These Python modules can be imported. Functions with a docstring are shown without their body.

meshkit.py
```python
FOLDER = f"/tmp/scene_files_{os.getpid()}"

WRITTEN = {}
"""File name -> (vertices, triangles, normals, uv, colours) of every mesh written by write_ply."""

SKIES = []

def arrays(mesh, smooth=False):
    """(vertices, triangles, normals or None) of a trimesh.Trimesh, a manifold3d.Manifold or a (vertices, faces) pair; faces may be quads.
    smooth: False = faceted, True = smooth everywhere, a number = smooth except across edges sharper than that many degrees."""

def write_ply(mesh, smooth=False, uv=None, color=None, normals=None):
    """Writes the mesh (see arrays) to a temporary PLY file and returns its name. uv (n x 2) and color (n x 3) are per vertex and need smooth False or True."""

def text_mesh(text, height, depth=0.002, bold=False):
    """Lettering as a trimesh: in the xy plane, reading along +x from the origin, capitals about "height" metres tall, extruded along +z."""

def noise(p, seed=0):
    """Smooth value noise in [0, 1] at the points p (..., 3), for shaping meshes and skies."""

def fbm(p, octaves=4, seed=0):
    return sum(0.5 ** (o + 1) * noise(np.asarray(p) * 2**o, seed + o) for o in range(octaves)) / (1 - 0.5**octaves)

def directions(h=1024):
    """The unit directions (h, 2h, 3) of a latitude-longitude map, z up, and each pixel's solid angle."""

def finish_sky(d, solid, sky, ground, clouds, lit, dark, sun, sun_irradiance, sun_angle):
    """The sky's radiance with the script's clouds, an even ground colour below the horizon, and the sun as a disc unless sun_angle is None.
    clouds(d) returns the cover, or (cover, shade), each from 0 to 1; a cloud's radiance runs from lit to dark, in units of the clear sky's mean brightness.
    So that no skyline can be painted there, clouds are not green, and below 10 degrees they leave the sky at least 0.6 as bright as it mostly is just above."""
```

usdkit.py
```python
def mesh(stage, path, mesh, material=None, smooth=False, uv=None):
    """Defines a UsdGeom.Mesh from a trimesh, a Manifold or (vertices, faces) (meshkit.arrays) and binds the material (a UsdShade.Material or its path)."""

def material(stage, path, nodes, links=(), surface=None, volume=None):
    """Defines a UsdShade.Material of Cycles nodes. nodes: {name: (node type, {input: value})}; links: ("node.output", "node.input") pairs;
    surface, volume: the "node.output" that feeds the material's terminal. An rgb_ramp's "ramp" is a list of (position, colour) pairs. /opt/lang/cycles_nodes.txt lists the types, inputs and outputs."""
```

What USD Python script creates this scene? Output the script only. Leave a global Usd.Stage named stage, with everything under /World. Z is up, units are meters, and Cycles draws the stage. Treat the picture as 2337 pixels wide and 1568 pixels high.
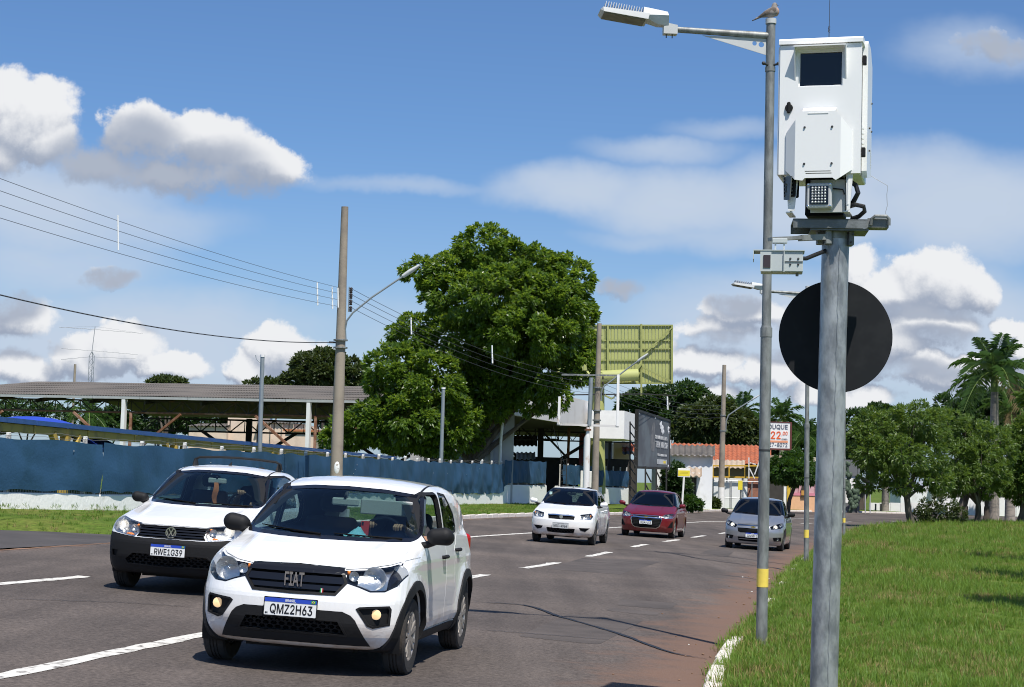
import math, random
import numpy as np
import trimesh
import manifold3d as m3
import shapely
from shapely.geometry import Polygon, LineString, Point, box as sbox
from scipy.interpolate import PchipInterpolator
from scipy.ndimage import map_coordinates
import usdkit, meshkit
from pxr import Usd, UsdGeom, UsdLux, UsdShade, Sdf, Gf, Vt

stage = Usd.Stage.CreateInMemory()
UsdGeom.SetStageUpAxis(stage, 'Z')
UsdGeom.Xform.Define(stage, '/World')
UsdGeom.Scope.Define(stage, '/World/Looks')

# ---------------------------------------------------------------- camera
FPX, CX, CY, HORIZON, ROLL, EYE = 4000.0, 1168.5, 784.0, 1089.0, 0.028, 1.574
PITCH = math.atan((HORIZON - CY) / FPX)
FWD = np.array([0, math.cos(PITCH), math.sin(PITCH)])
_r0 = np.array([1.0, 0, 0]); _u0 = np.cross(_r0, FWD)
RIGHT = math.cos(ROLL) * _r0 + math.sin(ROLL) * _u0
UP = math.cos(ROLL) * _u0 - math.sin(ROLL) * _r0
EYEPOS = np.array([0, 0, EYE])
cam = UsdGeom.Camera.Define(stage, '/World/camera')
cam.CreateHorizontalApertureAttr(36.0)
cam.CreateVerticalApertureAttr(36.0 * 687 / 1024)
cam.CreateFocalLengthAttr(36.0 * FPX / 2337)
cam.CreateClippingRangeAttr(Gf.Vec2f(0.1, 5000))
_m = np.eye(4)
_m[0, :3], _m[1, :3], _m[2, :3], _m[3, :3] = RIGHT, UP, -FWD, EYEPOS
UsdGeom.Xformable(cam).AddTransformOp().Set(Gf.Matrix4d(*_m.ravel().tolist()))
cam.CreateExposureAttr(0.26)

# ---------------------------------------------------------------- sun and sky
SUN_AZ, SUN_EL = math.radians(23), math.radians(61)
SUN_DIR = np.array([math.sin(SUN_AZ) * math.cos(SUN_EL), -math.cos(SUN_AZ) * math.cos(SUN_EL), math.sin(SUN_EL)])
sun = UsdLux.DistantLight.Define(stage, '/World/sun')
sun.CreateIntensityAttr(1.25)
sun.CreateAngleAttr(0.53)
sun.CreateColorAttr(Gf.Vec3f(1.0, 0.95, 0.87))
sun.GetPrim().CreateAttribute('inputs:normalize', Sdf.ValueTypeNames.Bool).Set(True)
_z = SUN_DIR; _x = np.cross([0, 0, 1.0], _z); _x /= np.linalg.norm(_x); _y = np.cross(_z, _x)
_s = np.eye(4); _s[0, :3], _s[1, :3], _s[2, :3] = _x, _y, _z
UsdGeom.Xformable(sun).AddTransformOp().Set(Gf.Matrix4d(*_s.ravel().tolist()))
SKY_STRENGTH = 0.094
def ray(u, v):
    return FWD + RIGHT * (u - CX) / FPX + UP * (CY - v) / FPX
def at(u, v, Y):
    d = ray(u, v)
    return EYEPOS + d * (Y / d[1])
def build_sky():
    nodes = {'tc': ('texture_coordinate', {}), 'sky': ('sky_texture', dict(sky_type='single_scattering', sun_disc=False, sun_elevation=SUN_EL,
             sun_rotation=math.atan2(SUN_DIR[0], SUN_DIR[1]), air_density=1.0, aerosol_density=1.0, ozone_density=1.0, altitude=500.0))}
    links = []
    cnt = [0]
    def N(kind, **inp):
        cnt[0] += 1
        name = 'n%d' % cnt[0]
        vals = {}
        for k, v in inp.items():
            if isinstance(v, str) and '.' in v:
                links.append((v, name + '.' + k))
            else:
                vals[k] = v
        nodes[name] = (kind, vals)
        return name
    def M(op, a, b=0.0, c=0.0, clamp=False):
        return N('math', math_type=op, value1=a, value2=b, value3=c, use_clamp=clamp) + '.value'
    def smooth(v, a, b):
        return N('map_range', range_type='smoothstep', value=v, from_min=a, from_max=b, to_min=0.0, to_max=1.0, clamp=True) + '.result'
    def smoothv(v, a, b):
        return N('map_range', range_type='smoothstep', value=v, from_min=a, from_max=b, to_min=0.0, to_max=1.0, clamp=True) + '.result'
    sep = N('separate_xyz', vector='tc.generated')
    dx, dy, dz = sep + '.x', sep + '.y', sep + '.z'
    ys = M('maximum', dy, 0.15)
    u = M('divide', dx, ys); w = M('divide', dz, ys)
    # wide flat layer over the whole sky: planar coordinates
    zs = M('maximum', dz, 0.03)
    pl = N('combine_xyz', x=M('divide', dx, zs), y=M('divide', dy, zs), z=0.0) + '.vector'
    base = N('combine_xyz', x=u, y=w, z=0.0) + '.vector'
    big = N('noise_texture', dimensions='2D', vector=base, scale=13.0, detail=7.0, roughness=0.58)
    fine = N('noise_texture', dimensions='2D', vector=base, scale=42.0, detail=6.0, roughness=0.6)
    def blobfield(coord, blobs):
        out = None
        for (px, py, rx, ry, h) in blobs:
            c = ray(px, py); cu, cw = c[0] / c[1], c[2] / c[1]
            s = N('vector_math', math_type='subtract', vector1=coord, vector2=(cu, cw, 0.0)) + '.vector'
            q = N('vector_math', math_type='multiply', vector1=s, vector2=(FPX / rx, FPX / ry, 0.0)) + '.vector'
            d = N('vector_math', math_type='dot_product', vector1=q, vector2=q) + '.value'
            e = M('multiply_add', d, -h, h)
            out = e if out is None else M('smoothmax', out, e, 0.25)
        return out
    CUM = [(60, 270, 140, 105, 1), (-20, 220, 100, 90, 1), (120, 330, 80, 70, .9), (-60, 330, 160, 90, .9),
           (335, 320, 115, 92, 1), (470, 340, 115, 95, 1), (590, 385, 115, 62, 1), (250, 385, 130, 62, .9), (420, 405, 290, 46, 1),
           (235, 640, 75, 26, .8),
           (30, 720, 110, 60, .9), (270, 790, 100, 62, 1), (370, 835, 95, 42, 1), (190, 820, 90, 60, .9), (60, 840, 100, 45, .9),
           (560, 840, 90, 40, 1), (640, 800, 95, 62, 1), (740, 830, 70, 45, .9),
           (2150, 640, 130, 85, 1), (2040, 680, 110, 70, 1), (2240, 660, 60, 60, .9), (1960, 620, 60, 60, .8), (2300, 740, 70, 30, .8),
           (2030, 780, 130, 60, .9), (2180, 850, 190, 50, .9), (2120, 740, 130, 70, .9), (1960, 830, 130, 45, .8), (1560, 900, 150, 30, .8), (1480, 800, 70, 45, .8), (1640, 770, 120, 40, .8), (1900, 900, 160, 30, .7), (1700, 720, 130, 45, .9), (1600, 830, 110, 38, 1), (1760, 860, 120, 40, .9), (1850, 760, 90, 40, .8),
           (1405, 655, 60, 30, .75), (2330, 790, 50, 50, .9), (2290, 110, 110, 42, .65),
           (-300, 500, 260, 120, 1), (2800, 500, 250, 110, 1), (2950, 850, 280, 60, 1), (-500, 850, 260, 70, 1)]
    GREY = [(270, 400, 190, 110, 1.3), (400, 425, 260, 80, 1.2), (600, 440, 170, 44, 1.0), (330, 320, 90, 60, .6), (470, 380, 120, 60, .6), (235, 640, 85, 32, 1), (10, 690, 95, 55, 1), (40, 790, 120, 30, .8), (380, 745, 70, 16, .6), (1680, 705, 85, 36, 1),
            (1405, 655, 75, 40, 1), (2290, 120, 130, 55, .9), (1660, 790, 110, 28, 1), (2100, 715, 150, 22, .8), (2180, 770, 120, 25, .7), (1800, 820, 130, 24, .8), (860, 830, 60, 20, .5), (2080, 850, 200, 20, .6)]
    CIR = [(1330, 430, 220, 62, 1.1), (1560, 460, 280, 95, 1.3), (1850, 470, 330, 120, 1.4), (2200, 470, 300, 140, 1.4), (2080, 400, 330, 90, 1.0), (1700, 540, 260, 50, .8), (1500, 350, 190, 40, .8), (1640, 300, 120, 25, .35),
           (230, 500, 330, 70, .9), (60, 430, 150, 100, .9), (900, 415, 230, 14, .25), (1480, 540, 170, 30, .6), (120, 600, 260, 90, .7),
           (1750, 760, 420, 150, 1.2), (2150, 770, 380, 200, 1.3), (1400, 820, 900, 120, .5), (300, 790, 560, 140, 1.1), (120, 480, 330, 130, 1.2), (2230, 110, 170, 70, .5)]
    # billow the coordinates
    wv = N('vector_math', math_type='subtract', vector1=big + '.color', vector2=(0.5, 0.5, 0.5)) + '.vector'
    wf = N('vector_math', math_type='subtract', vector1=fine + '.color', vector2=(0.5, 0.5, 0.5)) + '.vector'
    c1 = N('vector_math', math_type='multiply_add', vector1=wv, vector2=(0.030, 0.022, 0.0), vector3=base) + '.vector'
    c2 = N('vector_math', math_type='multiply_add', vector1=wf, vector2=(0.013, 0.013, 0.0), vector3=c1) + '.vector'
    tiny = N('noise_texture', dimensions='2D', vector=base, scale=130.0, detail=5.0, roughness=0.65)
    f = blobfield(c2, CUM)
    front = smooth(dy, 0.35, 0.6)
    # generic clouds elsewhere in the sky
    gen = N('noise_texture', dimensions='2D', vector=pl, scale=0.9, detail=8.0, roughness=0.6)
    gcov = M('multiply', M('multiply', smooth(gen + '.fac', 0.50, 0.80), 0.6), M('subtract', 1.0, front))
    detail = M('multiply_add', fine + '.fac', 1.25, -0.625)
    fd = M('add', M('add', f, detail), M('multiply_add', tiny + '.fac', 0.5, -0.25))
    greyf = smooth(blobfield(c1, GREY), -0.2, 0.8)
    cov = smoothv(fd, -0.08, M('multiply_add', greyf, 0.55, 0.38))
    # light side: the field a step towards the sun (up and to the right)
    c3 = N('vector_math', math_type='add', vector1=c2, vector2=(0.004, 0.009, 0.0)) + '.vector'
    f2 = blobfield(c3, CUM)
    slope = M('subtract', f, f2)
    lit = smooth(M('multiply_add', tiny + '.fac', 0.25, M('multiply_add', big + '.fac', 0.30, M('multiply_add', fine + '.fac', 0.60, slope))), 0.16, 0.92)
    grey = smooth(M('multiply_add', wv_fac(N, M, big), 0.5, blobfield(c1, GREY)), -0.45, 0.55)
    lit = M('multiply', lit, M('multiply_add', grey, -0.85, 1.0))
    ccol = N('mix_color', blend_type='mix', fac=lit, a=CLOUD_DARK, b=CLOUD_LIT) + '.result'
    cirn = N('noise_texture', dimensions='2D', vector=N('mapping', vector=base, scale=(7.0, 18.0, 1.0)) + '.vector', scale=1.0, detail=7.0, roughness=0.55)
    cf = M('add', blobfield(c1, CIR), M('multiply_add', cirn + '.fac', 1.1, -0.55))
    ccov = M('multiply', smooth(cf, -0.55, 1.25), 0.95)
    # pale band of haze that brightens all of the low sky
    hz = M('multiply', smooth(dz, 0.20, -0.02), 0.42)
    s1 = N('mix_color', blend_type='multiply', fac=1.0, a='sky.color', b=SKY_TINT) + '.result'
    s1 = N('mix_color', blend_type='mix', fac=hz, a=s1, b=CLOUD_THIN) + '.result'
    s2 = N('mix_color', blend_type='mix', fac=ccov, a=s1, b=CLOUD_THIN) + '.result'
    s3 = N('mix_color', blend_type='mix', fac=cov, a=s2, b=ccol) + '.result'
    s4 = N('mix_color', blend_type='mix', fac=gcov, a=s3, b=CLOUD_THIN) + '.result'
    nodes['bg'] = ('background_shader', {'strength': SKY_STRENGTH})
    links.append((s4, 'bg.color'))
    mat = usdkit.material(stage, '/World/Looks/sky_material', nodes, links, surface='bg.background')
    dome = UsdLux.DomeLight.Define(stage, '/World/sky')
    dome.CreateIntensityAttr(1.0)
    UsdShade.MaterialBindingAPI.Apply(dome.GetPrim()).Bind(mat)
    for k, v in (('label', 'blue sky with white cumulus clouds and thin high cloud'), ('category', 'sky'), ('kind', 'structure')):
        dome.GetPrim().SetCustomDataByKey(k, v)
def wv_fac(N, M, big):
    return M('subtract', big + '.fac', 0.5)
SKY_TINT = (0.58, 0.80, 1.08)
CLOUD_LIT, CLOUD_DARK, CLOUD_THIN = (7.6, 7.7, 7.9), (3.0, 3.5, 4.5), (4.9, 5.7, 6.9)
build_sky()
# ---------------------------------------------------------------- helpers
RNG = np.random.default_rng(7)
_names = {}
def numbered(parent, name):
    key = (parent, name); n = _names.get(key, -1) + 1; _names[key] = n
    return name if n == 0 else '%s_%03d' % (name, n)
def tag(p, label=None, cat=None, group=None, kind=None):
    p = p.GetPrim() if hasattr(p, 'GetPrim') else p
    for k, v in (('label', label), ('category', cat), ('group', group), ('kind', kind)):
        if v: p.SetCustomDataByKey(k, v)
    return p
def thing(name, label, cat, loc=(0, 0, 0), rotz=0.0, group=None, kind=None, mat4=None):
    path = '/World/' + numbered('/World', name)
    x = UsdGeom.Xform.Define(stage, path)
    if mat4 is not None:
        x.AddTransformOp().Set(Gf.Matrix4d(*np.asarray(mat4, float).T.ravel().tolist()))
    else:
        x.AddTranslateOp().Set(Gf.Vec3d(*map(float, loc)))
        if rotz: x.AddRotateZOp().Set(float(math.degrees(rotz)))
    return tag(x, label, cat, group, kind)
def raw_mesh(path, v, f, mat=None, normals=None, face_varying=False, prim=None):
    m = UsdGeom.Mesh.Define(stage, path)
    m.CreatePointsAttr(Vt.Vec3fArray.FromNumpy(np.asarray(v, np.float32)))
    f = np.asarray(f, np.int32)
    m.CreateFaceVertexCountsAttr(Vt.IntArray.FromNumpy(np.full(len(f), f.shape[1], np.int32)))
    m.CreateFaceVertexIndicesAttr(Vt.IntArray.FromNumpy(f.ravel()))
    m.CreateSubdivisionSchemeAttr('none')
    if normals is not None:
        m.CreateNormalsAttr(Vt.Vec3fArray.FromNumpy(np.asarray(normals, np.float32)))
        m.SetNormalsInterpolation('faceVarying' if face_varying else 'vertex')
    if mat is not None:
        UsdShade.MaterialBindingAPI.Apply(m.GetPrim()).Bind(mat)
    return m
def part(parent, name, mesh, mat, smooth=30, label=None):
    pp = str(parent.GetPath())
    path = pp + '/' + numbered(pp, name)
    if isinstance(mesh, list): mesh = join(mesh)
    m = usdkit.mesh(stage, path, mesh, mat, smooth=smooth)
    if label: m.GetPrim().SetCustomDataByKey('label', label)
    return m.GetPrim()
def solo(name, mesh, mat, label, cat, group=None, kind=None, smooth=30):
    path = '/World/' + numbered('/World', name)
    if isinstance(mesh, list): mesh = join(mesh)
    m = usdkit.mesh(stage, path, mesh, mat, smooth=smooth)
    return tag(m, label, cat, group, kind)
def copy_of(src, name, loc, rotz, label, scale=None, group=None, cat=None):
    path = '/World/' + numbered('/World', name)
    x = UsdGeom.Xform.Define(stage, path)
    x.GetPrim().GetReferences().AddInternalReference(src.GetPath())
    x.ClearXformOpOrder()
    x.AddTranslateOp(opSuffix='copy').Set(Gf.Vec3d(*map(float, loc)))
    x.AddRotateZOp(opSuffix='copy').Set(float(math.degrees(rotz)))
    if scale: x.AddScaleOp(opSuffix='copy').Set(Gf.Vec3f(scale, scale, scale) if np.ndim(scale) == 0 else Gf.Vec3f(*scale))
    x.GetPrim().SetInstanceable(True)
    return tag(x, label, cat, group)
def arr(mesh):
    if hasattr(mesh, 'to_mesh'):
        q = mesh.to_mesh(); return np.array(q.vert_properties[:, :3], float), np.array(q.tri_verts, int)
    if isinstance(mesh, tuple):
        v, f = np.asarray(mesh[0], float), np.asarray(mesh[1], int)
        if f.shape[1] == 4: f = np.vstack([f[:, [0, 1, 2]], f[:, [0, 2, 3]]])
        return v, f
    return np.array(mesh.vertices), np.array(mesh.faces)
def join(parts):
    V, Fc, n = [], [], 0
    for p in parts:
        v, f = arr(p); V.append(v); Fc.append(f + n); n += len(v)
    return np.vstack(V), np.vstack(Fc)
def move(mesh, d):
    v, f = arr(mesh); return v + np.asarray(d, float), f
def xf(mesh, M):
    v, f = arr(mesh); M = np.asarray(M, float)
    v = v @ M[:3, :3].T + (M[:3, 3] if M.shape[1] == 4 else 0)
    if np.linalg.det(M[:3, :3]) < 0: f = f[:, ::-1]
    return v, f
def rz(a):
    c, s = math.cos(a), math.sin(a); return np.array([[c, -s, 0], [s, c, 0], [0, 0, 1.0]])
def ry(a):
    c, s = math.cos(a), math.sin(a); return np.array([[c, 0, s], [0, 1.0, 0], [-s, 0, c]])
def rx(a):
    c, s = math.cos(a), math.sin(a); return np.array([[1.0, 0, 0], [0, c, -s], [0, s, c]])
def bx(x0, x1, y0, y1, z0, z1, bev=0.0):
    """A box between two corners, edges chamfered by bev."""
    if bev <= 0:
        b = trimesh.creation.box([x1 - x0, y1 - y0, z1 - z0]); b.apply_translation([(x0 + x1) / 2, (y0 + y1) / 2, (z0 + z1) / 2])
        return arr(b)
    P = []
    for x in (x0, x1):
        for y in (y0, y1):
            for z in (z0, z1):
                sx, sy, sz = (bev if x == x0 else -bev), (bev if y == y0 else -bev), (bev if z == z0 else -bev)
                P += [(x + sx, y + sy, z), (x + sx, y, z + sz), (x, y + sy, z + sz)]
    return arr(m3.Manifold.hull_points(np.array(P, float)))
def beam(p, q, w, h=None, up=(0, 0, 1)):
    """A rectangular bar from p to q."""
    p, q = np.asarray(p, float), np.asarray(q, float); h = w if h is None else h
    d = q - p; L = np.linalg.norm(d); d = d / L
    a = np.cross(d, up)
    if np.linalg.norm(a) < 1e-4: a = np.cross(d, (1, 0, 0))
    a /= np.linalg.norm(a); b = np.cross(a, d)
    v = np.array([o + sa * a * w / 2 + sb * b * h / 2 for o in (p, q) for sa, sb in ((-1, -1), (1, -1), (1, 1), (-1, 1))])
    f = np.array([(0, 3, 2, 1), (4, 5, 6, 7), (0, 1, 5, 4), (1, 2, 6, 5), (2, 3, 7, 6), (3, 0, 4, 7)])
    return arr((v, f))
def tube(points, radii, n=10, caps=True):
    P = np.asarray(points, float); k = len(P)
    R = np.broadcast_to(np.asarray(radii, float), (k,))
    T = np.gradient(P, axis=0); T /= np.linalg.norm(T, axis=1, keepdims=True) + 1e-12
    a = np.cross(T[0], (0, 0, 1.0))
    if np.linalg.norm(a) < 1e-3: a = np.cross(T[0], (1.0, 0, 0))
    ang = np.arange(n) * 2 * np.pi / n
    rings = []
    for i in range(k):
        a = a - T[i] * (a @ T[i]); a /= np.linalg.norm(a); b = np.cross(T[i], a)
        rings.append(P[i] + R[i] * (np.cos(ang)[:, None] * a + np.sin(ang)[:, None] * b))
    V = np.vstack(rings)
    i, j = np.meshgrid(np.arange(k - 1), np.arange(n), indexing='ij')
    q = np.stack([i * n + j, i * n + (j + 1) % n, (i + 1) * n + (j + 1) % n, (i + 1) * n + j], -1).reshape(-1, 4)
    F = [q[:, [0, 1, 2]], q[:, [0, 2, 3]]]
    if caps:
        c0, c1 = len(V), len(V) + 1
        V = np.vstack([V, P[0], P[-1]]); jj = np.arange(n)
        F.append(np.stack([np.full(n, c0), (jj + 1) % n, jj], 1)); o = (k - 1) * n
        F.append(np.stack([np.full(n, c1), o + jj, o + (jj + 1) % n], 1))
    return V, np.vstack(F)
def cyl(p, q, r0, r1=None, n=16):
    return tube([p, q], [r0, r0 if r1 is None else r1], n)
def lathe(profile, n=48, axis='z'):
    """Revolves (r, h) pairs; closed where r is 0."""
    P = np.asarray(profile, float); k = len(P); ang = np.arange(n) * 2 * np.pi / n
    V = np.stack([P[:, None, 0] * np.cos(ang), P[:, None, 0] * np.sin(ang), np.repeat(P[:, 1:2], n, 1)], -1).reshape(-1, 3)
    i, j = np.meshgrid(np.arange(k - 1), np.arange(n), indexing='ij')
    q = np.stack([i * n + j, i * n + (j + 1) % n, (i + 1) * n + (j + 1) % n, (i + 1) * n + j], -1).reshape(-1, 4)
    F = np.vstack([q[:, [0, 1, 2]], q[:, [0, 2, 3]]])
    if axis == 'y': V = V[:, [0, 2, 1]]; F = F[:, ::-1]
    if axis == 'x': V = V[:, [2, 0, 1]]
    return V, F
def sphere(c, r, sub=2):
    s = trimesh.creation.icosphere(sub, 1.0); v, f = arr(s)
    return v * np.asarray(r, float) + np.asarray(c, float), f
def grid(fn, u, v):
    """A sheet through fn(u, v) -> (x, y, z) arrays."""
    U, W = np.meshgrid(u, v, indexing='ij'); x, y, z = fn(U, W)
    V = np.stack(np.broadcast_arrays(x, y, z), -1).reshape(-1, 3); n = len(v)
    i, j = np.meshgrid(np.arange(len(u) - 1), np.arange(n - 1), indexing='ij')
    q = np.stack([i * n + j, (i + 1) * n + j, (i + 1) * n + j + 1, i * n + j + 1], -1).reshape(-1, 4)
    return V, np.vstack([q[:, [0, 1, 2]], q[:, [0, 2, 3]]])
def poly3(poly, depth):
    """A shapely polygon as a solid, xy plane, extruded along +z."""
    return join([arr(trimesh.creation.extrude_polygon(g, depth, engine='earcut')) for g in getattr(poly, 'geoms', [poly])])
def cross(poly):
    rings = []
    for g in getattr(poly, 'geoms', [poly]):
        if g.is_empty: continue
        g = shapely.geometry.polygon.orient(g)
        rings.append(np.array(g.exterior.coords)[:-1]); rings += [np.array(i.coords)[:-1] for i in g.interiors]
    return m3.CrossSection(rings, m3.FillRule.EvenOdd)
def prism(poly, axis, a, b):
    """The solid over a shapely polygon between a and b along an axis (x: polygon in y, z; y: polygon in x, z; z: polygon in x, y)."""
    m = m3.Manifold.extrude(cross(poly), b - a)
    M = {'x': [[0, 0, 1, a], [1, 0, 0, 0], [0, 1, 0, 0]], 'y': [[1, 0, 0, 0], [0, 0, 1, a], [0, 1, 0, 0]], 'z': [[1, 0, 0, 0], [0, 1, 0, 0], [0, 0, 1, a]]}[axis]
    return m.transform(np.array(M, float))
def man(mesh):
    v, f = arr(mesh)
    return m3.Manifold(m3.Mesh(v.astype(np.float32), f.astype(np.uint32)))
def mbox(x0, x1, y0, y1, z0, z1):
    return m3.Manifold.cube([x1 - x0, y1 - y0, z1 - z0]).translate([x0, y0, z0])
def mirror_poly(pts):
    return [(-a, b) for a, b in pts]
def rounded(pts, r):
    return Polygon(pts).buffer(-r).buffer(2 * r).buffer(-r)
def text(s, height, depth=0.002, bold=False, width=None):
    v, f = arr(meshkit.text_mesh(s, height, depth, bold))
    lo, hi = v.min(0), v.max(0)
    v = v - [(lo[0] + hi[0]) / 2, (lo[1] + hi[1]) / 2, 0]
    if width: v[:, 0] *= width / (hi[0] - lo[0])
    return v, f
# ---------------------------------------------------------------- materials
_mats = {}
def pbr(name, color, rough=0.5, metallic=0.0, var=0.0, scale=3.0, bump=0.0, bump_scale=40.0, coat=0.0, color2=None, mixlo=0.45, mixhi=0.65, detail=5.0, emit=0.0, rand=0.0, spec=0.5, space='object', stretch=None):
    if name in _mats: return _mats[name]
    nodes = {'p': ('principled_bsdf', dict(base_color=color, roughness=rough, metallic=metallic, coat_weight=coat, specular_ior_level=spec)), 'tc': ('texture_coordinate', {}), 'geo': ('geometry', {})}
    links = []
    vec = 'tc.object' if space == 'object' else 'geo.position'
    if stretch:
        nodes['mp'] = ('mapping', {'scale': stretch}); links.append((vec, 'mp.vector')); vec = 'mp.vector'
    if emit: nodes['p'][1].update(emission_color=color, emission_strength=emit)
    out = None
    if color2 is not None or var:
        nodes['n'] = ('noise_texture', dict(scale=scale, detail=detail, roughness=0.6)); links.append((vec, 'n.vector'))
        if color2 is not None:
            nodes['r'] = ('map_range', dict(range_type='smoothstep', from_min=mixlo, from_max=mixhi, to_min=0.0, to_max=1.0, clamp=True)); links.append(('n.fac', 'r.value'))
            nodes['m'] = ('mix_color', dict(blend_type='mix', a=color, b=color2)); links += [('r.result', 'm.fac')]; out = 'm.result'
        else:
            nodes['r'] = ('map_range', dict(from_min=0.3, from_max=0.7, to_min=1 - var, to_max=1 + var)); links.append(('n.fac', 'r.value'))
            nodes['m'] = ('vector_math', dict(math_type='scale', vector1=color)); links.append(('r.result', 'm.scale')); out = 'm.vector'
    if rand:
        nodes['oi'] = ('object_info', {}); nodes['rr'] = ('map_range', dict(from_min=0, from_max=1, to_min=1 - rand, to_max=1 + rand)); links.append(('oi.random', 'rr.value'))
        nodes['rm'] = ('vector_math', dict(math_type='scale', vector1=color)); links.append(('rr.result', 'rm.scale'))
        if out: links.append((out, 'rm.vector1'))
        out = 'rm.vector'
    if out: links.append((out, 'p.base_color'))
    if bump:
        nodes['bn'] = ('noise_texture', dict(scale=bump_scale, detail=4.0)); links.append((vec, 'bn.vector'))
        nodes['b'] = ('bump', dict(strength=bump, distance=0.02)); links += [('bn.fac', 'b.height'), ('b.normal', 'p.normal')]
    _mats[name] = usdkit.material(stage, '/World/Looks/' + name, nodes, links, surface='p.BSDF')
    return _mats[name]
def pane(name, tint, ior=1.5, rough=0.0, extra=0.0):
    """Window glass: lets tinted light through and mirrors the surroundings by Fresnel."""
    if name in _mats: return _mats[name]
    nodes = {'t': ('transparent_bsdf', dict(color=tint)), 'g': ('glossy_bsdf', dict(color=(1, 1, 1), roughness=rough)), 'f': ('fresnel', dict(IOR=ior)), 'x': ('mix_closure', {}), 'ge': ('geometry', {}), 'inv': ('math', dict(math_type='subtract', value1=1.0)), 'mu': ('math', dict(math_type='multiply'))}
    _mats[name] = usdkit.material(stage, '/World/Looks/' + name, nodes, [('f.fac', 'mu.value1'), ('ge.backfacing', 'inv.value2'), ('inv.value', 'mu.value2'), ('mu.value', 'x.fac'), ('t.BSDF', 'x.closure1'), ('g.BSDF', 'x.closure2')], surface='x.closure')
    return _mats[name]
# ---------------------------------------------------------------- lie of the land
CROSS = -0.039
ROAD_LIFT = 0.004
def ground(x, y=0.0):
    """Height of the ground plane: it falls to the right across the road and levels out either side."""
    x = np.asarray(x, float)
    s = np.where(x > 10, 10 + 5.5 * np.tanh((x - 10) / 5.5), np.where(x < -22, -22 + 8 * np.tanh((x + 22) / 8), x))
    r = CROSS * s
    return float(r) if r.ndim == 0 else r
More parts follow.
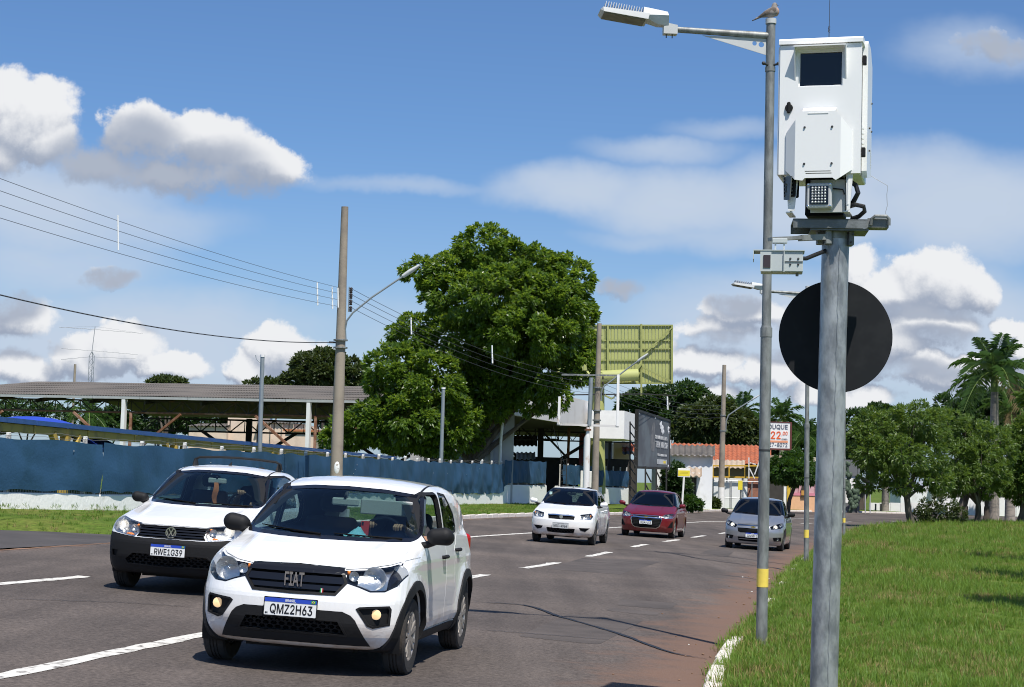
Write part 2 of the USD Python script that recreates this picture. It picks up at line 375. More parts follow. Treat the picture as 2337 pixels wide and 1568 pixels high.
# ---------------------------------------------------------------- cars
def smax(a, b, k):
    h = np.clip(0.5 + 0.5 * (a - b) / k, 0, 1); return b + (a - b) * h + k * h * (1 - h)
def smin(a, b, k):
    return -smax(-a, -b, k)
_CORN = np.array([[0, 0, 0], [1, 0, 0], [0, 1, 0], [1, 1, 0], [0, 0, 1], [1, 0, 1], [0, 1, 1], [1, 1, 1]])
def iso_solid(fv, o, h, level):
    """The closed solid where the gridded field is below level (marching tetrahedra)."""
    f = fv - level
    f = np.where(np.abs(f) < 1e-5, 1e-5, f)
    nx, ny, nz = f.shape; flat = f.ravel()
    idx = np.arange(flat.size).reshape(f.shape)
    neg = f < 0
    c = [idx[a:nx - 1 + a, b:ny - 1 + b, d:nz - 1 + d] for a, b, d in _CORN]
    s = sum(neg[a:nx - 1 + a, b:ny - 1 + b, d:nz - 1 + d].astype(np.int8) for a, b, d in _CORN)
    act = (s > 0) & (s < 8)
    c = [q[act] for q in c]
    tris = []
    dims = np.array(f.shape)
    co = lambda q: np.stack(np.unravel_index(q, f.shape), -1).astype(float)
    for p in ((1, 2, 4), (1, 4, 2), (2, 1, 4), (2, 4, 1), (4, 1, 2), (4, 2, 1)):
        a, b = p[0], p[0] | p[1]
        T = np.stack([c[0], c[a], c[b], c[7]], 1)
        ref = np.array([_CORN[0], _CORN[a], _CORN[b], _CORN[7]], float)
        code = (flat[T] < 0) @ np.array([1, 2, 4, 8])
        for cd in range(1, 15):
            sel = T[code == cd]
            if not len(sel): continue
            ins = [i for i in range(4) if cd >> i & 1]; out = [i for i in range(4) if not cd >> i & 1]
            if len(ins) == 1 or len(out) == 1:
                i = ins[0] if len(ins) == 1 else out[0]
                r = [j for j in range(4) if j != i]
                tri = [((i, r[0]), (i, r[1]), (i, r[2]))]
            else:
                i, j = ins; k, l = out
                tri = [((i, k), (i, l), (j, l)), ((i, k), (j, l), (j, k))]
            dirv = ref[out].mean(0) - ref[ins].mean(0)
            for t in tri:
                m = [(ref[e[0]] + ref[e[1]]) / 2 for e in t]
                if np.cross(m[1] - m[0], m[2] - m[0]) @ dirv < 0: t = t[::-1]
                tris.append(np.stack([np.stack([sel[:, min(e)], sel[:, max(e)]], 1) for e in t], 1))
    E = np.vstack(tris)                                     # (n, 3 corners, 2 lattice nodes)
    key = E.min(2).astype(np.int64) * flat.size + E.max(2)
    uk, inv = np.unique(key.ravel(), return_inverse=True)
    a, b = uk // flat.size, uk % flat.size
    pa, pb = co(a), co(b)
    t = (flat[a] / (flat[a] - flat[b]))[:, None]
    V = (pa + (pb - pa) * t) * h + o
    m = m3.Manifold(m3.Mesh64(V, inv.reshape(-1, 3).astype(np.uint64)) if hasattr(m3, 'Mesh64') else m3.Mesh(V.astype(np.float32), inv.reshape(-1, 3).astype(np.uint32)))
    return m.simplify(0.0008)
class Shape:
    """A car's outer skin as a field; gives solids at any inset and smooth normals."""
    def __init__(self, fn, lo, hi, h):
        self.o = np.array(lo, float); self.h = h
        ax = [np.arange(lo[i], hi[i] + h, h) for i in range(3)]
        X, Y, Z = np.meshgrid(*ax, indexing='ij')
        self.f = fn(X, Y, Z); self.g = np.gradient(self.f, h); self.cache = {}
    def solid(self, d=0.0):
        if d not in self.cache: self.cache[d] = iso_solid(self.f, self.o, self.h, d)
        return self.cache[d]
    def shell(self, a, b):
        return self.solid(a) - self.solid(b)
    def put(self, parent, name, m, mat, label=None):
        v, f = arr(m)
        if not len(f): print('EMPTY', parent.GetPath(), name); return parent.GetPrim() if hasattr(parent, 'GetPrim') else parent
        c = ((v - self.o) / self.h).T
        gr = np.stack([map_coordinates(q, c, order=1, mode='nearest') for q in self.g], 1)
        gr /= np.linalg.norm(gr, axis=1, keepdims=True) + 1e-9
        P = v[f]; fn = np.cross(P[:, 1] - P[:, 0], P[:, 2] - P[:, 0]); L = np.linalg.norm(fn, axis=1)
        ok = L > 1e-10; f, fn, P = f[ok], fn[ok] / L[ok, None], P[ok]
        dots = (gr[f] * fn[:, None]).sum(2)
        outer = (dots > 0.80).all(1); inner = (dots < -0.80).all(1)
        N = np.repeat(fn[:, None], 3, 1)
        N[outer] = gr[f][outer]; N[inner] = -gr[f][inner]
        pp = str(parent.GetPath()); path = pp + '/' + numbered(pp, name)
        q = raw_mesh(path, v, f, mat, N.reshape(-1, 3), True)
        if label: q.GetPrim().SetCustomDataByKey('label', label)
        return q.GetPrim()
def curve(pts):
    a = np.array(pts, float); i = np.argsort(a[:, 0]); p = PchipInterpolator(a[i, 0], a[i, 1], extrapolate=True)
    lo, hi = a[i[0], 0], a[i[-1], 0]
    return lambda t: p(np.clip(t, lo, hi))
def corner(s, R, n):
    s = np.clip(np.abs(s), 0, 0.999); return R * (1 - (1 - s ** n) ** (1 / n))
def body_field(S):
    XF, XR, W, HD, TP, WG = (curve(S[k]) for k in ('XF', 'XR', 'W', 'HD', 'TP', 'WG'))
    dx = 0.02
    def fn(x, y, z):
        ay = np.abs(y)
        s = ay / S['hw']
        w = W(z) * (1 - S.get('tapf', 0.05) * np.clip((x - 0.9) / 1.0, 0, 1.2) ** 2 - S.get('tapr', 0.05) * np.clip((-x - 0.9) / 1.0, 0, 1.2) ** 2)
        for c in (S['wb'] / 2, -S['wb'] / 2):
            r = np.hypot(x - c, z - S['wr']); w = w + S.get('flare', 0.02) * np.exp(-((r - 0.34) / 0.13) ** 2) * (z < 1.0)
        for z0, a, sg in S.get('creases', ()):
            w = w + a * np.exp(-((z - z0) / sg) ** 2)
        xb = x + S.get('hbow', 0.22) * s ** 2
        H = HD(xb); Hs = (HD(xb + dx) - HD(xb - dx)) / (2 * dx)
        crown = S.get('crown', 0.05)
        hood = (z - H + crown * np.clip(s, 0, 1.1) ** 3.0) / np.sqrt(1 + Hs ** 2)
        for yc, a, sg in S.get('ribs', ()):
            hood = hood - a * np.exp(-((ay - yc - 0.10 * np.clip(1.3 - x, -1, 1)) / sg) ** 2) * np.clip((x - 0.5) / 0.3, 0, 1) * np.clip((1.75 - x) / .3, 0, 1)
        X = XF(z); Xs = (XF(z + dx) - XF(z - dx)) / (2 * dx)
        fr = (x - X + S['fbow'] * s ** 2 + corner(s, S['fR'], S['fn'])) / np.sqrt(1 + Xs ** 2 + 0.25 * s ** 2)
        re = (XR(z) + S.get('rbow', 0.1) * s ** 2 + corner(s, S.get('rR', 0.3), 4.0) - x)
        k = S.get('k', 0.07)
        low = smax(smax(ay - w, hood, k), smax(fr, re, 0.05), S.get('kf', 0.06))
        low = smax(low, S['zb'] - z, 0.04)
        xt = x + S.get('wbow', 0.20) * (ay / 0.7) ** 2
        T = TP(xt); Ts = (TP(xt + dx) - TP(xt - dx)) / (2 * dx)
        top = (z - T + S.get('rcrown', 0.05) * (ay / 0.6) ** 2.2) / np.sqrt(1 + Ts ** 2)
        wg = WG(z) * (1 - S.get('tapg', 0.10) * np.clip((-x - 0.3) / 1.2, 0, 1.3) ** 2)
        gh = smax(smax(ay - wg, top, S.get('kg', 0.10)), S['zg'] - z, 0.03)
        gh = np.maximum(gh, np.maximum(x - (max(p[1] for p in S['XF']) - .15), min(p[1] for p in S['XR']) + .005 - x))
        if 'XG' in S: gh = smax(gh, S['XG'] - x, 0.05)
        f = smin(low, gh, S.get('kj', 0.03))
        if 'bed' in S:                                       # load bed cut into the top
            b0, b1, bw, bz = S['bed']
            cut = np.maximum(np.maximum(x - b1, b0 - x), np.maximum(ay - bw, bz - z))
            f = smax(f, -cut, 0.03)
        return f
    return fn
def both(poly):
    p = Polygon(poly); return shapely.union_all([p, shapely.affinity.scale(p, -1, 1, origin=(0, 0))])
CAR_BLACK = pbr('car_black_plastic', (0.013, 0.013, 0.014), 0.6, bump=0.15, bump_scale=300, spec=.22)
CAR_GLOSSBLACK = pbr('car_gloss_black', (0.010, 0.010, 0.012), 0.12)
CAR_INTERIOR = pbr('car_interior', (0.030, 0.030, 0.032), 0.9)
CAR_SEAT = pbr('car_seat_fabric', (0.055, 0.055, 0.06), 0.95)
CAR_LINER = pbr('car_headliner', (0.36, 0.37, 0.36), 0.9)
WIPER = pbr('wiper_black', (0.004, 0.004, 0.004), 0.7, spec=.1)
CHROME = pbr('car_chrome', (0.80, 0.80, 0.82), 0.10, 1.0)
REFLECTOR = pbr('lamp_reflector', (0.72, 0.71, 0.69), 0.34, 1.0, bump=.10, bump_scale=50)
AMBER = pbr('amber_lens', (0.9, 0.25, 0.03), 0.25)
RUBBER = pbr('tyre_rubber', (0.020, 0.019, 0.018), 0.85, color2=(0.045, 0.036, 0.030), scale=5.0, bump=0.2, bump_scale=90)
ALLOY = pbr('wheel_alloy', (0.42, 0.39, 0.36), 0.35, 0.6)
STEELRIM = pbr('wheel_dark_steel', (0.05, 0.047, 0.045), 0.5)
BRAKE = pbr('brake_disc', (0.10, 0.07, 0.055), 0.5, 0.6)
PLATE_WHITE = pbr('plate_white', (0.72, 0.73, 0.72), 0.4)
PLATE_GREY = pbr('plate_grey', (0.42, 0.43, 0.43), 0.4)
PLATE_BLUE = pbr('plate_blue', (0.02, 0.06, 0.42), 0.4)
PLATE_BLACK = pbr('plate_lettering', (0.01, 0.01, 0.012), 0.5)
PLATE_GREEN = pbr('plate_flag_green', (0.02, 0.30, 0.06), 0.5)
PLATE_YELLOW = pbr('plate_flag_yellow', (0.80, 0.60, 0.03), 0.5)
TAIL_RED = pbr('tail_lamp_red', (0.35, 0.01, 0.01), 0.2)
GOLD = pbr('badge_gold', (0.85, 0.58, 0.16), 0.22, 1.0)
GLASS = pane('car_glass', (0.72, 0.80, 0.79))
GLASS_DARK = pane('car_glass_tinted', (0.12, 0.14, 0.15))
GLASS_FILM = pane('car_glass_film', (0.03, 0.035, 0.05))
LENS = pane('lamp_lens', (0.93, 0.94, 0.95), 1.4)
def paint(name, col, dust=0.6, metallic=0.0, coat=1.0, zlo=0.20, zhi=0.75):
    """Car paint with reddish road dust that thins out from the sills upwards."""
    if name in _mats: return _mats[name]
    nodes = {'tc': ('texture_coordinate', {}), 's': ('separate_xyz', {}), 'h': ('map_range', dict(range_type='smoothstep', from_min=zlo, from_max=zhi, to_min=dust, to_max=0.0, clamp=True)),
             'n': ('noise_texture', dict(scale=4.0, detail=6.0, roughness=0.65)), 'nr': ('map_range', dict(from_min=0.3, from_max=0.65, to_min=0.25, to_max=1.2)),
             'mm': ('math', dict(math_type='multiply', use_clamp=True)), 'm': ('mix_color', dict(blend_type='mix', a=col, b=(0.36, 0.22, 0.13))),
             'ro': ('map_range', dict(from_min=0, from_max=1, to_min=0.28, to_max=0.8)), 'p': ('principled_bsdf', dict(metallic=metallic, coat_weight=coat, coat_roughness=0.04, specular_ior_level=0.5))}
    links = [('tc.object', 's.vector'), ('s.z', 'h.value'), ('tc.object', 'n.vector'), ('n.fac', 'nr.value'), ('h.result', 'mm.value1'), ('nr.result', 'mm.value2'),
             ('mm.value', 'm.fac'), ('m.result', 'p.base_color'), ('mm.value', 'ro.value'), ('ro.result', 'p.roughness')]
    _mats[name] = usdkit.material(stage, '/World/Looks/' + name, nodes, links, surface='p.BSDF')
    return _mats[name]
def wheel(t, S, x, sy, spin):
    """One wheel: tyre > rim with spokes, hub and brake disc."""
    r, w, rr = S['wr'], S.get('tw', 0.175), S['wr'] * S.get('rimk', 0.66)
    yo = S['track']
    pr = [(rr - 0.02, -w * .42), (rr + 0.01, -w * .48), (r * .93, -w * .5), (r * .985, -w * .42), (r, -w * .25)]
    for gx in (-.15, .0, .15): pr += [(r, w * (gx - .03)), (r - .007, w * (gx - .02)), (r - .007, w * (gx + .02)), (r, w * (gx + .03))]
    pr += [(r, w * .25), (r * .985, w * .42), (r * .93, w * .5), (rr + 0.01, w * .48), (rr - 0.02, w * .42), (rr - 0.02, -w * .42)]
    c = np.array([x, sy * (yo - w / 2), r])
    ty = part(t, 'wheel', move(lathe(pr, 56, 'y'), c), RUBBER)
    rm = S.get('rim', ALLOY)
    barrel = lathe([(rr - .004, -w * .40), (rr - .004, w * .44), (rr - .02, w * .44), (rr - .03, w * .36), (rr - .035, -w * .40)], 40, 'y')
    m = [barrel]; k = S.get('spokes', 5)
    y1 = w * .40
    for i in range(k):
        a0 = spin + i * 2 * np.pi / k
        for da in ((-.16, .16) if S.get('twin', False) else (0,)):
            a = a0 + da
            d = np.array([math.cos(a), 0, math.sin(a)]); d2 = np.array([math.cos(a0 + da * .35), 0, math.sin(a0 + da * .35)])
            m.append(beam(d2 * .045 + [0, y1 - .012, 0], d * (rr - .02) + [0, y1 - .004, 0], S.get('spw', .045), .03, up=(0, 1, 0)))
    m.append(lathe([(0, y1 + .006), (.045, y1 + .004), (.062, y1 - .012), (.062, y1 - .04), (0, y1 - .04)], 24, 'y'))
    M = np.eye(3); M[1, 1] = sy
    rim = [move(xf(q, M), c) for q in m]
    ty_x = ty
    part(ty_x, 'rim', rim, rm)
    dk = xf(lathe([(0, y1 - .06), (rr * .8, y1 - .06), (rr * .8, y1 - .08), (0, y1 - .08)], 32, 'y'), M)
    part(ty_x, 'brake_disc', move(dk, c), BRAKE if rm is not STEELRIM else CAR_BLACK)
def plate(t, S):
    """Registration plate with its lettering."""
    px, py, pz = S['plate_at']; W, Hh = 0.40, 0.13
    Rm = np.array([[0, 0, 1.0], [1, 0, 0], [0, 1, 0]])       # text plane -> facing +x (u -> y, v -> z)
    tl = ry(-0.04)
    def put(name, mesh, mat, dx, parent, dy=0, dz=0):
        v, f = xf(mesh, Rm); v = v + [dx, dy, dz]
        return part(parent, name, ((v @ tl.T) + [px, py, pz], f), mat, smooth=False)
    old = S.get('old_plate', False)
    pl = put('number_plate', poly3(sbox(-W / 2, -Hh / 2, W / 2, Hh / 2).buffer(-.012).buffer(.012), 0.006), PLATE_GREY if old else PLATE_WHITE, 0, t)
    fr = sbox(-W / 2, -Hh / 2, W / 2, Hh / 2).buffer(.005) - sbox(-W / 2, -Hh / 2, W / 2, Hh / 2).buffer(-.001)
    put('plate_frame', poly3(fr, 0.010), CAR_BLACK if not old else PLATE_GREY, -.001, pl)
    if old:
        put('plate_number', text(S['plate'], .062, .002, True, .34), PLATE_BLACK, .0062, pl, 0, -.016)
        put('plate_town', text('CAMPO GRANDE', .013, .002, False, .16), PLATE_BLACK, .0062, pl, 0, .046)
        return
    put('plate_band', poly3(sbox(-W / 2, Hh / 2 - .031, W / 2, Hh / 2 - .001), .002), PLATE_BLUE, .0062, pl)
    put('plate_country', text('BRASIL', .017, .002, True, .080), PLATE_WHITE, .0084, pl, 0, Hh / 2 - .016)
    put('plate_flag', poly3(sbox(.158, Hh / 2 - .027, .190, Hh / 2 - .005), .002), PLATE_GREEN, .0084, pl)
    put('plate_flag_diamond', poly3(Polygon([(.161, Hh / 2 - .016), (.174, Hh / 2 - .007), (.187, Hh / 2 - .016), (.174, Hh / 2 - .025)]), .001), PLATE_YELLOW, .0106, pl)
    put('plate_flag_disc', poly3(Point(.174, Hh / 2 - .016).buffer(.0045), .001), PLATE_BLUE, .0118, pl)
    put('plate_number', text(S['plate'], .066, .002, True, .325), PLATE_BLACK, .0062, pl, .008, -.018)
    put('plate_code', text('BR', .012, .002, True), PLATE_BLACK, .0062, pl, -.180, -.048)
def lamp_bowl(c, r, d):
    pr = [(0, -d), (r * .35, -d * .9), (r * .7, -d * .55), (r * .93, -d * .12), (r, 0), (r * 1.04, 0), (r * 1.02, -d * .3), (r * .75, -d * .8), (0, -d * 1.1)]
    return move(lathe(pr, 28, 'x'), c)
def hexmesh(poly, cw, ch, bar):
    """Honeycomb bars filling a polygon."""
    x0, z0, x1, z1 = poly.bounds; holes = []
    r, row = 0, z0 - ch
    while row < z1 + ch:
        xx = x0 - cw + (cw * .5 if r % 2 else 0)
        while xx < x1 + cw:
            a, b = (cw - bar) / 2, (ch * 1.28 - bar) / 2
            holes.append(Polygon([(xx - a, row), (xx - a * .55, row + b), (xx + a * .55, row + b), (xx + a, row), (xx + a * .55, row - b), (xx - a * .55, row - b)]))
            xx += cw
        row += ch; r += 1
    return poly - shapely.union_all(holes)
def build_car(name, S, label, cat, pose, group=None):
    X, Y, psi = pose
    d = np.array([-math.sin(psi), -math.cos(psi), 0]); l = np.array([math.cos(psi), -math.sin(psi), 0])
    d[2] = CROSS * d[0]; l[2] = CROSS * l[0]
    d /= np.linalg.norm(d); l -= d * (l @ d); l /= np.linalg.norm(l)
    M = np.eye(4); M[:3, 0], M[:3, 1], M[:3, 2], M[:3, 3] = d, l, np.cross(d, l), (X, Y, ground(X, Y) + ROAD_LIFT)
    t = thing(name, label, cat, mat4=M)
    h = S.get('h', 0.03); hwb = S['wb'] / 2; xmax = max(p[1] for p in S['XF']); xmin = min(p[1] for p in S['XR'])
    sh = Shape(body_field(S), (xmin - .12, -S['hw'] - .15, S['zb'] - .12), (xmax + .12, S['hw'] + .15, max(p[1] for p in S['TP']) + .12), h)
    B0 = sh.solid(0.0)
    PN = S['paint']
    # interior cavity
    c0, c1, cz = S['cabin']
    cab = mbox(c0, c1, -1, 1, cz, 2)
    inner = sh.solid(-0.035) ^ cab
    body = B0 - inner
    # wheel arches
    wells = []
    for sx in (1, -1):
        for sy in (1, -1):
            wy = m3.Manifold.cylinder(0.62, S['arch'], S['arch'], 44).rotate([90, 0, 0]).translate([sx * hwb, 0.31 + sy * 0.78, S['wr'] + .01])
            wells.append(wy)
    for wl in wells: body = body - wl
    # under the floor
    P = {k: both(v) for k, v in S['front'].items()}
    ws = rounded(S['windshield'], .03)
    wsp = prism(ws, 'x', 0.0, 1.6); frit = prism(ws.buffer(.028), 'x', 0.0, 1.6)
    skin = sh.shell(0.0, -0.014)
    deep = sh.shell(0.003, -0.035)
    up = mbox(-3, 3, -2, 2, S['zg'] - .12, 3)
    glassband = sh.shell(-.004, -.012)
    cut_all = (frit ^ up)
    side_glass, side_frit = [], []
    for poly in S['side_windows']:
        p = rounded(poly, .03)
        for sy in (1, -1):
            a, b = (0.30, 1.2) if sy > 0 else (-1.2, -0.30)
            side_glass.append((prism(p, 'y', a, b), p)); side_frit.append(prism(p.buffer(.022), 'y', a, b))
    rear = rounded(S['rear_window'], .03); rearp = prism(rear, 'x', -3.0, -0.6)
    body = body - cut_all - (rearp ^ up)
    for sf in side_frit: body = body - sf
    # front pieces
    xr = (0.9, 3.0)
    fp = {k: prism(p, 'x', *xr) for k, p in P.items()}
    for k in ('headlight', 'grille', 'intake', 'fog'):
        if k in fp: body = body - ((fp[k] ^ mbox(S.get('hl_x', 1.30), 3, -2, 2, -1, 3)) ^ sh.shell(0.01, -S.get('depth', {}).get(k, .07)))
    for k in ('cladding', 'bumper_black'):
        if k in fp: body = body - ((fp[k] ^ mbox(S.get('bb_x', 0.9), 3, -2, 2, -1, 3)) ^ sh.shell(0.01, -.02))
    # panel gaps
    gap = S.get('gap', .007)
    for ln in S.get('front_lines', []):
        for mm in (ln, mirror_poly(ln)):
            body = body - (prism(LineString(mm).buffer(gap / 2, cap_style=2), 'x', *xr) ^ sh.shell(.005, -.012))
    for ln in S.get('side_lines', []):
        for sy in (1, -1):
            a, b = (0.35, 1.2) if sy > 0 else (-1.2, -0.35)
            body = body - (prism(LineString(ln).buffer(gap / 2, cap_style=2), 'y', a, b) ^ sh.shell(.005, -.012))
    for ln in S.get('top_lines', []):
        for mm in (ln, [(a, -b) for a, b in ln]):
            body = body - (prism(LineString(mm).buffer(gap / 2 + .003, cap_style=2), 'z', .6, 2.) ^ sh.shell(.005, -.014))
    sh.put(t, 'body', body, PN)
    # roof drip mouldings
    for ln in S.get('roof_mould', []):
        for k_, mm in enumerate((ln, [(a, -b) for a, b in ln])):
            sh.put(t, 'roof_moulding', prism(LineString(mm).buffer(.009, cap_style=2), 'z', 1.1, 2.) ^ sh.shell(.001, -.010), CAR_BLACK)
    # glass
    g = sh.put(t, 'windshield', (wsp ^ glassband) ^ up, S.get('glass', GLASS))
    sh.put(g, 'surround', ((frit - wsp) ^ sh.shell(-.001, -.025)) ^ up, CAR_GLOSSBLACK)
    for i, (gp, p) in enumerate(side_glass):
        if S.get('open_window') == i: 
            sh.put(t, 'window_surround', (side_frit[i] - gp) ^ sh.shell(-.001, -.03), CAR_BLACK); continue
        q = sh.put(t, 'side_window', gp ^ glassband, S.get('side_glass', GLASS_DARK))
        sh.put(q, 'surround', (side_frit[i] - gp) ^ sh.shell(-.001, -.03), CAR_BLACK)
    sh.put(t, 'rear_window', (rearp ^ glassband) ^ up, S.get('rear_glass', GLASS))
    # headlights
    for sy in (1, -1):
        half = mbox(-3, 3, 0, 2, 0, 3) if sy > 0 else mbox(-3, 3, -2, 0, 0, 3)
        hl = (fp['headlight'] ^ half) ^ mbox(S.get('hl_x', 1.30), 3, -2, 2, 0, 3)
        q = sh.put(t, 'headlight', hl ^ sh.shell(.001, -.005), LENS)
        sh.put(q, 'housing', (hl ^ sh.shell(-.055, -.075)) + ((prism(P['headlight'] - P['headlight'].buffer(-.012), 'x', *xr) ^ half) ^ sh.shell(-.006, -.06)), S.get('hl_housing', CAR_GLOSSBLACK))
        for (yy, zz, r, lit) in S['bulbs']:
            c = on_skin(sh, sy * yy, zz, -.018)
            part(q, 'reflector', lamp_bowl(c, r, r * .75), REFLECTOR)
            part(q, 'bulb', sphere(c + [-r * .35, 0, 0], r * (.15 if not lit else .22)), CHROME if not lit else LAMP_ON)
        if 'chrome_area' in S: sh.put(q, 'reflector_panel', (prism(both(S['chrome_area']) & P['headlight'].buffer(-.01), 'x', *xr) ^ hl) ^ sh.shell(-.040, -.048), REFLECTOR)
        for (yy, zz, ry_, rz_) in S.get('indicators', []):
            c = on_skin(sh, sy * yy, zz, -.03)
            part(q, 'indicator', sphere(c, (.02, ry_, rz_)), AMBER)
    # grille, intake, fog lamps, cladding
    if 'grille' in fp:
        gq = sh.put(t, 'grille', fp['grille'] ^ sh.shell(-.045, -.068), S.get('grille_back', CAR_BLACK))
        for (pts, thick, inset, mt) in S.get('grille_bars', []):
            pl = LineString(pts).buffer(thick / 2, cap_style=2)
            sh.put(gq, 'grille_bar', (prism(pl & P['grille'].buffer(.004), 'x', *xr)) ^ sh.shell(-inset, -.062), mt)
        fr = P['grille'].buffer(.001) - P['grille'].buffer(-S.get('grille_rim', .02))
        sh.put(gq, 'grille_rim', prism(fr, 'x', *xr) ^ sh.shell(S.get('rim_out', .003), -.05), S.get('grille_rim_mat', CAR_BLACK))
        if 'grille_hex' in S:
            sh.put(gq, 'grille_mesh', prism(hexmesh(P['grille'].buffer(-.01), *S['grille_hex']), 'x', *xr) ^ sh.shell(-.02, -.04), CAR_BLACK)
    if 'cladding' in fp:
        cq = sh.put(t, 'bumper_cladding', ((fp['cladding'] - fp['intake']) if 'intake' in fp else fp['cladding']) ^ sh.shell(S.get('clad_out', .010), -.022), CAR_BLACK)
    else: cq = t
    if 'bumper_black' in fp:
        bq = fp['bumper_black'] ^ mbox(S.get('bb_x', 1.5), 3, -2, 2, -1, 3)
        for k in ('grille', 'intake', 'fog', 'headlight'):
            if k in fp: bq = bq - fp[k]
        cq = sh.put(t, 'black_bumper', bq ^ sh.shell(.004, -.022), CAR_BLACK)
    if 'intake' in fp:
        iq = sh.put(cq, 'lower_intake', fp['intake'] ^ sh.shell(-.05, -.068), CAR_GLOSSBLACK)
        if 'intake_hex' in S:
            ip = prism(hexmesh(P['intake'].buffer(.002), *S['intake_hex']), 'x', *xr) ^ sh.shell(-.012, -.035)
            if cq is t: sh.put(iq, 'intake_mesh', ip, CAR_BLACK)
            else: sh.put(cq, 'intake_mesh', ip, CAR_BLACK)
        for (pts, thick, inset, mt) in S.get('intake_bars', []):
            sh.put(cq, 'intake_bar', prism(LineString(pts).buffer(thick / 2, cap_style=2) & P['intake'], 'x', *xr) ^ sh.shell(-inset, -.06), mt)
        ir = P['intake'].buffer(.012) - P['intake'].buffer(-.004)
        sh.put(cq, 'intake_rim', prism(ir, 'x', *xr) ^ sh.shell(S.get('irim_out', S.get('clad_out', .010) + .006), -.03), S.get('intake_rim_mat', CAR_BLACK))
    if 'fog' in fp:
        for sy in (1, -1):
            half = mbox(-3, 3, 0, 2, 0, 3) if sy > 0 else mbox(-3, 3, -2, 0, 0, 3)
            fq = sh.put(t, 'fog_lamp_recess', (fp['fog'] ^ half) ^ sh.shell(-.022, -.07), CAR_BLACK)
            fr = P['fog'].buffer(.001) - P['fog'].buffer(-.014)
            sh.put(fq, 'fog_lamp_rim', (prism(fr, 'x', *xr) ^ half) ^ sh.shell(.004, -.04), CAR_BLACK)
            if 'fog_at' in S:
                yy, zz, r, lit = S['fog_at']; c = on_skin(sh, sy * yy, zz, -.004)
                part(fq, 'fog_lamp', lamp_bowl(c + [-.004, 0, 0], r, r * .5), REFLECTOR)
                part(fq, 'fog_lens', move(lathe([(0, .006), (r * .7, .004), (r, 0), (r, -.004), (0, -.004)], 24, 'x'), c), FOG_ON if lit else LENS)
    plate(t, S)
    # mirrors
    mx, my0, mz, mr = S['mirror']
    for sy in (1, -1):
        my = my0 - (S.get('mirror_in', 0.0) if sy < 0 else 0.0)
        hs = np.array([sphere((mx + dx_, sy * (my + dy_), mz + dz_), r_, 2)[0] for dx_, dy_, dz_, r_ in
                       ((.02, -.045, .005, .062 * mr), (.015, .035, .012, .068 * mr), (-.03, -.05, -.005, .055 * mr), (-.03, .045, .0, .06 * mr))]).reshape(-1, 3)
        hull = m3.Manifold.hull_points(hs) ^ mbox(mx - .055, 3, -2, 2, 0, 3)
        q = part(t, 'wing_mirror', hull, S.get('mirror_mat', CAR_BLACK), smooth=40)
        part(q, 'mirror_arm', tube([(mx + .02, sy * (my - .2), mz - .085), (mx + .01, sy * (my - .10), mz - .065), (mx, sy * (my - .03), mz - .03)], [.03, .026, .03], 8), CAR_BLACK)
    # door handles
    for (hx, hz) in S.get('handles', []):
        for sy in (1, -1):
            c = on_side(sh, hx, hz, sy)
            q = part(t, 'door_handle', tube([c + [.085, -sy * .012, .0], c + [.05, sy * .028, 0.004], c + [-.05, sy * .028, .004], c + [-.085, -sy * .012, 0]], [.014, .016, .016, .014], 8), S.get('handle_mat', CAR_BLACK))
    # wheels, liners and arches
    for sx in (1, -1):
        for sy in (1, -1):
            wheel(t, S, sx * hwb, sy, 0.3 + sx * .4 + sy * .2)
            a0 = S['arch'] + .004; n = 20
            ang = np.linspace(-.35, np.pi + .35, n)
            out_y, in_y = S['track'] - .02, .45
            V = np.array([[sx * hwb + (a0 - .008) * math.cos(a), sy * yy, S['wr'] + .01 + (a0 - .008) * math.sin(a)] for a in ang for yy in (in_y, out_y)])
            F = np.array([[2 * i, 2 * i + 1, 2 * i + 3, 2 * i + 2] for i in range(n - 1)])
            cap = np.array([[sx * hwb, sy * in_y, S['wr'] + .01]]); Vc = np.vstack([V, cap]); Fc = np.array([[2 * i, 2 * i + 2, len(V)] for i in range(n - 1)])
            part(t, 'wheel_arch_liner', (Vc, np.vstack([F[:, [0, 1, 2]], F[:, [0, 2, 3]], Fc])), CAR_BLACK)
            if S.get('arch_trim'):
                ring = Point(sx * hwb, S['wr'] + .01).buffer(S['arch'] + S['arch_trim'], 24) - Point(sx * hwb, S['wr'] + .01).buffer(S['arch'] - .004, 24)
                ring = ring & sbox(-4, S['zb'] - .02, 4, 2)
                a, b = (0.55, 1.2) if sy > 0 else (-1.2, -0.55)
                tr = prism(ring, 'y', a, b) ^ sh.shell(.014, -.03)
                if 'cladding' in fp: tr = tr - fp['cladding']
                sh.put(t, 'wheel_arch_trim', tr, CAR_BLACK)
    if S.get('sill'):
        sz0, sz1 = S['sill']
        for sy in (1, -1):
            a, b = (0.5, 1.2) if sy > 0 else (-1.2, -0.5)
            sh.put(t, 'sill_trim', prism(sbox(-hwb + S['arch'] + .05, sz0, hwb - S['arch'] - .05, sz1), 'y', a, b) ^ sh.shell(.010, -.03), CAR_BLACK)
    part(t, 'underbody', [bx(-hwb - .45, hwb + .35, -.42, .42, .17, .30), bx(-hwb + .4, hwb - .4, -.62, .62, .18, .27)], CAR_BLACK)
    # interior
    trim = sh.shell(-.0355, -.05) ^ mbox(c0 + .01, c1 - .01, -1, 1, cz + .01, 2)
    trim = trim - cut_all - (rearp ^ up)
    for sf in side_frit: trim = trim - sf
    sh.put(t, 'cabin_lining', trim, CAR_INTERIOR)
    ins = sh.solid(-.06)
    sh.put(t, 'cabin_floor', ins ^ mbox(c0 + .02, c1 - .02, -1, 1, cz + .005, cz + .02), CAR_INTERIOR)
    dz = S['dash'][1]
